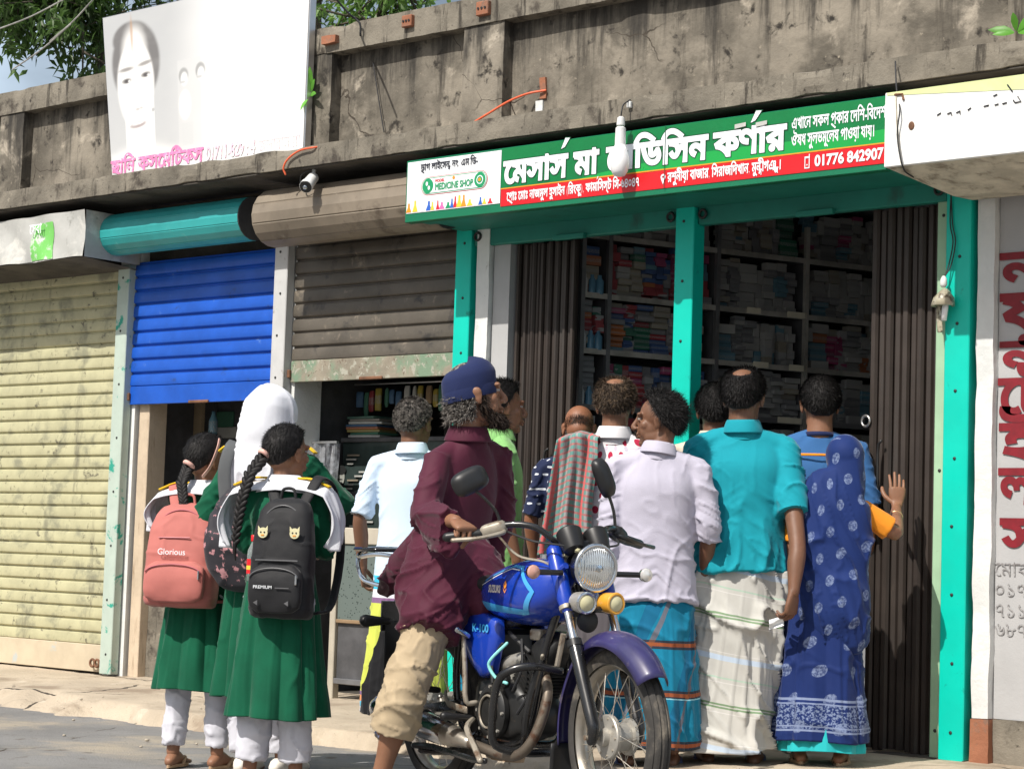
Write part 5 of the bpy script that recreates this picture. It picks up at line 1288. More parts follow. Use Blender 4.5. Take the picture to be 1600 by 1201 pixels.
    # ---- hair
    def zone(s, P, style):
        """thickness of hair at unit directions P of the skull frame"""
        x, y, z = P[:, 0], P[:, 1], P[:, 2]
        zmin = -.92+.42*sstep(-.75, -.05, y)*1.0+1.12*sstep(-.15, .80, y)+.10*(np.abs(x) > .75)*(y > -.1)
        if style == 'receding': zmin = -.92+.42*sstep(-.75, -.1, y)+1.30*sstep(-.25, .72, y)
        t = sstep(-.02, .16, z-zmin)
        if style == 'bald': t = t*(1-sstep(-.22, .06, z+.12*y))
        if style == 'crown': 
            t = t*(1-.97*(1-sstep(.44, .66, np.sqrt(x**2+(y+.38)**2+(z-.80)**2))))
        if style == 'thin': t = t*(1-.97*(1-sstep(.48, .72, np.sqrt(x**2+(y-.02)**2+(z-.95)**2))))
        return t
    def hair(s, mat, style='full', thick=.012, n=2600, length=.018, spiky=.5, seed=0, curl=.0, grow=1.0):
        K = s.k*s.hk; r = np.random.default_rng(seed+5)
        th = np.linspace(0, 2*math.pi, 72, endpoint=False); L = []; C = np.array([0, -.012, .030]); RD = np.array([.0735, .092, .084])
        rows = []
        for ph in np.linspace(-math.pi/2*.98, math.pi/2*.995, 44):
            D = np.stack([np.cos(ph)*np.cos(th), np.cos(ph)*np.sin(th), np.full(72, math.sin(ph))], 1)
            t = s.zone(D, style); nz = vnoise(D*5+seed, 3)*.16+vnoise(D*23+seed, 4)*.08
            P = C+D*(RD+((thick*grow)*t*(1+nz)-.006*(1-t))[:, None]); P[:, 2] -= .016*sstep(-.2, -.9, D[:, 2])*(D[:, 1] < .1)
            rows.append(s.j('head')+(P*K)@s.H.T)
        mb = MB(); mb.rings(rows)
        # loose strands
        D = r.normal(size=(n*3, 3)); D /= np.linalg.norm(D, axis=1)[:, None]; t = s.zone(D, style); n = int(n*2.2); D = r.normal(size=(n*3, 3)); D /= np.linalg.norm(D, axis=1)[:, None]; t = s.zone(D, style); D = D[(t > r.random(len(t))*.9+.05)][:n]; t = s.zone(D, style)
        P = C+D*(RD+(thick*.95*t)[:, None]); flow = np.array([0, -.55, -.55])-D*(D@np.array([0, -.55, -.55]))[:, None]
        dr = D*spiky+flow*(1-spiky*.5)+r.normal(size=D.shape)*(.22+curl); dr /= np.linalg.norm(dr, axis=1)[:, None]
        ln = length*(.6+.8*r.random(len(D)))[:, None]; mid = P+dr*ln*.55+D*.001; end = P+dr*ln+np.array([0, 0, -1])*ln*.22+r.normal(size=D.shape)*ln*curl
        sd = np.cross(dr, D); sd /= np.linalg.norm(sd, axis=1)[:, None]+1e-9; w = .0009
        A = np.stack([P-sd*w, P+sd*w, mid-sd*w*.8, mid+sd*w*.8, end], 1).reshape(-1, 3)
        A = s.j('head')+(A*K)@s.H.T; Fc = []
        for q in range(len(D)): o = q*5; Fc += [(o, o+1, o+3, o+2), (o+2, o+3, o+4)]
        mb.add(A, Fc); s.hairo = mb.build('hair', mat, s.root, smooth=True); return s
    def strands(s, name, mat, pts, nrm_dir, n, length, seed=0, w=.0013, jitter=.5, spread=.006):
        """loose hair rooted near points (head frame): beards, napes"""
        r = np.random.default_rng(seed); K = s.k*s.hk; pts = np.array(pts, float); i = r.integers(0, len(pts), n); P = pts[i]+r.normal(size=(n, 3))*spread
        d = np.array(nrm_dir, float)+r.normal(size=(n, 3))*jitter; d /= np.linalg.norm(d, axis=1)[:, None]; ln = length*(.5+r.random(n))[:, None]
        m = P+d*ln*.5; e = P+d*ln+r.normal(size=(n, 3))*ln*.25; sd = np.cross(d, r.normal(size=(n, 3))); sd /= np.linalg.norm(sd, axis=1)[:, None]+1e-9
        A = np.stack([P-sd*w, P+sd*w, m-sd*w, m+sd*w, e], 1).reshape(-1, 3); A = s.j('head')+(A*K)@s.H.T; Fc = []
        for q in range(n): o = q*5; Fc += [(o, o+1, o+3, o+2), (o+2, o+3, o+4)]
        return MB().add(A, Fc).build(name, mat, s.root, smooth=True)
    # ---- clothes
    def shirt(s, mat, hem=.80, sleeve=(.95, .95), loose=1.0, fold=1.0, seed=0, collar=True, name='shirt', waist=1.0, hemr=None, extra=None, voxel=.0075, hemdrop=0.0, uv=False, cuff=1.0, drape=(14, 14, 3.2), vneck=0, armr=1.0):
        k = s.k; b = s.b*loose; mb = MB(); lat = nrm(s.j('sh1')-s.j('sh0')); C = s.j('chest'); W = s.j('waist'); Pv = s.j('pelvis'); Nk = s.j('neck')
        hz = hem*k; fem = .93 if s.female else 1.0
        down = nrm(Pv-W) if s.J.get('seated') else np.array([0, 0, -1.0])
        tpos = (W[2]-hz); low = W+down*tpos if not s.J.get('seated') else np.array(s.J['hemc'])*k
        hr = hemr or (.178, .135)
        pts = [low, low*.55+W*.45, W, W*.45+C*.55, C, C*.45+Nk*.55-(0, 0, .005*k), Nk-(0, .004*k, .012*k)]
        rad = [(hr[0]*k*b, hr[1]*k*b), (.170*k*b*waist, .128*k*b*waist), (.160*k*b*waist, .118*k*b*waist), (.163*k*b*fem, .120*k*b), (.168*k*b*fem, .118*k*b), (.145*k*b**.7*fem, .092*k*b**.7), (.080*k, .074*k)]
        mb.loft(pts, rad, lat, n=36, sub=4, power=2.3, dome=False)
        S0, S1 = s.j('sh0'), s.j('sh1'); M_ = (S0+S1)/2
        mb.loft([S0, S0*.55+M_*.45+(0, 0, .016*k), M_+(0, -.005*k, .034*k), S1*.55+M_*.45+(0, 0, .016*k), S1], [.050*k*b**.6, .058*k*b**.6, .066*k, .058*k*b**.6, .050*k*b**.6], (0, 1, 0), n=20, sub=3)
        for i in (0, 1):
            if sleeve[i] <= 0: continue
            S, E, Wr = s.j('sh%d' % i), s.j('el%d' % i), s.j('wr%d' % i); f = sleeve[i]; la = np.linalg.norm(E-S); lb = np.linalg.norm(Wr-E); tot = la+lb; d_ = f*tot
            a = s.thin_arm*k*loose*armr; P_ = [S-(E-S)*.02, S*.6+E*.4]; Rr = [.052*a, .053*a]
            if d_ <= la: P_ = [S, S+(E-S)*(d_/la)*.5, S+(E-S)*(d_/la)]; Rr = [.052*a, .055*a, .059*a*cuff]
            else:
                P_ += [E*.93+S*.07, E*.9+Wr*.1]; Rr += [.053*a, .052*a]; q = (d_-la)/lb; e2 = E+(Wr-E)*q; P_ += [E*.5+e2*.5, e2]; Rr += [.049*a, .043*a*cuff]
            mb.loft(P_, Rr, n=22, sub=4, dome=False)
        if extra: extra(mb)
        V, N, Fc = remesh(mb, voxel*max(1, k), 4, .5)
        d = s.folds(V, N, fold, seed, drape, C, hz)
        V = V+N*d[:, None]
        if hemdrop: 
            m = sstep(.12*k, 0, V[:, 2]-hz); V[:, 2] -= m*hemdrop*(.5+.5*np.cos(np.arctan2(V[:, 0], -V[:, 1])))
        if s.k and not s.J.get('seated'):
            m = sstep(.05*k, 0, V[:, 2]-hz); V[:, 2] += m*.010*vnoise(V*9, seed+3)
        o = MB(); U = None
        if uv: U = np.stack([np.arctan2(V[:, 0], -V[:, 1])*.16*k, V[:, 2]], 1)
        o.add(V, Fc, U); so_ = o.build(name, mat, s.root, smooth=True)
        if collar:
            nk = s.j('neck'); hp = s.hp((0, -.03, -.06)); ax_ = nrm(nrm(hp-nk)*.35+np.array([0, .05, .9])); L = []; a = nrm(np.cross(ax_, [0, 1, 0])); bb = np.cross(ax_, a); th = np.linspace(0, 2*math.pi, 40, endpoint=False)
            base = nk+ax_*.006*k+np.array([0, -.008, 0])*k+(hp-nk)*(1, 1, 0)*.12
            for h_, r in ((-.050, .078), (-.03, .078), (.000, .074), (.022, .069), (.034, .067), (.036, .070), (.026, .076), (.006, .083), (-.016, .092), (-.022, .092), (-.012, .082)):
                wv = .0015*np.sin(th*5+seed); L.append(base+ax_*h_*k+np.outer(np.cos(th)*(r*.98+wv)*k, a)+np.outer(np.sin(th)*(r*.98+wv)*k, bb))
            MB().rings(L, caps=False).build('collar', mat, so_, smooth=True)
        return so_
    def folds(s, V, N, fold, seed, drape, C, hz):
        k = s.k; q = V/k+seed*3.7; W1 = vnoise(q*3, seed+1)[:, None]; W2 = vnoise(q*4.5, seed+5)[:, None]
        big = fbm(q*np.array([4, 4, 2.2]), seed, 2)*.007
        r1 = np.clip(ridge(q*np.array(drape)+1.0*W1, seed+2), 0, 1)**3*.013*(.3+.7*sstep(-.3, .5, vnoise(q*2.5, seed+31)))
        dg = q.copy(); dg[:, 2] = q[:, 2]+.75*np.abs(V[:, 0]-C[0])/k
        r2 = np.clip(ridge(dg*np.array([3.0, 3.0, 10])+1.0*W2, seed+6), 0, 1)**4*.014
        r3 = np.clip(ridge(dg*np.array([8, 8, 24])+1.2*W1, seed+9), 0, 1)**3*.006
        low = sstep(C[2]-.05*k, hz, V[:, 2]); arm = sstep(.15*k, .20*k, np.abs(V[:, 0]-C[0])); mid = sstep(-.3, .5, vnoise(q*3.1, seed+12))
        m2 = np.maximum(np.maximum(low*.8, arm*1.0), mid*.45)
        return fold*k*(big+r1*(.30+.70*low)+(r2+r3)*m2-.006)
    def skirt(s, mat, ztop, zbot, rt, rb, pleats=9, amp=.018, seed=0, name='skirt', cx=0, cy=0, twist=0.0, diag=0.0, power=2.2, flat=1.0, bias=0.0, sway=0.0, hemtilt=0.0, wrap=0.0, nseg=200, sharp=1.0):
        k = s.k; n = nseg; m = 90; th = np.linspace(0, 2*math.pi, n); G = np.zeros((m, n, 3)); UV = np.zeros((m, n, 2)); r = np.random.default_rng(seed)
        phs = r.random(5)*6.28
        for i in range(m):
            t = i/(m-1); z = ztop+(zbot-ztop)*t; a = rt[0]+(rb[0]-rt[0])*t**.9; b = rt[1]+(rb[1]-rt[1])*t**.9
            ang = th+twist*t; c_, s_ = np.cos(ang), np.sin(ang); c2 = np.sign(c_)*np.abs(c_)**(2/power); s2 = np.sign(s_)*np.abs(s_)**(2/power)
            pl = (np.abs(np.sin(ang*pleats/2+.5*np.sin(ang*2+phs[0])+phs[1]))**sharp*2-1.2)*amp*(t**.8)
            P3 = np.stack([c_*2.2+seed, s_*2.2, np.full(n, z*2.0)+diag*ang], 1)
            dg = np.clip(ridge(np.stack([c_*.9+seed, s_*.9, z*6.5+diag*ang*1.3+.35*np.sin(ang*2+phs[2])], 1), seed+1), 0, 1)**4*.017*bias+np.clip(ridge(np.stack([c_*1.4+seed, s_*1.4, z*11+diag*ang*2.2+.5*np.sin(ang*3+phs[4])], 1), seed+4), 0, 1)**4*.007*bias
            nz = vnoise(P3*1.6, seed+2)*.010*(.3+t)+vnoise(np.stack([c_*9+seed, s_*9, np.full(n, z*1.8)+.5*ang], 1), seed+12)*.005*t+np.clip(ridge(np.stack([c_*4+seed, s_*4, np.full(n, z*2.4)+.8*ang], 1), seed+13), 0, 1)**4*.008*sstep(0, .3, t)
            rr = 1+(pl+nz+dg)/max(.1, (a+b)/2)
            G[i, :, 0] = cx+c2*a*rr+sway*t; G[i, :, 1] = cy+s2*b*rr*flat; G[i, :, 2] = z+hemtilt*t*c_+.006*np.sin(ang*3+phs[3])*t
            UV[i, :, 0] = ang*(a+b)/2; UV[i, :, 1] = (z-zbot)+wrap*ang
        G[:, -1] = G[:, 0]
        mb = MB(); mb.grid(G*k, UV*k); o = mb.build(name, mat, s.root, smooth=True); o.modifiers.new('t', 'SOLIDIFY').thickness = .003; return o
    def trouser(s, i, mat, zb=.10, r=(.095, .075, .062), name='trousers', fold=1.0, seed=0, pts=None, cut=None):
        k = s.k; Hh, Kn, A = s.j('hip%d' % i), s.j('knee%d' % i), s.j('ank%d' % i); E = A+(Kn-A)*max(0, (zb-.08)/.40)
        mb = MB(); mb.loft([Hh, Hh*.5+Kn*.5, Kn, Kn*.5+E*.5, E], [r[0]*k, r[0]*.92*k, r[1]*k, r[2]*1.05*k, r[2]*k], n=26, sub=5, dome=False)
        V, N, Fc = remesh(mb, .008, 4, .5)
        q = V/k+seed; d = np.clip(ridge(q*np.array([5, 5, 12])+1.0*vnoise(q*5, 3)[:, None], seed), 0, 1)**4*.011+np.clip(ridge(q*np.array([13, 13, 24])+1.0*vnoise(q*7, 5)[:, None], seed+3), 0, 1)**3*.005+fbm(q*4, seed+1, 2)*.004-.004
        V = V+N*(d*fold*k)[:, None]; o = MB().add(V, Fc).build(name, mat, s.root, smooth=True); return o

def braid(f, pts, r0, r1, mat='hair_black', n=16):
    P_ = np.array(pts, float); dd = np.r_[0, np.cumsum(np.linalg.norm(np.diff(P_, axis=0), axis=1))]; mb = MB()
    for q in range(n*2):
        t = (q+.5)/(n*2)*dd[-1]; c = np.array([np.interp(t, dd, P_[:, a]) for a in range(3)]); c2 = np.array([np.interp(min(dd[-1], t+.01), dd, P_[:, a]) for a in range(3)])
        T = nrm(c2-c+np.array([0, 0, -1e-4])); sd = nrm(np.cross(T, [0, 1, 0])); bk = np.cross(T, sd); r = r0+(r1-r0)*t/dd[-1]; q_ = 1 if q % 2 else -1
        a1 = nrm(T*.8+sd*q_*-.6); a2 = np.cross(a1, bk); Rm = np.stack([a1, a2, bk], 1)
        mb.ell(c+sd*q_*r*.50, (r*1.5, r*.66, r*.72), Rm, 12, 8)
    return mb.build('braid', mat, f.root, smooth=True)
def tail(f, pts, r0, r1, mat='hair_black'):
    return MB().loft(pts, [r0+(r1-r0)*q/(len(pts)-1) for q in range(len(pts))], n=14, sub=3).build('hair_end', mat, f.root, smooth=True)

AX = R(-3)
# world spots: (u, head-top v, plane Y) -> location and height
def spot(u, v, Y, zg=.05):
    p = at(u, v, Y); return (float(p[0]), float(p[1]), zg), float(p[2]-zg)
Fig.px = lambda s, u, v, Y: tuple(np.array((Matrix.Rotation(-s.root.rotation_euler[2], 3, 'Z')@(Vector(at(u, v, Y))-s.root.location)))/s.k)
def W_(f, p):
    """world position of a local point"""
    return np.array(Matrix.Rotation(f.root.rotation_euler[2], 3, 'Z')@Vector(np.array(p, float)*f.k))+np.array(f.root.location)

# ---------------------------------------------------------------- backpacks
def backpack(f, label, mat, w, h, d, zc, y0, cx=0.0, tilt=0.0, trim='zip', name='backpack', kind=0, dx=0):
    k = f.k; loc = W_(f, (cx, y0, zc)); t = thing(name, label, 'backpack', loc, f.root.rotation_euler[2]+dx)
    # y towards the wearer, bag bulges to -y
    mb = MB(); w, h, d = w/2, h, d
    def ring(z, ww, y_out, y_in, pw=3.2, n=40):
        L = []
        for q in range(n):
            a = 2*math.pi*q/n; c, s_ = math.cos(a), math.sin(a); c = math.copysign(abs(c)**(2/pw), c); s_ = math.copysign(abs(s_)**(2/pw), s_)
            L.append((ww*c, (y_out+y_in)/2+(y_in-y_out)/2*s_, z))
        return L
    prof = [(0, .86, .80), (.012, .96, .92), (.05, 1.0, 1.0), (.30, 1.0, 1.0), (.55, .98, .93), (.75, .93, .80), (.88, .82, .64), (.95, .66, .50), (.985, .42, .34), (1.0, .15, .2)]
    zs = np.linspace(0, len(prof)-1, 34); A_ = np.stack([np.interp(zs, range(len(prof)), [p[c] for p in prof]) for c in range(3)], 1)
    L = [ring(a[0]*h, w*a[1], -d*a[2], 0) for a in A_]
    mb.rings(L); V, N, Fc = remesh(mb, .007, 3)
    V = V+N*(fbm(V*9+zc*7, 3, 3)*.006+np.clip(ridge(V*np.array([9, 9, 16]), 5), 0, 1)[:]**2*.004)[:, None]
    b = MB().add(V, Fc).build('bag_body', mat, t, smooth=True)
    yo = lambda z: -d*np.interp(z/h, [p[0] for p in prof], [p[2] for p in prof])
    # front pockets
    def pocket(z0, z1, ww, dep, nm='pocket'):
        mb = MB(); LL = []
        for q in np.linspace(0, 1, 9):
            kx = (1-(2*q-1)**6*.35); z = z0+(z1-z0)*q; LL.append(ring(z, ww*kx, yo(z)-dep*math.sin(math.pi*min(1, .12+q*.76))**.6, yo(z)+.02, 4))
        mb.rings(LL); V, N, Fc = remesh(mb, .006, 3); V = V+N*(fbm(V*14, 7, 2)*.004)[:, None]
        o = MB().add(V, Fc).build(nm, mat, t, smooth=True)
        zp = [(ww*math.sin(a)*.92, yo(z0+(z1-z0)*.80)-dep*.86-.001, z1-.012-(1-math.cos(a))*(z1-z0)*.22) for a in np.linspace(-1.5, 1.5, 20)]
        MB().tube(zp, .0028, n=6).build('zip', trim, o, smooth=True)
        MB().box(zp[-3][0]-.004, zp[-3][1]-.008, zp[-3][2]-.035, zp[-3][0]+.004, zp[-3][1]-.002, zp[-3][2], .002).build('zip_pull', 'chrome', o)
        return o
    p1 = pocket(.02, h*.44, w*.86, .030)
    # outline zip of the main compartment
    zp = [(w*.9*math.sin(a), -d*.62*(.75+.25*math.cos(a*.6)), h*.56+h*.37*math.cos(a)) for a in np.linspace(-1.9, 1.9, 30)]
    MB().tube(zp, .003, n=6).build('zip', trim, b, smooth=True)
    if kind == 0:
        MB().tube([(-w*.55, yo(h*.66)-.004, h*.66), (w*.35, yo(h*.66)-.006, h*.665)], .0028, n=6).build('zip', trim, b)
        letters('Glorious', 'ink_white', (-w*.5, yo(h*.52)-.012, h*.50), (1, 0, 0), (0, 0, 1), t, width=w*.8, height=.035, world=False, push=.008)
        MB().ell((0, p_y(p1), .05), (.02, .003, .009), None, 16, 8).build('patch', trim, b) if False else None
    else:
        letters('PREMIUM', 'ink_white', (-w*.62, yo(.09)-.034, h*.245), (1, 0, 0), (0, 0, 1), t, width=w*.62, height=.017, world=False, push=.004)
        MB().box(w*.1, yo(.1)-.040, h*.25, w*.55, yo(.1)-.036, h*.257).build('stripe', 'bag_trim', b)
        MB().box(-w*.7, yo(h*.47)-.010, h*.468, w*.7, yo(h*.47)-.004, h*.482, .002).build('stripe', 'bag_trim', b)
        for sx in (-1, 1):      # small cat-like enamel pins
            c = (sx*w*.52, yo(h*.70)-.010, h*.70)
            pn = MB().lathe([(.020, 0), (.019, .004)], c, (0, -1, 0), 20).build('badge', 'lamp_cream', b)
            for q in (-1, 1): MB().add([(c[0]+q*.008, c[1]-.003, c[2]+.014), (c[0]+q*.019, c[1]-.003, c[2]+.008), (c[0]+q*.019, c[1]-.003, c[2]+.027)], [(0, 1, 2)]).build('ear', 'lamp_cream', pn)
            for q in (-1, 1): MB().lathe([(.0035, 0), (.003, .0015)], (c[0]+q*.007, c[1]-.004, c[2]+.002), (0, -1, 0), 8).build('eye', 'black_plastic', pn)
            MB().box(c[0]-.006, c[1]-.0065, c[2]-.010, c[0]+.006, c[1]-.004, c[2]-.006).build('mouth', 'decal_orange', pn)
            MB().lathe([(.012, 0), (.011, .003)], (sx*w*.50, yo(h*.22)-.036, h*.13), (0, -1, 0), 3).build('badge', 'bag_trim', b)
    # handle and shoulder straps
    MB().loft([(-.03, -.03, h*.985), (-.02, -.03, h+.03), (.02, -.03, h+.03), (.03, -.03, h*.985)], [.006]*4, n=8, sub=4).build('handle', mat, b, smooth=True)
    return t, h
def straps(f, t, h, mat, half=.07, zc=0, y_up=.05, y_sh=.10, top=.16, wide=.022):
    """straps in bag coordinates over the wearer's shoulders"""
    for q in (-1, 1):
        MB().loft([(q*half*.7, -.02, h*.93), (q*half, .01, h+.03), (q*half*1.25, y_up, h+top), (q*half*1.5, y_up+y_sh, h+top-.05), (q*half*1.9, y_up+y_sh+.02, h*.6), (q*half*2.1, .05, h*.12), (q*half*1.6, -.01, h*.05)],
                  [(wide, .006)]*7, (1, 0, 0), n=10, sub=4, power=3).build('strap', mat, t, smooth=True)

def school_girl(label, u, v, Y, rz, hy, seed, hem=.27, dress=True, **kw):
    loc, h = spot(u, v, Y, 0.0); f = Fig(label, h, loc, rz, 'skin_mid', female=True, head_yaw=hy, headk=1.12, **kw); return f
# 1 - girl with the pink backpack, far left
g1 = school_girl('schoolgirl in green dress wearing the pink backpack, farthest left of the people', 325, 682, -2.42, R(24), R(-38), 1, build_=.92)
g1.set(el0=(-.20, .08, 1.12), wr0=(-.10, .22, 1.14), el1=(.20, .10, 1.12), wr1=(.10, .24, 1.14), ank0=(-.10, -.04, .08), ank1=(.12, .02, .08), knee0=(-.09, -.01, .48), knee1=(.10, .02, .48))
g1.body(); g1.hair('hair_black', thick=.013, n=1800, length=.02, spiky=.12, seed=1)
g1.shirt('cloth_green', hem=.98, sleeve=(.9, .9), seed=1, collar=False, name='dress_top', hemr=(.15, .11))
g1.skirt('cloth_green', 1.02, .40, (.140, .105), (.225, .175), pleats=9, amp=.018, seed=2, name='dress_skirt')
for i in (0, 1): g1.trouser(i, 'cloth_pants', .11, (.085, .070, .062), seed=i); g1.sandal(i, 'sandal_tan')
# 2 - taller girl in white hijab
g2 = school_girl('tall schoolgirl in white hijab and green dress between the two girls with braids', 425, 610, -2.38, R(24), R(-10), 2, build_=.95)
g2.headk = 1
g2.set(el0=(-.30, -.02, 1.10), wr0=(-.12, .18, 1.16), el1=(.30, .14, 1.20), wr1=(.12, .28, 1.30), sh0=(-.17, 0, 1.38), sh1=(.17, 0, 1.38), ank0=(-.06, .0, .08), ank1=(.11, .03, .08))
g2.body(); 
g2.shirt('cloth_green', hem=.94, sleeve=(.95, .95), seed=5, collar=False, name='dress_top', loose=1.04, armr=1.25, hemr=(.16, .12))
g2.skirt('cloth_green', 1.0, .34, (.150, .115), (.195, .165), pleats=8, amp=.02, seed=7, name='dress_skirt')
for i in (0, 1): g2.trouser(i, 'cloth_pants', .10, (.09, .070, .064), seed=3+i); g2.sandal(i, 'shoe_white', closed=True)
def hijab(f):
    K = f.k*f.hk; mb = MB(); mb.ell(f.hp((0, -.010, .022)), np.array((.100, .120, .110))*K, f.H, 30, 20)
    nk = f.j('neck')
    mb.loft([f.hp((0, -.016, .03)), f.hp((0, -.030, -.06)), nk+np.array([0, -.035, -.01])*f.k, nk+np.array([0, -.06, -.12])*f.k, nk+np.array([0, -.085, -.27])*f.k, nk+np.array([0, -.09, -.33])*f.k],
            [(.098*K, .112*K), (.102*K, .108*K), (.120*f.k, .098*f.k), (.150*f.k, .085*f.k), (.115*f.k, .055*f.k), (.06*f.k, .03*f.k)], (1, 0, 0), n=30, sub=4)
    V, N, Fc = remesh(mb, .006, 4); C = f.hp((0, 0, .0)); q = V/f.k
    below = sstep(.05, -.12, (V[:, 2]-C[2])/f.k)
    d = fbm(q*7, 3, 2)*.005+np.clip(ridge(q*np.array([12, 12, 2.0])+.7*vnoise(q*3, 2)[:, None], 8), 0, 1)**3*.024*(.40+.60*below)+np.clip(ridge(q*np.array([4, 6, 9])+.5*vnoise(q*5, 2)[:, None], 18), 0, 1)**3*.004
    # open at the face: sink the cloth there
    loc = ((V-f.j('head'))@f.H)/K; m = sstep(.055, .075, loc[:, 1])*(np.abs(loc[:, 0]) < .055)*(loc[:, 2] < .075)*(loc[:, 2] > -.10)
    V = V+N*(d*f.k-.045*m*K)[:, None]
    return MB().add(V, Fc).build('hijab', 'cloth_white', f.root, smooth=True)
hijab(g2)
# 3 - girl with black backpack
g3 = school_girl('schoolgirl with long braid wearing the black backpack and white shoulder sash', 449, 668, -2.62, R(27), R(-30), 3, build_=1.0)
g3.set(el0=(-.21, .04, 1.14), wr0=(-.12, .18, 1.12), el1=(.20, .06, 1.12), wr1=(.12, .2, 1.12), ank0=(-.12, .0, .08), ank1=(.10, .03, .08))
g3.body(); g3.hair('hair_black', thick=.013, n=1800, length=.02, spiky=.1, seed=3)
g3.shirt('cloth_green', hem=.94, sleeve=(.9, .9), seed=11, collar=False, name='dress_top', hemr=(.17, .13), armr=1.1)
g3.skirt('cloth_green', 1.0, .33, (.158, .120), (.228, .18), pleats=9, amp=.020, seed=12, name='dress_skirt')
for i in (0, 1): g3.trouser(i, 'cloth_pants', .12, (.095, .080, .078), seed=7+i); g3.sandal(i, 'sandal_tan')
def mantle(f, sides=(0, 1), low=.24):
    for i in sides:
        k = f.k; q = -1 if i == 0 else 1; S = f.j('sh%d' % i)/k; G = []
        for t in np.linspace(0, 1, 44):
            row = []
            for s_ in np.linspace(-1, 1, 34):
                if t < .4: a = t/.4; x = -.105+.175*a; z = .082-.035*a*a; wy = .085+.025*a; b = 0
                else: b = (t-.4)/.6; x = .070+.048*math.sin(b*2.6); z = .047-(low+.03)*b; wy = .110*(1-.60*b**1.3)
                y = s_*wy-.012-.035*b; fo = .016*math.sin(s_*7+t*3+i)*(.25+b)+.007*math.sin(s_*15-t*6)*(.3+b)
                arch = -.050*(s_*s_)*(1-b)-.018*abs(s_)*b
                row.append((S[0]+q*(x+fo*(.3+b)+.012*(1-s_*s_)*b), S[1]+y, S[2]+z+arch+fo*.4*(1-b)+.02*b*math.sin(s_*4)))
            G.append(row)
        mb = MB(); mb.grid(np.array(G)*k); o = mb.build('shoulder_sash', 'cloth_white', f.root, smooth=True); o.modifiers.new('t', 'SOLIDIFY').thickness = .004
        S = f.j('sh%d' % i)
        MB().loft([S+np.array([-q*.09, -.02, .090])*k, S+np.array([-q*.01, -.035, .086])*k, S+np.array([q*.075, -.04, .052])*k], [(.020*k, .005*k)]*3, (0, 1, 0), n=10, sub=3, power=3).build('shoulder_strap', 'cloth_yellow', o, smooth=True)
mantle(g3); mantle(g1, (0, 1), .16)
for i in (0, 1):
    k = g2.k; q = -1 if i == 0 else 1; S = g2.j('sh%d' % i)
    MB().loft([S+np.array([-q*.06, -.02, .068])*k, S+np.array([q*.02, -.02, .070])*k, S+np.array([q*.06, -.02, .045])*k], [(.022*k, .006*k)]*3, (0, 1, 0), n=10, sub=3, power=3).build('shoulder_strap', 'cloth_yellow', g2.root, smooth=True)
# white collar of g3
def collar(f, r=.085, mat='cloth_white'):
    nk = f.j('neck'); th = np.linspace(0, 2*math.pi, 44, endpoint=False); k = f.k; L = []
    for h_, rr in ((.012, .062), (.030, .060), (.034, .066), (.020, .080), (.0, .100), (-.022, .118), (-.026, .116), (-.01, .09)):
        L.append(nk+np.stack([np.cos(th)*rr*1.15, np.sin(th)*rr*.95-.012, np.full(44, h_)-.012*np.abs(np.cos(th))*(rr > .09)-.016*(rr > .075)*(np.sin(th) < 0)], 1)*k)
    return MB().rings(L, caps=False).build('collar', mat, f.root, smooth=True)
collar(g3); collar(g1)
# braids
for f, pts in ((g3, [(-.085, -.075, 1.56), (-.13, -.13, 1.47), (-.15, -.16, 1.36), (-.165, -.17, 1.24), (-.175, -.17, 1.14)]), (g1, [(-.06, -.09, 1.54), (-.075, -.13, 1.45), (-.05, -.15, 1.36), (-.035, -.155, 1.27)])):
    P_ = [np.array(p)*f.k for p in pts]; braid(f, P_, .024*f.k, .016*f.k, n=15)
    tail(f, [P_[-1], P_[-1]+np.array([0, 0, -.03]), P_[-1]+np.array([.005, 0, -.06])], .012*f.k, .003)
    MB().torus(P_[0]+np.array([.004, -.004, .008]), (.5, .5, 1), .024*f.k, .012*f.k, 20, 8).build('hair_band', 'band_pink', f.root, smooth=True)
MB().loft([g1.hp((.070, .02, .095)), g1.hp((.092, .0, .05)), g1.hp((.090, -.03, -.03)), g1.hp((.075, -.06, -.08))], [(.010, .003)]*4, (0, 1, 0), n=8, sub=4).build('hair_ribbon', 'band_pink', g1.root, smooth=True)

b1, h1 = backpack(g1, 'dusty pink school backpack on the back of the leftmost girl', 'bag_pink', .295, .42, .15, .82, -.095, cx=-.035, dx=R(6))
straps(g1, b1, h1, 'bag_pink', .075, top=.07, y_up=.05)
b3, h3 = backpack(g3, 'black school backpack with two cat badges on the girl with long braid', 'bag_black', .24, .45, .13, .80, -.11, cx=.075, trim='bag_trim', kind=1)
straps(g3, b3, h3, 'bag_black', .075, top=.08, y_up=.06)
b2, h2 = backpack(g2, 'dark flowered backpack half hidden behind the girl with long braid', 'bag_flower', .30, .38, .12, .86, -.14, cx=.03, trim='bag_trim', kind=2) if False else (None, None)
t = thing('backpack', 'dark flowered shoulder bag hanging behind the tall hijab girl', 'backpack', W_(g2, (-.03, -.17, .84)), g2.root.rotation_euler[2])
mb = MB(); mb.loft([(0, 0, .02), (0, -.01, .12), (0, -.01, .26), (0, .02, .38)], [(.11, .055), (.15, .07), (.13, .06), (.06, .03)], (1, 0, 0), n=26, sub=4, power=3)
V, N, Fc = remesh(mb, .008, 3); V = V+N*(np.clip(ridge(V*12, 5), 0, 1)**2*.010)[:, None]; MB().add(V, Fc).build('bag_body', 'bag_flower', t, smooth=True)
MB().loft([(-.09, .02, .30), (-.11, .03, .45), (-.10, .09, .56), (-.09, .16, .50)], [(.026, .005)]*4, (1, .3, 0), n=10, sub=4, power=3).build('strap', 'strap_grey', t, smooth=True)
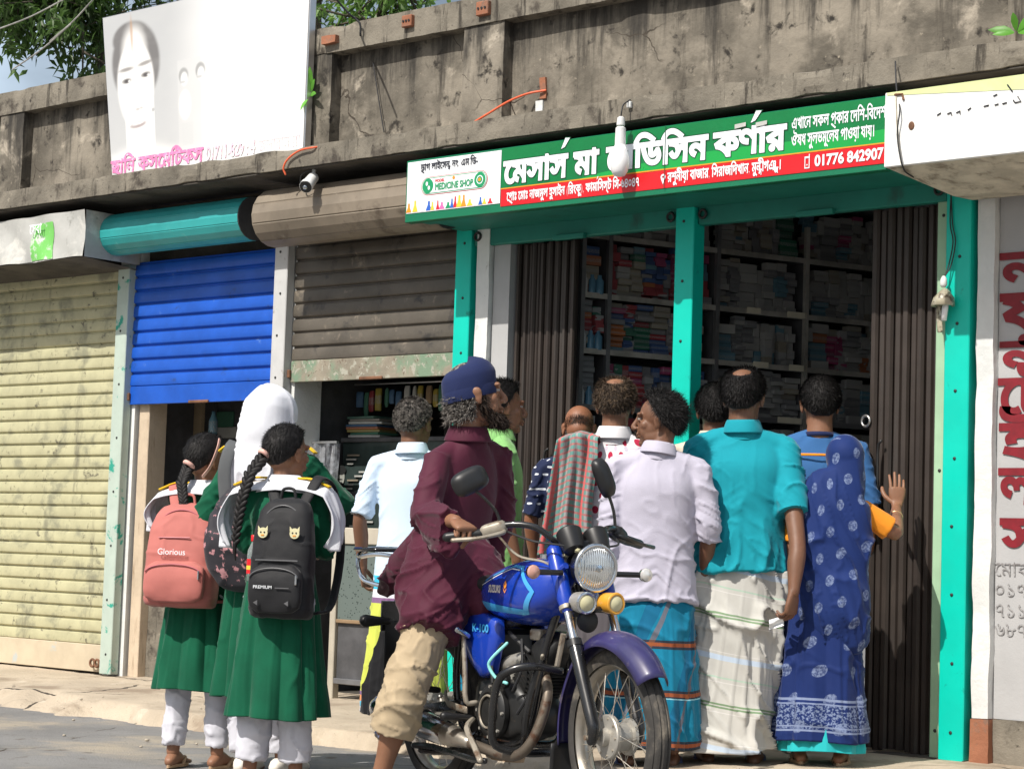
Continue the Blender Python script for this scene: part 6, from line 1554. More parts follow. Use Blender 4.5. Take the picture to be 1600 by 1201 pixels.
MB().loft([(.09, .02, .30), (.13, .03, .45), (.12, .09, .55)], [(.024, .005)]*3, (1, 0, 0), n=10, sub=4, power=3).build('strap', 'strap_grey', t, smooth=True)
# drink bottle in the side pocket
bt = thing('drink_bottle', 'small clear plastic bottle with red cap and red label in black backpack side pocket', 'bottle', W_(g3, (-.078, -.165, .965)), 0)
m_, nt_, bb_ = new_mat('bottle_clear'); bb_.inputs['Transmission Weight'].default_value = .8; bb_.inputs['Roughness'].default_value = .08; bb_.inputs['Base Color'].default_value = (.85, .9, .92, 1); bb_.inputs['IOR'].default_value = 1.2
MB().lathe([(.020, 0), (.026, .004), (.026, .10), (.024, .118), (.012, .145), (.011, .155)], n=24).build('bottle_body', 'bottle_clear', bt, smooth=True)
MB().lathe([(.0135, .150), (.0145, .152), (.0145, .172), (.012, .175)], n=20).build('cap', 'sign_red', bt, smooth=True)
lb = MB().lathe([(.0268, .030), (.0268, .085)], n=24, caps=False).build('label_band', 'sign_red', bt, smooth=True)
MB().lathe([(.0272, .045), (.0272, .06)], n=24, caps=False).build('label_stripe', 'ink_yellow', bt, smooth=True)

# ---------------------------------------------------------------- 4 - man in pale blue polo
loc, h = spot(648, 624, -1.15, .06)
m4 = Fig('grey haired man in pale blue polo shirt and yellow striped lungi behind the motorcycle', h, loc, R(30), 'skin_dark', head_yaw=R(-18), build_=1.0)
m4.set(wr0=(-.25, .04, .84), el0=(-.255, -.03, 1.10)); m4.body(); m4.hair('hair_grey', thick=.010, n=4200, length=.012, spiky=1.1, seed=4)
m4.shirt('cloth_sky', hem=.78, sleeve=(.50, .50), seed=21, fold=.8, loose=1.0)
m4.skirt('lungi_multi', .83, .12, (.160, .120), (.215, .17), pleats=5, amp=.012, seed=22, name='lungi', bias=.5)
for i in (0, 1): m4.sandal(i, 'sandal_blue')
# ---------------------------------------------------------------- 6 - man in lime shirt, mostly hidden
loc, h = spot(783, 598, -1.0, .06)
m6 = Fig('dark haired man in light green shirt half hidden behind the rider', h, loc, R(-38), 'skin_mid', head_yaw=R(8))
m6.body(); m6.hair('hair_black', thick=.016, n=2600, length=.025, spiky=.4, seed=6)
m6.shirt('cloth_lime', hem=.80, sleeve=(.5, .5), seed=25); m6.skirt('lungi_blue', .88, .12, (.16, .13), (.20, .16), seed=9, name='lungi')
for i in (0, 1): m6.sandal(i, 'sandal_blue')
# ---------------------------------------------------------------- 7 - bald man
loc, h = spot(905, 634, -.35, .08)
m7 = Fig('bald man in navy dotted shirt at the pharmacy counter', h, loc, R(25), 'skin_bald', head_pitch=R(-20), head_yaw=R(10))
m7.body(); m7.hair('hair_salt', style='bald', thick=-.005, n=1500, length=.012, seed=7)
m7.shirt('cloth_dotted_navy', hem=.80, sleeve=(.5, .5), seed=31, uv=True); m7.skirt('lungi_white', .88, .12, (.16, .13), (.20, .16), seed=10, name='lungi')
for i in (0, 1): m7.sandal(i, 'sandal_blue')
# ---------------------------------------------------------------- 8 - man with checked scarf
loc, h = spot(962, 592, -.78, .06)
m8 = Fig('balding man in white flowered shirt with checked scarf over his left shoulder', h, loc, R(30), 'skin_mid', head_pitch=R(-6), head_yaw=R(2), build_=1.03)
m8.set(el0=(-.27, .06, 1.12), wr0=(-.25, .2, 1.0)); m8.body(); m8.hair('hair_straw', style='crown', thick=.012, n=3600, length=.020, spiky=.6, seed=8, curl=.15)
m8.shirt('cloth_print_white', hem=.72, sleeve=(.55, .55), seed=35, loose=1.04, uv=True); m8.skirt('cloth_grey', .80, .12, (.165, .13), (.20, .16), seed=13, name='lungi')
for i in (0, 1): m8.sandal(i, 'sandal_blue')
def gamcha(f):
    k = f.k; G = []; UV = []
    for i, t_ in enumerate(np.linspace(0, 1, 70)):
        row = []; ur = []
        for j_, s_ in enumerate(np.linspace(-1, 1, 46)):
            # path over the left shoulder: down the back from the shoulder
            if t_ < .22: a = t_/.22; y = .13-.17*a; z = 1.36+.095*math.sin(a*math.pi*.62)
            else: a = (t_-.22)/.78; y = -.115-.035*math.sin(a*2.2); z = 1.445-.62*a
            wd = .085+.045*min(1, max(0, t_-.2)*1.6); x = -.155+s_*wd*(1+.10*math.sin(t_*7))-.02*t_+.012*math.sin(t_*6)
            fold = .020*math.sin(s_*7+t_*3.2+.8*math.sin(t_*5))+.010*math.sin(s_*15-t_*6); drop = -.030*max(0, -(x+.19))*8
            row.append((x, y-fold-.012, z+drop-.02*abs(s_))); ur.append((s_*.13+.3, t_*.85))
        G.append(row); UV.append(ur)
    mb = MB(); mb.grid(np.array(G)*k, np.array(UV)); o = mb.build('scarf', 'cloth_gamcha', f.root, smooth=True); o.modifiers.new('t', 'SOLIDIFY').thickness = .003; return o
gamcha(m8)
# ---------------------------------------------------------------- 10 - head behind the teal shirt
loc, h = spot(1118, 603, -.12, .08)
m10 = Fig('black haired man in beige shirt standing behind the man in the teal shirt', h, loc, R(30), 'skin_dark', head_yaw=R(6))
m10.body(); m10.hair('hair_black', thick=.014, n=2600, length=.018, spiky=.5, seed=10)
m10.shirt('cloth_cream', hem=.80, sleeve=(.5, .5), seed=41); m10.skirt('cloth_grey', .88, .12, (.16, .13), (.20, .16), seed=14, name='lungi')
for i in (0, 1): m10.sandal(i, 'sandal_blue')
# ---------------------------------------------------------------- 12 - blue jersey
loc, h = spot(1282, 591, -.12, .09)
m12 = Fig('short haired young man in blue jersey standing in the pharmacy doorway', h, loc, R(34), 'skin_mid', head_yaw=R(6), build_=1.08)
m12.body(); m12.hair('hair_black', thick=.013, n=3000, length=.014, spiky=.5, seed=12)
m12.shirt('cloth_jersey', hem=.80, sleeve=(.5, .5), seed=45, collar=False); 
MB().loft([m12.hp((0, 0, 0))*0+m12.j('neck')+np.array([0, -.005, -.012])*m12.k, m12.j('neck')+np.array([0, -.004, .008])*m12.k], [.078*m12.k, .070*m12.k], n=24, sub=1, dome=False).build('neckband', 'cloth_navy', m12.root, smooth=True)
for sy in (-1, 1): MB().loft([m12.j('sh0')*(.9, 1, 1)+np.array([0, -.085, -.03])*m12.k, m12.j('chest')*(0, 1, 1)+np.array([0, -.134, .06])*m12.k, m12.j('sh1')*(.9, 1, 1)+np.array([0, -.085, -.03])*m12.k], [(.006, .003)]*3, (0, 0, 1), n=8, sub=6).build('piping', 'cloth_orange', m12.root, smooth=True) if sy > 0 else None
for i in (0, 1): m12.trouser(i, 'cloth_grey', .10, seed=i); m12.sandal(i, 'sandal_blue')
# ---------------------------------------------------------------- 9 - lavender shirt
loc, h = spot(1030, 617, -1.15, .05)
m9 = Fig('moustached man in pale lavender shirt and blue checked lungi looking left', h, loc, R(40), 'skin_dark', head_yaw=R(80), head_pitch=R(-2), build_=1.04)
m9.set(el0=m9.px(950, 862, -1.30), wr0=m9.px(956, 925, -1.25), el1=(.245, -.02, 1.10), wr1=(.235, .10, .86))
m9.hand_dir = {0: (0, .1, -1)}; m9.curl = {0: 45, 1: 30}; m9.body(); m9.hair('hair_black', style='receding', thick=.022, n=3600, length=.026, spiky=.45, seed=9, curl=.35)
m9.strands('moustache', 'hair_salt', [(x, .100, -.046) for x in np.linspace(-.022, .022, 12)], (0, .3, -1), 220, .012, 9, spread=.002)
m9.strands('stubble', 'hair_salt', [(x, .075-.25*abs(x), -.088+.3*abs(x)) for x in np.linspace(-.045, .045, 20)], (0, .8, -.5), 260, .003, 10, w=.0006, spread=.008)
m9.shirt('cloth_lavender', hem=.745, sleeve=(.80, .62), seed=51, loose=1.06, fold=1.1, hemr=(.185, .14), cuff=1.25, armr=1.1)
MB().box(-.06, -.172, .93, .07, -.160, .936).build('pocket_seam', 'cloth_lavender', m9.root) if False else None
m9.skirt('lungi_blue', .785, .10, (.172, .130), (.215, .175), pleats=6, amp=.014, seed=15, name='lungi', bias=.7, diag=.3)
for i in (0, 1): m9.sandal(i, 'sandal_blue')
# ---------------------------------------------------------------- 11 - teal shirt
loc, h = spot(1163, 577, -.80, .05)
m11 = Fig('man in bright teal shirt and white striped lungi seen from behind', h, loc, R(36), 'skin_dark', head_yaw=R(-14), head_pitch=R(-3), build_=1.10)
m11.set(el1=m11.px(1246, 850, -.80), wr1=m11.px(1240, 925, -.85), el0=(-.27, .06, 1.12), wr0=(-.20, .2, 1.05), ank0=(-.12, .02, .08), ank1=(.08, .03, .08))
m11.hand_dir = {1: (-.12, .1, -1)}; m11.curl = {0: 40, 1: 42}; m11.palm_n = {1: (-.8, .6, 0)}; m11.body(); m11.hair('hair_black', style='crown', thick=.014, n=3600, length=.020, spiky=.35, seed=17)
m11.shirt('cloth_teal', hem=.83, sleeve=(.55, .47), seed=61, loose=1.08, fold=1.15, hemr=(.178, .14), armr=1.12)
m11.skirt('lungi_white', .840, .075, (.172, .130), (.222, .175), pleats=3, amp=.010, seed=16, name='lungi', bias=2.4, diag=.9, wrap=.035, hemtilt=.012, sway=-.085)
for i in (0, 1): m11.sandal(i, 'sandal_blue')
tk_ = thing('slip_of_paper', 'small folded slip of paper in right hand of the man in teal', 'paper', m11.root.location, m11.root.rotation_euler[2])
pw_ = m11.j('wr1')+np.array([-.045, .035, -.125]); mb = MB(); mb.grid([[pw_+np.array([a*.03-.02, .01*math.sin(b*3+a), -b*.02+.01*a]) for a in np.linspace(-1, 1, 5)] for b in np.linspace(-1, 1, 5)]); mb.build('sheet', 'sign_white', tk_, smooth=True)
# ---------------------------------------------------------------- 13 - woman in saree
loc, h = spot(1291, 682, -.60, .08)
w13 = Fig('woman in blue block printed saree and orange blouse holding the folding gate', h*1.0, loc, R(32), 'skin_mid', female=True, build_=1.12, head_yaw=R(5), headk=1.08, lean=(.085, .0))
w13.set(sh1=(.185, .0, 1.33), el1=w13.px(1398, 832, -.42), wr1=w13.px(1401, 790, -.16), sh0=(-.15, .02, 1.34))
w13.hand_dir = {1: w13.px(1402, 735, -.12)-np.array(w13.px(1401, 790, -.14)) if False else (.02, .10, 1)}; w13.palm_n = {1: (-.25, 1, -.05)}; w13.curl = {0: 30, 1: (8, 5, 7, 12)}; w13.spread = {1: 1.3}; w13.thin_arm = 1.08; w13.handk = 1.12
w13.body(); w13.shirt('cloth_orange', hem=1.02, sleeve=(.42, .30), seed=71, collar=False, name='blouse', fold=.5, armr=1.05)
for q, mt, r in ((0, 'gold', .033), (1, 'bangle_dark', .034)):
    if mt not in MATS: M(mt, (.8, .5, .25) if q == 0 else (.03, .01, .01), .3, metal=.8 if q == 0 else 0)
    a = w13.j('wr1'); b_ = w13.j('el1'); c = a+(b_-a)*(.42+.14*q); MB().torus(c, nrm(b_-a)+np.array([.1*q, 0, 0]), r*w13.k*1.02, .0035, 24, 6).build('bangle', mt, w13.root, smooth=True)
w13.skirt('saree_blue', 1.06, .125, (.165, .140), (.235, .19), pleats=9, amp=.012, seed=72, name='saree_skirt', bias=.6, diag=.25, power=2.3)
w13.skirt('cloth_aqua', .40, .075, (.19, .16), (.225, .18), pleats=9, amp=.010, seed=73, name='petticoat')
def pallu(f):
    k = f.k; K = k*f.hk; mb = MB()
    mb.ell(f.hp((0, -.015, .025)), np.array((.092, .108, .102))*K, f.H, 28, 18); nk = f.j('neck')
    mb.loft([f.hp((0, -.02, .03)), f.hp((0, -.04, -.07)), nk+np.array([-.035, -.050, -.05])*k, nk+np.array([-.045, -.060, -.24])*k, nk+np.array([-.055, -.065, -.45])*k, nk+np.array([-.03, -.075, -.66])*k, nk+np.array([.02, -.07, -.80])*k],
            [(.086*K, .095*K), (.092*K, .085*K), (.178*k, .098*k), (.205*k, .108*k), (.20*k, .115*k), (.19*k, .12*k), (.14*k, .09*k)], (1, .0, 0), n=36, sub=5, power=2.3)
    V, N, Fc = remesh(mb, .0065, 4); q = V/k; C = f.hp((0, 0, 0)); below = sstep(.02, -.25, (V[:, 2]-C[2])/k)
    dg = q.copy(); dg[:, 0] = q[:, 0]+.35*q[:, 2]
    d = fbm(q*5, 3, 2)*.006+np.clip(ridge(dg*np.array([15, 12, 1.8])+.7*vnoise(q*2.4, 2)[:, None], 8), 0, 1)**2*.019*below+np.clip(ridge(dg*np.array([26, 20, 3])+.7*vnoise(q*3, 2)[:, None], 28), 0, 1)**3*.007*below
    loc_ = ((V-f.j('head'))@f.H)/K; m = sstep(.05, .075, loc_[:, 1])*(np.abs(loc_[:, 0]) < .06)*(loc_[:, 2] < .08)*(loc_[:, 2] > -.11)
    V = V+N*(d*k-.045*m*K)[:, None]; UV = np.stack([np.arctan2(V[:, 0]+.0, -V[:, 1])*.17+.16, V[:, 2]-.3*V[:, 0]], 1)
    V = V; mb = MB(); mb.add(V, Fc, UV); return mb.build('saree_pallu', 'saree_pallu', f.root, smooth=True)
pallu(w13)
# free end of the saree sweeping across the hip
def sweep(f, name, mat):
    k = f.k; G = []; UV = []
    for s_ in np.linspace(0, 1, 60):
        row = []; ur = []
        for t_ in np.linspace(0, 1, 40):
            ang = R(-150+165*s_)       # round the back from left hip to right side
            z = (1.0-.26*s_-.20*math.sin(s_*2.6))-.34*t_*(.45+.55*math.sin(s_*math.pi*.9))
            r_x, r_y = .205+.035*t_, .175+.03*t_; w = .009*math.sin(s_*26+t_*5)+.010*math.sin(t_*13+s_*4)
            row.append((math.sin(ang)*(r_x+w)+.02, -math.cos(ang)*(r_y+w)*1.0, z)); ur.append((.02+t_*.45, s_*.9))
        G.append(row); UV.append(ur)
    mb = MB(); mb.grid(np.array(G)*k, np.array(UV)*k); o = mb.build(name, mat, f.root, smooth=True); o.modifiers.new('t', 'SOLIDIFY').thickness = .003
for i in (0, 1): w13.sandal(i, 'sandal_tan')

# ---------------------------------------------------------------- 5 - the rider
rd = Fig('man in maroon long shirt, navy cap and khaki shorts astride the blue motorcycle', 1.70, (-4.987, -2.244, 0), R(-108.435), 'skin_mid', head_yaw=R(72), head_pitch=R(6), build_=1.0, headk=1.05)
def bkl(x, y, z): return (-y, x, z)      # motorcycle coordinates -> his own
rd.set(seated=True, pelvis=rd.px(688, 925, -2.25), waist=rd.px(700, 862, -2.22), chest=rd.px(716, 765, -2.20), neck=rd.px(733, 682, -2.20), head=rd.px(742, 616, -2.20),
       sh1=rd.px(684, 716, -2.34), sh0=rd.px(778, 712, -2.02), el1=rd.px(664, 806, -2.46), wr1=bkl(.045, -.335, 1.012), el0=rd.px(785, 812, -1.98), wr0=rd.px(758, 885, -2.02),
       hip1=rd.px(680, 950, -2.36), hip0=rd.px(705, 950, -2.18), knee1=rd.px(632, 1078, -2.50), ank1=rd.px(590, 1228, -2.52), knee0=rd.px(790, 1010, -2.0), ank0=rd.px(775, 1150, -1.98), hemc=rd.px(690, 950, -2.25))
rd.hand_dir = {1: np.array(bkl(.9, .0, -.28)), 0: np.array(bkl(.9, .1, -.15))}; rd.palm_n = {1: np.array(bkl(-.30, .0, -1)), 0: np.array(bkl(-.1, 0, -1))}
rd.curl = {0: 80, 1: (72, 80, 84, 88)}; rd.grip = {0: True, 1: True}; rd.foot_dir = {0: (.0, 1, 0), 1: (.15, 1, 0)}; rd.spread = {1: .4, 0: .4}
rd.body()
# shirt: torso, wide sleeves and the long flared skirt of the kurta
def kurta(mb):
    B = lambda x, y, z: np.array(bkl(x, y, z))
    X_ = lambda *a: np.array(rd.px(*a))
    mb.loft([X_(698, 860, -2.24), X_(688, 915, -2.30), X_(676, 965, -2.38), X_(668, 992, -2.42)], [(.155, .15), (.165, .155), (.135, .125), (.115, .105)], B(1, 0, 0), n=30, sub=4, dome=False)       # over the right thigh
    mb.loft([X_(690, 850, -2.18), X_(650, 880, -2.16), X_(615, 905, -2.14), X_(596, 922, -2.12)], [(.12, .13), (.10, .10), (.06, .06), (.03, .025)], B(0, 1, 0), n=24, sub=4)     # trailing behind
    mb.loft([X_(715, 860, -2.20), X_(742, 905, -2.22), X_(762, 945, -2.24)], [(.14, .12), (.12, .10), (.08, .06)], B(0, 1, 0), n=24, sub=4)
    W1 = rd.j('wr1'); E1 = rd.j('el1')
    mb.loft([E1*.9+W1*.1, E1*.55+W1*.45+(0, 0, -.035), E1*.15+W1*.85+(0, 0, -.05)], [(.056, .06), (.055, .075), (.047, .088)], B(0, 1, 0), n=22, sub=4, dome=False)   # loose cuff
sh = rd.shirt('cloth_maroon', hem=.80, sleeve=(.97, .93), seed=81, loose=1.0, fold=1.15, collar=True, extra=kurta, hemr=(.155, .14), voxel=.0075, drape=(7, 7, 5), armr=1.15)
for i in (0, 1):
    rd.trouser(i, 'cloth_khaki', .30, (.098, .086, .090), name='shorts', fold=1.3, seed=84+i)
rd.sandal(0, 'sandal_tan'); rd.sandal(1, 'sandal_tan')
# cap
Kc = rd.k
L = []; th = np.linspace(0, 2*math.pi, 60, endpoint=False)
for h_, r_q in ((-.018, 1.03), (-.014, 1.045), (.03, 1.055), (.060, 1.05), (.072, 1.01), (.094, .86), (.110, .58), (.117, .28), (.118, .04)):
    wob = 1+.012*np.sin(th*3+1)*(h_ > .02)+.008*np.sin(th*7)
    L.append([rd.hp((math.cos(a)*.0765*r_q*w_, -.018+math.sin(a)*.0955*r_q*w_, h_+.018*math.sin(a)+.004)) for a, w_ in zip(th, wob)])
MB().rings(L).build('cap', 'cloth_navy', rd.root, smooth=True)
MB().rings([[rd.hp((math.cos(a)*.0765*q, -.018+math.sin(a)*.0955*q, z+.018*math.sin(a)+.004)) for a in th] for q, z in ((1.05, -.018), (1.062, -.014), (1.064, .018), (1.052, .022))], caps=False).build('cap_band', 'cloth_navy', rd.root, smooth=True)
rd.hair('hair_grey', thick=.006, n=0, seed=20)
nap = [(.07*math.cos(a), -.010+.090*math.sin(a), z) for a in np.linspace(R(185), R(355), 30) for z in (-.085, -.07, -.055, -.04, -.025, -.01)]
rd.strands('nape_hair', 'hair_grey', nap, (0, -.8, -.5), 3600, .021, 21, jitter=.6, spread=.005)
bd = [(.052*math.sin(a), .030+.062*math.cos(a), -.060-.038*abs(math.cos(a))**.7) for a in np.linspace(-1.7, 1.7, 50)]+[(.045*math.sin(a), .030+.058*math.cos(a), -.088) for a in np.linspace(-1.5, 1.5, 40)]+[(q*.062, .012, z) for q in (-1, 1) for z in np.linspace(-.06, .0, 8)]
rd.strands('beard', 'hair_brown', bd, (0, .45, -1), 4200, .030, 22, jitter=.30, spread=.007)
# ================================================================ pharmacy shelves and stock
M('shelf_metal', (.22, .22, .23), .4, metal=.6, var=.15); M('shelf_edge', (.50, .48, .44), .35, metal=.5, var=.3); M('tape', (.72, .66, .52), .5)
L0 = np.array([-7.02, .42]); DS = np.array([.34, .94]); DS /= np.linalg.norm(DS); NS = np.array([DS[1], -DS[0]])   # NS points to the shop floor
def sp(t, n, z): p = L0+DS*t+NS*n; return (p[0], p[1], z)
shelf = thing('shelf_rack', 'tall dark metal medicine rack along the left wall of the pharmacy', 'shelf', (*(L0+DS), .09))
def obox(mb, t0, t1, n0, n1, z0, z1):
    V = [sp(t, n, z) for z in (z0, z1) for t, n in ((t0, n0), (t1, n0), (t1, n1), (t0, n1))]
    mb.add(V, [(0, 1, 2, 3), (7, 6, 5, 4), (0, 4, 5, 1), (1, 5, 6, 2), (2, 6, 7, 3), (3, 7, 4, 0)]); return mb
ROWS = [.45, .78, 1.10, 1.40, 1.68, 1.97, 2.26, 2.57]
obox(MB(), -.10, 2.35, -.05, -.03, .09, 2.9).build('back_sheet', 'interior_dark', shelf, world=True)
for z in ROWS:
    obox(MB(), -.10, 2.3, -.03, .26, z-.015, z).build('shelf_board', 'shelf_metal', shelf, world=True)
    obox(MB(), -.10, 2.3, .26, .266, z-.022, z+.006).build('shelf_edge', 'shelf_metal' if z < 1.9 else 'shelf_edge', shelf, world=True)
for t_ in (-.10, .06, .74, 1.33, 2.28):
    obox(MB(), t_-.012, t_+.012, .245, .27, .09, 2.75).build('upright', 'shelf_metal' if t_ < 1.2 else 'shelf_edge', shelf, world=True)
    obox(MB(), t_-.004, t_+.004, -.03, .245, .09, 2.60).build('divider', 'interior_dark', shelf, world=True)
for t_, z, w in ((.98, 1.97, .10), (1.22, 1.97, .12), (.93, 2.26, .09), (1.20, 2.26, .13), (.9, 1.68, .08), (1.15, 1.68, .16)):
    obox(MB(), t_, t_+w, .267, .270, z-.018, z+.014).build('price_strip', 'tape', shelf, world=True)
BC = {'box_white': (.50, .49, .47), 'box_cream': (.40, .36, .28), 'box_blue': (.04, .12, .34), 'box_red': (.42, .03, .04), 'box_orange': (.55, .16, .03), 'box_green': (.03, .20, .12), 'box_sky': (.14, .32, .42), 'box_pink': (.46, .05, .18), 'box_yellow': (.50, .38, .05), 'box_grey': (.26, .26, .27)}
CN = {'box_white': 'white', 'box_cream': 'cream', 'box_blue': 'blue', 'box_red': 'red', 'box_orange': 'orange', 'box_green': 'green', 'box_sky': 'pale blue', 'box_pink': 'pink', 'box_yellow': 'yellow', 'box_grey': 'grey'}
for k_, c in BC.items():
    m, nt, b = new_mat(k_); v = coords(nt, (1, 1, 1)); uvn = coords(nt, (1, 1, 1), 'Generated')
    oi = nt.nodes.new('ShaderNodeObjectInfo'); sx = nt.nodes.new('ShaderNodeSeparateXYZ'); nt.links.new(uvn, sx.inputs[0])
    h_ = mth(nt, 'MULTIPLY', mth(nt, 'GREATER_THAN', sx.outputs[2], .32), mth(nt, 'LESS_THAN', sx.outputs[2], .68))
    h_ = mth(nt, 'MULTIPLY', h_, mth(nt, 'GREATER_THAN', noise(nt, coords(nt, (6, 6, 22), 'Generated'), 2.0, 2), .52))
    c = tuple(x*.72 for x in c); cc = mixc(nt, mth(nt, 'MULTIPLY', h_, .7), c, tuple(min(1, .06+.4*(1-x)) for x in c))
    cc = mixc(nt, mth(nt, 'MULTIPLY', oi.outputs['Random'], .35), cc, (.12, .12, .13)); setc(nt, b.inputs['Base Color'], cc); b.inputs['Roughness'].default_value = .45
proto = {}
def carton(mat, w, d, h):
    key = (mat, w, d, h)
    if key not in proto:
        proto[key] = MB().box(-w/2, -d/2, 0, w/2, d/2, h, .0015).mesh('medicine_box'); proto[key].materials.append(MATS[mat])
    return proto[key]
rb_ = random.Random(3); boxes = []
SZ = [(.065, .05, .022), (.08, .05, .032), (.10, .05, .028), (.05, .05, .045), (.115, .05, .05), (.042, .05, .075), (.07, .05, .038)]
def fill(t0, t1, z0, z1, pal, dens=1.0):
    t = t0
    while t < t1-.03:
        w, d, h = rb_.choice(SZ); w *= 1.0
        if t+w > t1: w_, d, h = SZ[3]; w = w_
        if t+w > t1: break
        z = z0; mat = rb_.choice(pal)
        top = z0+(z1-z0)*rb_.uniform(.90, 1.03)*dens
        while z+h < top:
            if rb_.random() < .42: mat = rb_.choice(pal)
            boxes.append((t+w/2, rb_.uniform(.17, .228), z+.0005, w, d, h, mat)); z += h+.0012
        t += w+rb_.uniform(.001, .006)
WH = ['box_white']*6+['box_cream', 'box_grey', 'box_grey', 'box_sky']; MX = ['box_white', 'box_blue', 'box_red', 'box_sky', 'box_green', 'box_grey', 'box_orange', 'box_blue', 'box_red', 'box_grey', 'box_pink', 'box_cream', 'box_blue', 'box_red']
RD = ['box_red', 'box_blue', 'box_red', 'box_pink', 'box_green', 'box_grey', 'box_blue']; 
rows = list(zip(ROWS[:-1], ROWS[1:]))+[(ROWS[-1], 2.88)]
for ri, (za, zb_) in enumerate(rows):
    if ri < 2: continue
    for (ta, tb, pal) in ((-.09, .045, MX if ri != 3 else ['box_sky', 'box_white', 'box_blue']), (.08, .725, {4: RD, 5: MX, 6: MX, 7: WH+['box_blue']}.get(ri, MX)), (.76, 1.315, WH+['box_grey', 'box_green']*(ri > 6)), (1.345, 2.26, WH+(['box_pink', 'box_orange'] if ri in (5, 7) else []))):
        fill(ta, tb, za, zb_-.018, pal, 1.0)
# the ones seen largest and highest above the heads first
def pix(p):
    q = ROT@(np.array(p)-CAM); return 800+F*q[0]/q[2], 600+F*q[1]/q[2]
def seen(b):
    u, v = pix(sp(b[0], b[1], b[2])); return (885 < u < 1060 or 1095 < u < 1358) and 320 < v < 700
vis = [b for b in boxes if seen(b)]; hid = [b for b in boxes if not seen(b)]
vis.sort(key=lambda b: -b[3]*b[5]*(1 if pix(sp(*b[:3]))[1] < 640 else .4)); print('BOXES', len(boxes), len(vis))
ang_ = math.atan2(DS[1], DS[0])
rowname = {2: 'third shelf from the floor', 3: 'fourth shelf from the floor', 4: 'shelf at head height', 5: 'middle shelf above the heads', 6: 'second shelf from the top', 7: 'top shelf'}
for i, b in enumerate(vis[:290]):
    o = bpy.data.objects.new('medicine_box', carton(b[6], b[3], b[4], b[5])); COL.objects.link(o); p = sp(b[0], b[1], b[2]); o.location = p; o.rotation_euler = (0, 0, ang_+rb_.uniform(-.05, .05))
    ri = max(q for q in range(len(ROWS)) if ROWS[q] <= b[2]+.002)
    bay = 'left end bay' if b[0] < .06 else 'bay left of the middle post' if b[0] < .74 else 'bay right of the middle post' if b[0] < 1.33 else 'far right bay'
    sz = 'tall' if b[5] > .08 else 'thick' if b[5] > .052 else 'flat' if b[5] < .035 else 'small' if b[3] < .08 else 'long'
    tag(o, '%s %s medicine carton, %s, %s' % (sz, CN[b[6]], rowname.get(ri, 'lower shelf'), bay), 'box', '%s %s medicine cartons, %s, %s' % (sz, CN[b[6]], rowname.get(ri, 'lower shelf'), bay))
mbs = {}
for b in vis[290:]+hid:
    mb = mbs.setdefault(b[6], MB()); p0 = L0+DS*b[0]+NS*b[1]
    V = [sp(b[0]+a*b[3]/2, b[1]+c*b[4]/2, b[2]+e*b[5]) for e in (0, 1) for a, c in ((-1, -1), (1, -1), (1, 1), (-1, 1))]
    mb.add(V, [(0, 1, 2, 3), (7, 6, 5, 4), (0, 4, 5, 1), (1, 5, 6, 2), (2, 6, 7, 3), (3, 7, 4, 0)])
mall = MB(); mats = []; fi = []
for k_, mb in mbs.items():
    mall.add(mb.verts(), mb.f); mats.append(k_); fi += [len(mats)-1]*len(mb.f)
if fi:
    me = mall.mesh('medicine_boxes'); [me.materials.append(MATS[k_]) for k_ in mats]; me.polygons.foreach_set('material_index', fi)
    o = bpy.data.objects.new('medicine_boxes', me); COL.objects.link(o); tag(recenter(o), 'remaining mixed medicine cartons packed on the pharmacy rack', 'boxes', kind='stuff')
# glass side cabinet with bottles at the left end of the opening
M('bottle_blue', (.10, .22, .32), .25, var=.2); M('bottle_white', (.5, .5, .5), .3)
for i, (t_, z) in enumerate([(-.08+.045*(q % 3), ROWS[3+q//3]) for q in range(12)]):
    r = .016+.004*(i % 3); o = MB().lathe([(r, 0), (r, .07), (r*.5, .085), (r*.5, .10)], n=12).build('medicine_bottle', 'bottle_blue' if i % 3 else 'bottle_white', smooth=True, ang=40)
    o.location = sp(t_, .245, z+.001); tag(o, 'small %s medicine bottle on the left end of the pharmacy rack' % ('blue' if i % 3 else 'white'), 'bottle', '%s bottles at the left end of the rack' % ('blue' if i % 3 else 'white'))
ct = thing('shop_counter', 'low glass topped pharmacy counter behind the crowd', 'counter', (-5.8, .75, .085))
MB().box(-6.9, .62, .085, -4.75, 1.0, 1.0, .01).build('cabinet', 'plaster_dim', ct, world=True); MB().box(-6.92, .60, 1.003, -4.73, 1.02, 1.02, .004).build('top', 'shelf_metal', ct, world=True)

# ================================================================ inside the blue shop
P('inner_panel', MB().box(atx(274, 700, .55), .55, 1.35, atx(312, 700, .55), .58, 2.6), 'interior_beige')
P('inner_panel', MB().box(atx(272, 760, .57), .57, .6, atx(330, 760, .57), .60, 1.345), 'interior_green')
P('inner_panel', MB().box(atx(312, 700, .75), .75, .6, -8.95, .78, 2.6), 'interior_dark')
br = thing('hand_broom', 'orange handled brush hanging on beige panel inside the blue shop', 'brush', at(281, 720, .53))
c = np.array(at(281, 720, .53)); M('broom_orange', (.55, .13, .03), .6); M('bristle', (.10, .04, .02), .9)
MB().tube([c+(0, 0, .33), c+(0, 0, .14)], .006, n=8).build('handle', 'broom_orange', br, world=True)
MB().loft([c+(0, 0, .15), c+(0, 0, .10), c+(0, 0, .03)], [(.012, .01), (.035, .014), (.042, .014)], n=14, sub=3).build('head', 'broom_orange', br, smooth=True, world=True)
MB().box(c[0]-.042, c[1]-.012, c[2]-.03, c[0]+.042, c[1]+.012, c[2]+.027, .004).build('bristles', 'bristle', br, world=True)
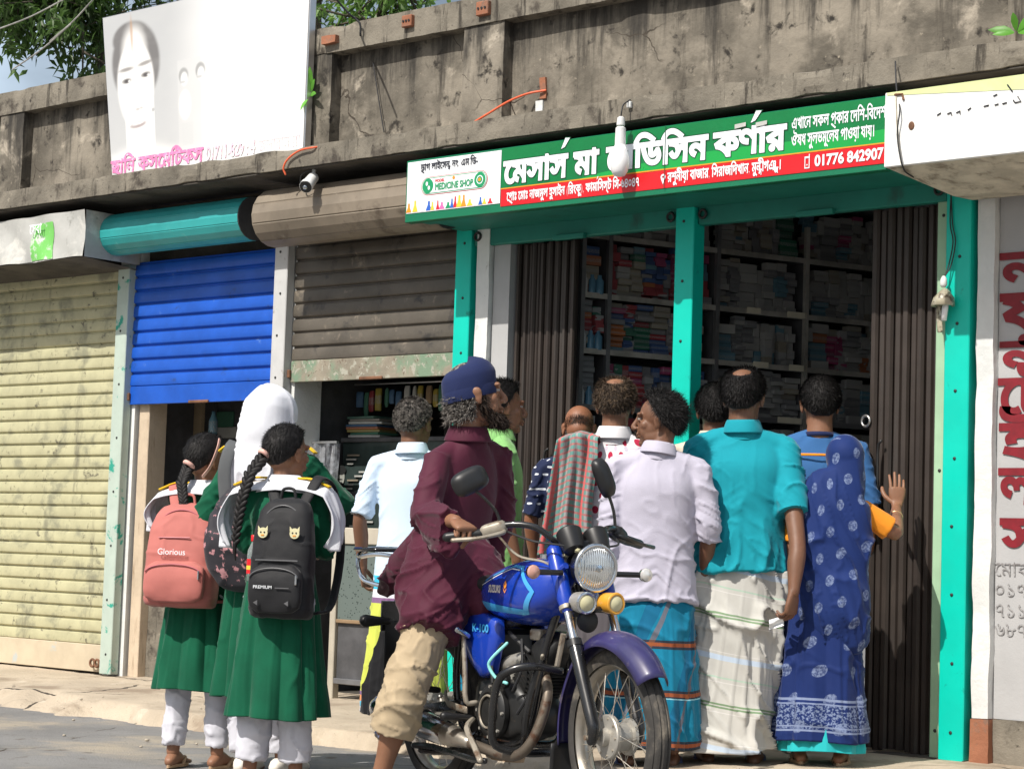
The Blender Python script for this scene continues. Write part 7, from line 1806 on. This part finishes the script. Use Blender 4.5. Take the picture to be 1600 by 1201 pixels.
rq = random.Random(8); M('sack', (.20, .17, .13), .9, var=.3, dirt=[((.4, .36, .3), 9, .55, .7)]); M('card', (.24, .16, .09), .8); M('dull_white', (.40, .40, .38), .7); M('dull_green', (.05, .15, .10), .7); M('dull_blue', (.05, .11, .2), .6)
def clutter(name, label, cat, u, v, Y, w, h, d, mat, rz=0, gr=None):
    c = at(u, v, Y); t = thing(name, label, cat, c, rz); MB().box(-w/2, -d/2, 0, w/2, d/2, h, .004).build('body', mat, t)
    MB().box(-w/2-.002, -d/2-.002, h+.001, w/2+.002, d/2+.002, h+.012, .002).build('lid', mat, t); return t
P('inner_shelf', MB().box(-10.02, .5, .995, -9.3, .9, 1.01), 'shelf_metal')
clutter('carton', 'pale crumpled carton on the low shelf of the blue shop', 'carton', 255, 768, .62, .20, .14, .2, 'sack', .2)
clutter('carton', 'small dull carton beside the pale crumpled carton', 'carton', 232, 766, .60, .10, .09, .12, 'card', -.2)
clutter('carton', 'grey green box below the beige panel behind the schoolgirls', 'carton', 245, 828, .50, .22, .14, .2, 'dull_green', .1)
wb = thing('water_bottle', 'pale blue plastic bottle hanging in the blue shop doorway', 'bottle', at(332, 690, .4)); MB().lathe([(.02, 0), (.028, .01), (.028, .13), (.012, .17), (.012, .19)], n=16).build('bottle_body', 'box_sky', wb, smooth=True); MB().tube([(0, 0, .19), (0, 0, .5)], .003, n=5).build('string', 'cable_black', wb)
for i, (u, v, w, h_, m_) in enumerate([(352, 655, .16, .10, 'dull_green'), (355, 675, .18, .07, 'dull_white'), (390, 660, .12, .16, 'dull_blue'), (350, 720, .14, .10, 'interior_green')]):
    c = at(u, v, .74); P('notice', MB().box(c[0]-w/2, .735, c[2]-h_/2, c[0]+w/2, .745, c[2]+h_/2), m_)
# ================================================================ inside the book shop
M('glass_dim', (.035, .05, .048), .12, var=.2, spec=.6); M('plastic_film', (.30, .31, .33), .25, metal=.35, var=.3, streak=[((.06, .06, .07), 22, .45, .6), ((.62, .63, .66), 30, .6, .7)], bump=.012, bs=14)
def mesh_pat():
    m, nt, b = new_mat('dotted_glass'); v = coords(nt, (1, 1, 1)); vo = nt.nodes.new('ShaderNodeTexVoronoi'); vo.inputs['Scale'].default_value = 55; nt.links.new(v, vo.inputs['Vector'])
    setc(nt, b.inputs['Base Color'], mixc(nt, mth(nt, 'LESS_THAN', vo.outputs['Distance'], .22), (.12, .15, .14), (.02, .03, .03))); b.inputs['Roughness'].default_value = .2
mesh_pat()
M('print_grey', (.35, .36, .33), .5); M('print_dark', (.02, .022, .022), .5)
sc_ = thing('display_case', 'dark glazed display case with portrait prints inside the book shop', 'display case', (-8.1, .45, .09))
MB().box(-8.72, .42, .9, -7.5, .46, 1.52, .003).build('glass_pane', 'glass_dim', sc_, world=True)
for z in (1.53, 1.22, .90): MB().box(-8.72, .40, z-.012, -7.5, .47, z+.012, .002).build('frame', 'interior_dark', sc_, world=True)
def portrait(u, v):
    c = at(u, v, .415); t = []
    def dsc(dx, dz, rx, rz_, mat, lift, nm):
        MB().add([(c[0]+dx+rx*math.cos(a), .415-lift, c[2]+dz+rz_*math.sin(a)) for a in np.linspace(0, 2*math.pi, 20, endpoint=False)], [tuple(range(20))]).build(nm, mat, sc_, world=True)
    dsc(0, -.075, .05, .035, 'print_dark', .001, 'portrait_shoulders'); dsc(0, .0, .030, .045, 'print_grey', .002, 'portrait_face'); dsc(.002, .042, .038, .028, 'print_dark', .003, 'portrait_hair'); dsc(-.004, -.012, .02, .004, 'print_dark', .003, 'portrait_moustache'); dsc(0, -.037, .018, .012, 'print_dark', .003, 'portrait_beard')
portrait(533, 745); portrait(533, 805)
for i in range(20):
    u, v = rq.uniform(545, 580), 712+i*6.5; c = at(u, v, .415); w = rq.uniform(.03, .10)
    MB().box(c[0]-w/2, .409, c[2], c[0]+w/2, .415, c[2]+.010).build('label_card', 'dull_white' if i % 3 else 'sack', sc_, world=True)
bs = ['dull_white', 'dull_green', 'box_yellow', 'box_orange', 'dull_blue', 'dull_white', 'box_cream', 'box_green']
for i in range(8):
    c = at(562, 697-i*4.6, .40); o = MB().box(-.12, -.08, 0, .12, .08, .014, .002).build('book', bs[i], None); o.location = (c[0]+rq.uniform(-.02, .02), .50, 1.545+.0155*i); o.rotation_euler = (0, 0, rq.uniform(-.15, .15))
    tag(o, '%s in the pile on top of the display case' % ['lowest white book', 'dull green book second from bottom', 'yellow book near the bottom', 'orange edged book in the middle', 'blue book in the upper half', 'white book third from the top', 'cream book second from top', 'green book on the very top'][i], 'book', 'books piled on the display case')
for i in range(5):
    z = 1.62+.0*i; c = at(500+i*30, 655, .9)
shb = thing('bottle_shelf', 'dim shelf of jars and bottles at back of the book shop', 'shelf', (-8.1, 1.3, 1.4))
for z in (1.58, 1.84): MB().box(-8.74, 1.2, z-.015, -7.45, 1.6, z).build('shelf_board', 'shelf_metal', shb, world=True)
jm = ['box_cream', 'dull_blue', 'box_green', 'dull_white', 'sack', 'box_grey']
for i in range(26):
    z = (1.581, 1.841)[i % 2]; x = -8.68+.046*i; r = rq.uniform(.016, .024); h_ = rq.uniform(.08, .17)
    o = MB().lathe([(r, 0), (r, h_*.75), (r*.5, h_*.85), (r*.55, h_)], n=12).build('jar', jm[i % 6], None, smooth=True, ang=40); o.location = (x, 1.26, z); tag(o, 'dim jar on the %s board of the book shop shelf' % ('lower', 'upper')[i % 2], 'jar', 'jars on the %s board of the book shop shelf' % ('lower', 'upper')[i % 2])
hk = thing('hanging_rail', 'dark rail with packets hanging under the raised dark shutter', 'rail', (-8.1, .5, 1.75))
MB().tube([(-8.72, .5, 1.86), (-7.48, .5, 1.86)], .006, n=6).build('bar', 'alu', hk, world=True)
for i in range(22):
    x = -8.68+.055*i+rq.uniform(-.01, .01); h_ = rq.uniform(.07, .15); w = rq.uniform(.03, .05); mt = ['dull_blue', 'sack', 'dull_green', 'box_red', 'dull_white', 'box_yellow', 'card'][rq.randrange(7)]
    o = MB().loft([(0, 0, 0), (0, 0, -h_*.2), (0, 0, -h_*.8), (0, 0, -h_)], [(w/2, .002), (w/2, .010), (w/2, .010), (w/2, .002)], n=10, sub=2, power=4).build('packet', mt, None, smooth=True); o.location = (x, .5, 1.85-rq.uniform(0, .04)); o.rotation_euler = (0, 0, rq.uniform(-.5, .5))
    tag(o, 'small %s packet hanging under the raised dark shutter' % {'dull_blue': 'blue', 'sack': 'tan', 'dull_green': 'dark green', 'box_red': 'red', 'dull_white': 'pale', 'box_yellow': 'yellow', 'card': 'brown'}[mt], 'packet', 'packets hanging under the dark shutter')
pf = thing('plastic_sheet', 'grey crinkled plastic sheet hanging beside the display case', 'plastic sheet', at(497, 745, .2))
xa, xb, za, zb2 = atx(478, 740, .2), atx(524, 740, .2), atz(500, 800, .2), atz(500, 692, .2); xs = np.linspace(xa, xb, 34)
mb = MB(); mb.grid([[(x+.01*math.sin(z*9), .2+.016*math.sin(x*60+z*4)+.010*math.sin(x*130), z) for x in xs] for z in np.linspace(za-.1, zb2, 24)]); mb.build('film', 'plastic_film', pf, smooth=True, world=True)
MB().box(xa-.01, .19, zb2, xb+.01, .21, zb2+.012).build('rod', 'alu', pf, world=True)
tb = thing('wooden_showcase', 'off white wooden showcase with dotted glass standing at the book shop door', 'showcase', (-8.3, .1, .07))
x0, x1 = atx(517, 900, .0), -7.52
M('wood_white', (.42, .38, .31), .7, var=.1, dirt=[((.2, .17, .13), 8, .6, .75)])
MB().box(x0, .0, .07, x0+.045, .05, 1.02, .004).build('leg', 'wood_white', tb, world=True); MB().box(x0, .0, .93, x1, .04, 1.02, .004).build('top_rail', 'wood_white', tb, world=True)
MB().box(x0+.052, .012, .52, x1, .022, .925).build('glass_pane', 'dotted_glass', tb, world=True); MB().box(x0+.052, .02, .20, x1, .03, .515).build('glass_pane', 'interior_dark', tb, world=True)
MB().box(x0+.048, .0, .50, x1, .035, .52, .003).build('middle_rail', 'wood_white' if 0 else 'card', tb, world=True); MB().box(x0+.048, .0, .17, x1, .035, .20, .003).build('bottom_rail', 'shelf_metal', tb, world=True)
MB().box(x0-.10, -.12, .07, x0-.075, -.09, .86, .003).build('pipe', 'wood_white', tb, world=True); MB().box(x0, .4, .07, x1, .42, .93).build('back', 'interior_dark', tb, world=True)

# ================================================================ camera, bulb, lamps, cables
c = np.array(at(483, 285, -.44)); cc_ = thing('security_camera', 'white bullet security camera hanging from the concrete ledge', 'camera', c)
ax_ = nrm(np.array([.35, -.75, -.55]))
MB().lathe([(.020, -.075), (.030, -.07), (.032, .03), (.036, .032), (.036, .055)], c, ax_, 24).build('housing', 'white_plastic', cc_, smooth=True, world=True, ang=40)
MB().lathe([(.034, .056), (.032, .06), (.006, .061)], c, ax_, 24).build('lens_face', 'black_plastic', cc_, smooth=True, world=True, ang=40)
MB().lathe([(.014, .061), (.012, .068), (.003, .070)], c, ax_, 16).build('lens', 'mirror_glass', cc_, smooth=True, world=True)
e = c-ax_*.05
MB().loft([e, e+(-.01, .02, .04), e+(-.02, .03, .075)], [.010, .010, .012], n=10, sub=3).build('bracket', 'white_plastic', cc_, smooth=True, world=True)
MB().lathe([(.026, 0), (.026, .01)], e+(-.02, .03, .07), (0, 0, 1), 18).build('base', 'white_plastic', cc_, world=True)
MB().loft([e+(-.02, 0, .05), e+(-.07, -.01, .03), e+(-.09, 0, -.01), e+(-.055, 0, -.055), e+(-.01, .0, -.02)], [.004]*5, n=6, sub=5).build('lead', 'cable_black', cc_, smooth=True, world=True)
def cable(name, label, pts, r, mat, sub=5, cat='cable'):
    o = MB().loft(pts, [r]*len(pts), n=7, sub=sub).build(name, mat, None, smooth=True); return tag(recenter(o), label, cat)
cable('cable', 'orange cable looping over the ledge above the security camera', [at(508, 229, -.40), at(490, 230, -.462), at(468, 235, -.466), at(450, 248, -.466), at(443, 262, -.466), at(446, 272, -.455)], .0055, 'cable_orange')
cable('cable', 'orange cable rising across the parapet right of the pier', [at(742, 190, -.36), at(765, 176, -.25), at(795, 158, -.14), at(825, 146, -.05), at(852, 141, -.015)], .006, 'cable_orange')
cable('cable', 'black wire crossing the coping from upper left right of the billboard', [at(520, -8, -.5), at(535, 10, -.35), at(548, 24, -.16), at(562, 36, -.115), at(563, 55, -.105)], .006, 'cable_black', 3)
cable('cable', 'thin dark wire hanging down the stained parapet panel', [at(583, 98, -.02), at(588, 130, -.02), at(594, 170, -.02), at(600, 206, -.02)], .0035, 'cable_black', 3)
cable('cable', 'thin black wire hanging from the ledge over the blank box sign', [at(1399, 96, -.47), at(1401, 140, -.55), at(1406, 170, -.632), at(1402, 210, -.636), at(1410, 258, -.634), at(1425, 275, -.5), at(1475, 295, -.08)], .0035, 'cable_black', 4)
bp = np.array(at(969, 228, -.52)); z_ = lambda v: atz(969, v, -.52)
bl_ = thing('light_bulb', 'white LED bulb hanging from the ledge in front of the green sign', 'bulb', (bp[0], bp[1], z_(276)))
MB().lathe([(.004, z_(276)), (.026, z_(274)), (.039, z_(267)), (.045, z_(256)), (.044, z_(246)), (.034, z_(234)), (.025, z_(226))], (bp[0], bp[1], 0), (0, 0, 1), 28).build('globe', 'bulb_glass', bl_, smooth=True, world=True)
MB().lathe([(.0252, z_(227)), (.0255, z_(220)), (.024, z_(200)), (.017, z_(198))], (bp[0], bp[1], 0), (0, 0, 1), 24).build('base', 'white_plastic', bl_, smooth=True, world=True, ang=40)
MB().lathe([(.019, z_(196)), (.020, z_(193)), (.017, z_(184)), (.008, z_(182))], (bp[0], bp[1], 0), (0, 0, 1), 20).build('socket', 'white_plastic', bl_, smooth=True, world=True, ang=40)
MB().loft([(bp[0], bp[1], z_(182)), (bp[0]+.004, bp[1], z_(172)), (bp[0]-.002, bp[1]+.02, z_(162)), (bp[0], -.455, z_(152))], [.0035]*4, n=6, sub=4).build('wire', 'cable_black', bl_, smooth=True, world=True)
MB().box(bp[0]-.012, -.468, z_(165), bp[0]+.012, -.45, z_(155), .003).build('hook', 'plaster_white', bl_, world=True)
# drooping lamp on the right teal post
lp = np.array(at(1474, 470, -.09)); ln = thing('hanging_lamp', 'broken cloudy lamp shade hung by a wire on the right teal post', 'lamp', lp)
M('shade_dirty', (.42, .38, .28), .4, var=.25, dirt=[((.10, .07, .04), 30, .5, .62), ((.6, .62, .55), 18, .6, .7)], trans=.2)
MB().lathe([(.008, .055), (.02, .045), (.045, .015), (.052, -.02), (.047, -.022), (.04, .01), (.016, .035)], lp, (.15, 0, 1), 20, caps=False).build('shade', 'shade_dirty', ln, smooth=True, world=True)
MB().lathe([(.012, -.085), (.014, -.03), (.010, .02)], lp+(.012, 0, 0), (.1, 0, 1), 14).build('bulb', 'bulb_glass', ln, smooth=True, world=True)
MB().loft([lp+(-.02, 0, -.02), lp+(-.025, .01, -.07), lp+(-.018, .01, -.13)], [(.014, .004)]*3, n=8, sub=2).build('rag', 'shade_dirty', ln, smooth=True, world=True)
MB().lathe([(.008, .06), (.016, .07), (.014, .095), (.006, .11)], lp, (0, 0, 1), 14).build('holder', 'white_plastic', ln, smooth=True, world=True)
for dx in (0, .012): MB().loft([lp+(0, .0, .10), lp+(.012+dx, .02, .16), lp+(.028+dx, .025, .26), lp+(.010+dx, .03, .34), lp+(.012, .03, .47)], [.003]*5, n=6, sub=5).build('wire', 'cable_black', ln, smooth=True, world=True)
# tape patches on the sign
for u, v in ((1157, 196), (1190, 193)):
    c = at(u, v, YS-.008); MB().add([(c[0]-.03, YS-.0105, c[2]-.012), (c[0]+.03, YS-.0105, c[2]-.006), (c[0]+.03, YS-.0105, c[2]+.012), (c[0]-.03, YS-.0105, c[2]+.008)], [(0, 1, 2, 3)]).build('tape_patch', 'sheet_grey', sg, world=True)

# ================================================================ plants and trees
def leafm(name, c, tr=.35):
    m, nt, b = new_mat(name); oi = noise(nt, coords(nt), 3.0, 3); cc = mixc(nt, ramp(nt, oi, .35, .65), tuple(x*.6 for x in c), tuple(min(1, x*1.5) for x in c)); setc(nt, b.inputs['Base Color'], cc)
    b.inputs['Roughness'].default_value = .45
    ts = nt.nodes.new('ShaderNodeBsdfTranslucent'); setc(nt, ts.inputs[0], cc); mx = nt.nodes.new('ShaderNodeMixShader'); mx.inputs[0].default_value = tr
    nt.links.new(b.outputs[0], mx.inputs[1]); nt.links.new(ts.outputs[0], mx.inputs[2]); nt.links.new(mx.outputs[0], nt.nodes['Material Output'].inputs[0])
leafm('leaf_dark', (.065, .125, .026), .45); leafm('leaf_light', (.11, .22, .035)); leafm('leaf_fresh', (.12, .36, .04)); M('bark', (.09, .075, .055), .95, var=.3, bump=.006)
def leaf(mb, p, d, L_, w, n, droop=.3):
    d = nrm(d); s_ = np.cross(d, n); 
    if np.linalg.norm(s_) < .1: s_ = np.cross(d, [1, 0, .3])
    s_ = nrm(s_); n = np.cross(s_, d); m1 = p+d*L_*.4+n*L_*.06; e = p+d*L_-np.array([0, 0, 1])*L_*droop*.5
    mb.add([p, m1+s_*w, m1-n*w*.35, m1-s_*w, e], [(0, 1, 2), (0, 2, 3), (1, 4, 2), (2, 4, 3)])
def tree(name, label, base, height, branches, nleaf, leafmat, L_=(.09, .17), seed=0, rad=.12):
    t = thing(name, label, 'tree', base); r = np.random.default_rng(seed); base = np.array(base)
    top = base+(0, 0, height*.75); MB().loft([base, base+(.05, 0, height*.3), base+(-.05, .05, height*.55), top], [rad, rad*.8, rad*.55, rad*.25], n=12, sub=4).build('trunk', 'bark', t, smooth=True, world=True)
    tips = []
    for (s_, e) in branches:
        s_, e = np.array(s_), np.array(e); m_ = (s_+e)/2+r.normal(size=3)*.2+(0, 0, .15); 
        MB().loft([s_, m_, e], [rad*.42, rad*.25, rad*.08], n=8, sub=5).build('limb', 'bark', t, smooth=True, world=True)
        for q in range(9):
            f = .25+.75*q/8; c = (s_*(1-f)**2+2*m_*f*(1-f)+e*f*f); tw = c+r.normal(size=3)*np.array([.45, .45, .35]); tips.append((c, tw))
    tb_ = MB(); mb = MB()
    for c, tw in tips: tb_.tube([c, (c+tw)/2+(0, 0, .04), tw], [.014, .009, .004], n=5)
    tb_.build('twigs', 'bark', t, smooth=True, world=True)
    for q in range(nleaf):
        c, tw = tips[r.integers(len(tips))]; f = r.random()**.6; clu = r.integers(5); p = c*(1-f)+tw*f+r.normal(size=3)*.10*np.array([1.2, 1.2, 1])
        d = r.normal(size=3)+np.array([0, -.1, -.55]); leaf(mb, p, d, r.uniform(*L_), r.uniform(.018, .032), r.normal(size=3)+(0, 0, 1.2))
    o = mb.build('crown', leafmat, t, world=True); o['kind'] = 'stuff'; return t
def seg(u0, v0, u1, v1, Y, Y2=None): return (at(u0, v0, Y), at(u1, v1, Y2 or Y))
T1 = at(157, 60, 6.2)
tree('mango_tree', 'large dark leafy tree behind the parapet left of the billboard', (T1[0], 6.2, 0), 9.5,
     [seg(157, -60, 20, 25, 6.2, 5.2), seg(157, -80, 60, -10, 6.2, 5.4), seg(157, -40, 95, 45, 6.2, 5.5), seg(157, -20, 130, 80, 6.2, 5.6), seg(157, -120, -60, -30, 6.2, 5.6), seg(10, -70, 25, 70, 5.6, 5.2), seg(157, -70, 170, -20, 6.2, 6.6), seg(60, -60, 45, 60, 5.5, 5.3), seg(157, -90, 320, -40, 6.2, 7), seg(157, -50, 110, 10, 6.2, 5.6)], 8500, 'leaf_dark', (.10, .18), 3, .14)
T2 = at(498, 0, 6.4)
tree('broadleaf_tree', 'dark tree rising just right of the billboard above the parapet', (T2[0], 6.4, 0), 9.5,
     [seg(498, -40, 478, 10, 6.4, 6.0), seg(498, -60, 520, -5, 6.4, 6.2), seg(498, -60, 450, -30, 6.4, 6.2)], 700, 'leaf_dark', (.08, .15), 5, .10)
T3 = at(590, 0, 5.6)
tree('young_tree', 'bright green leafy tree top showing above the parapet right of the billboard', (T3[0], 5.6, 0), 5.0,
     [seg(570, 30, 560, 20, 5.6, 5.3), seg(590, 30, 600, 0, 5.6, 5.3), seg(590, 25, 640, -2, 5.6, 5.6), seg(590, 20, 545, 22, 5.6, 5.4), seg(590, 20, 690, -40, 5.6, 6)], 900, 'leaf_light', (.09, .16), 6, .06)
for (u0, v0, u1, v1) in ((-10, 48, 105, -4), (78, 64, 150, -6), (20, 108, 110, 38)):
    cable('wire', {48: 'pale overhead wire crossing the leaves at upper left', 64: 'short slanting overhead wire left of the billboard', 108: 'lowest overhead wire among the leaves at far left'}[v0], [at(u0, v0, 3.2), at((u0+u1)/2, (v0+v1)/2+4, 3.2), at(u1, v1, 3.2)], .007, 'shelf_edge', 4)
# sprigs growing on the ledge
def sprig(label, u, v, Y, leaves, s=1.0):
    b = np.array(at(u, v, Y)); t = thing('wild_plant', label, 'plant', b)
    for (dx, dz, L_) in leaves:
        mb = MB(); d = nrm(np.array([dx, -.25, dz])); p = b+d*.01; n_ = np.array([0, -1, .3]); s_ = nrm(np.cross(d, n_)); w = L_*.17
        pts = []; 
        for f, ww in ((0, .15), (.2, .7), (.45, 1), (.75, .7), (1, .03)):
            c = p+d*L_*f+np.array([0, 0, -1])*L_*.22*f*f; pts.append([c-s_*w*ww, c+n_*.002*ww*3, c+s_*w*ww])
        mb.grid(pts); mb.build('leaf', 'leaf_fresh', t, smooth=True, world=True)
    MB().tube([b-(0, 0, .03), b+(0, 0, .03)], .005, n=6).build('stem', 'bark', t, world=True)
sprig('fresh green sprig growing beside the right edge of the billboard', 483, 150, -.10, [(.25, 1, .20), (.55, .8, .13), (.1, -.2, .12), (.6, .1, .10), (-.2, .8, .14)])
sprig('small green plant on the ledge at the upper right corner', 1588, 52, -.20, [(-.9, .4, .12), (.6, .5, .13), (0, .8, .10), (.9, .1, .12), (-.5, .1, .09)])
# loose stones along the pavement edge
rs = random.Random(4); M('stone', (.40, .35, .28), .95, var=.3)
st0 = None
for i in range(34):
    x, y = rs.uniform(-10.6, -4.2), rs.uniform(-2.3, -1.0); r = rs.uniform(.005, .012)
    if st0 is None: st0 = MB().ell((0, 0, 0), (1, .8, .55), None, 8, 6).mesh('pebble', True); st0.materials.append(MATS['stone'])
    o = bpy.data.objects.new('pebble', st0); COL.objects.link(o); o.location = (x, y, float(pave_z(np.array([x]), np.array([y]))[0])+r*.3+.004 if y > -1.2 else r*.4); o.scale = (r, r, r); o.rotation_euler = (0, 0, rs.uniform(0, 6))
    tag(o, 'tiny loose pebble lying along the pavement edge', 'pebble', 'loose pebbles along the pavement edge')
bpy.data.scenes.remove(_tmp)
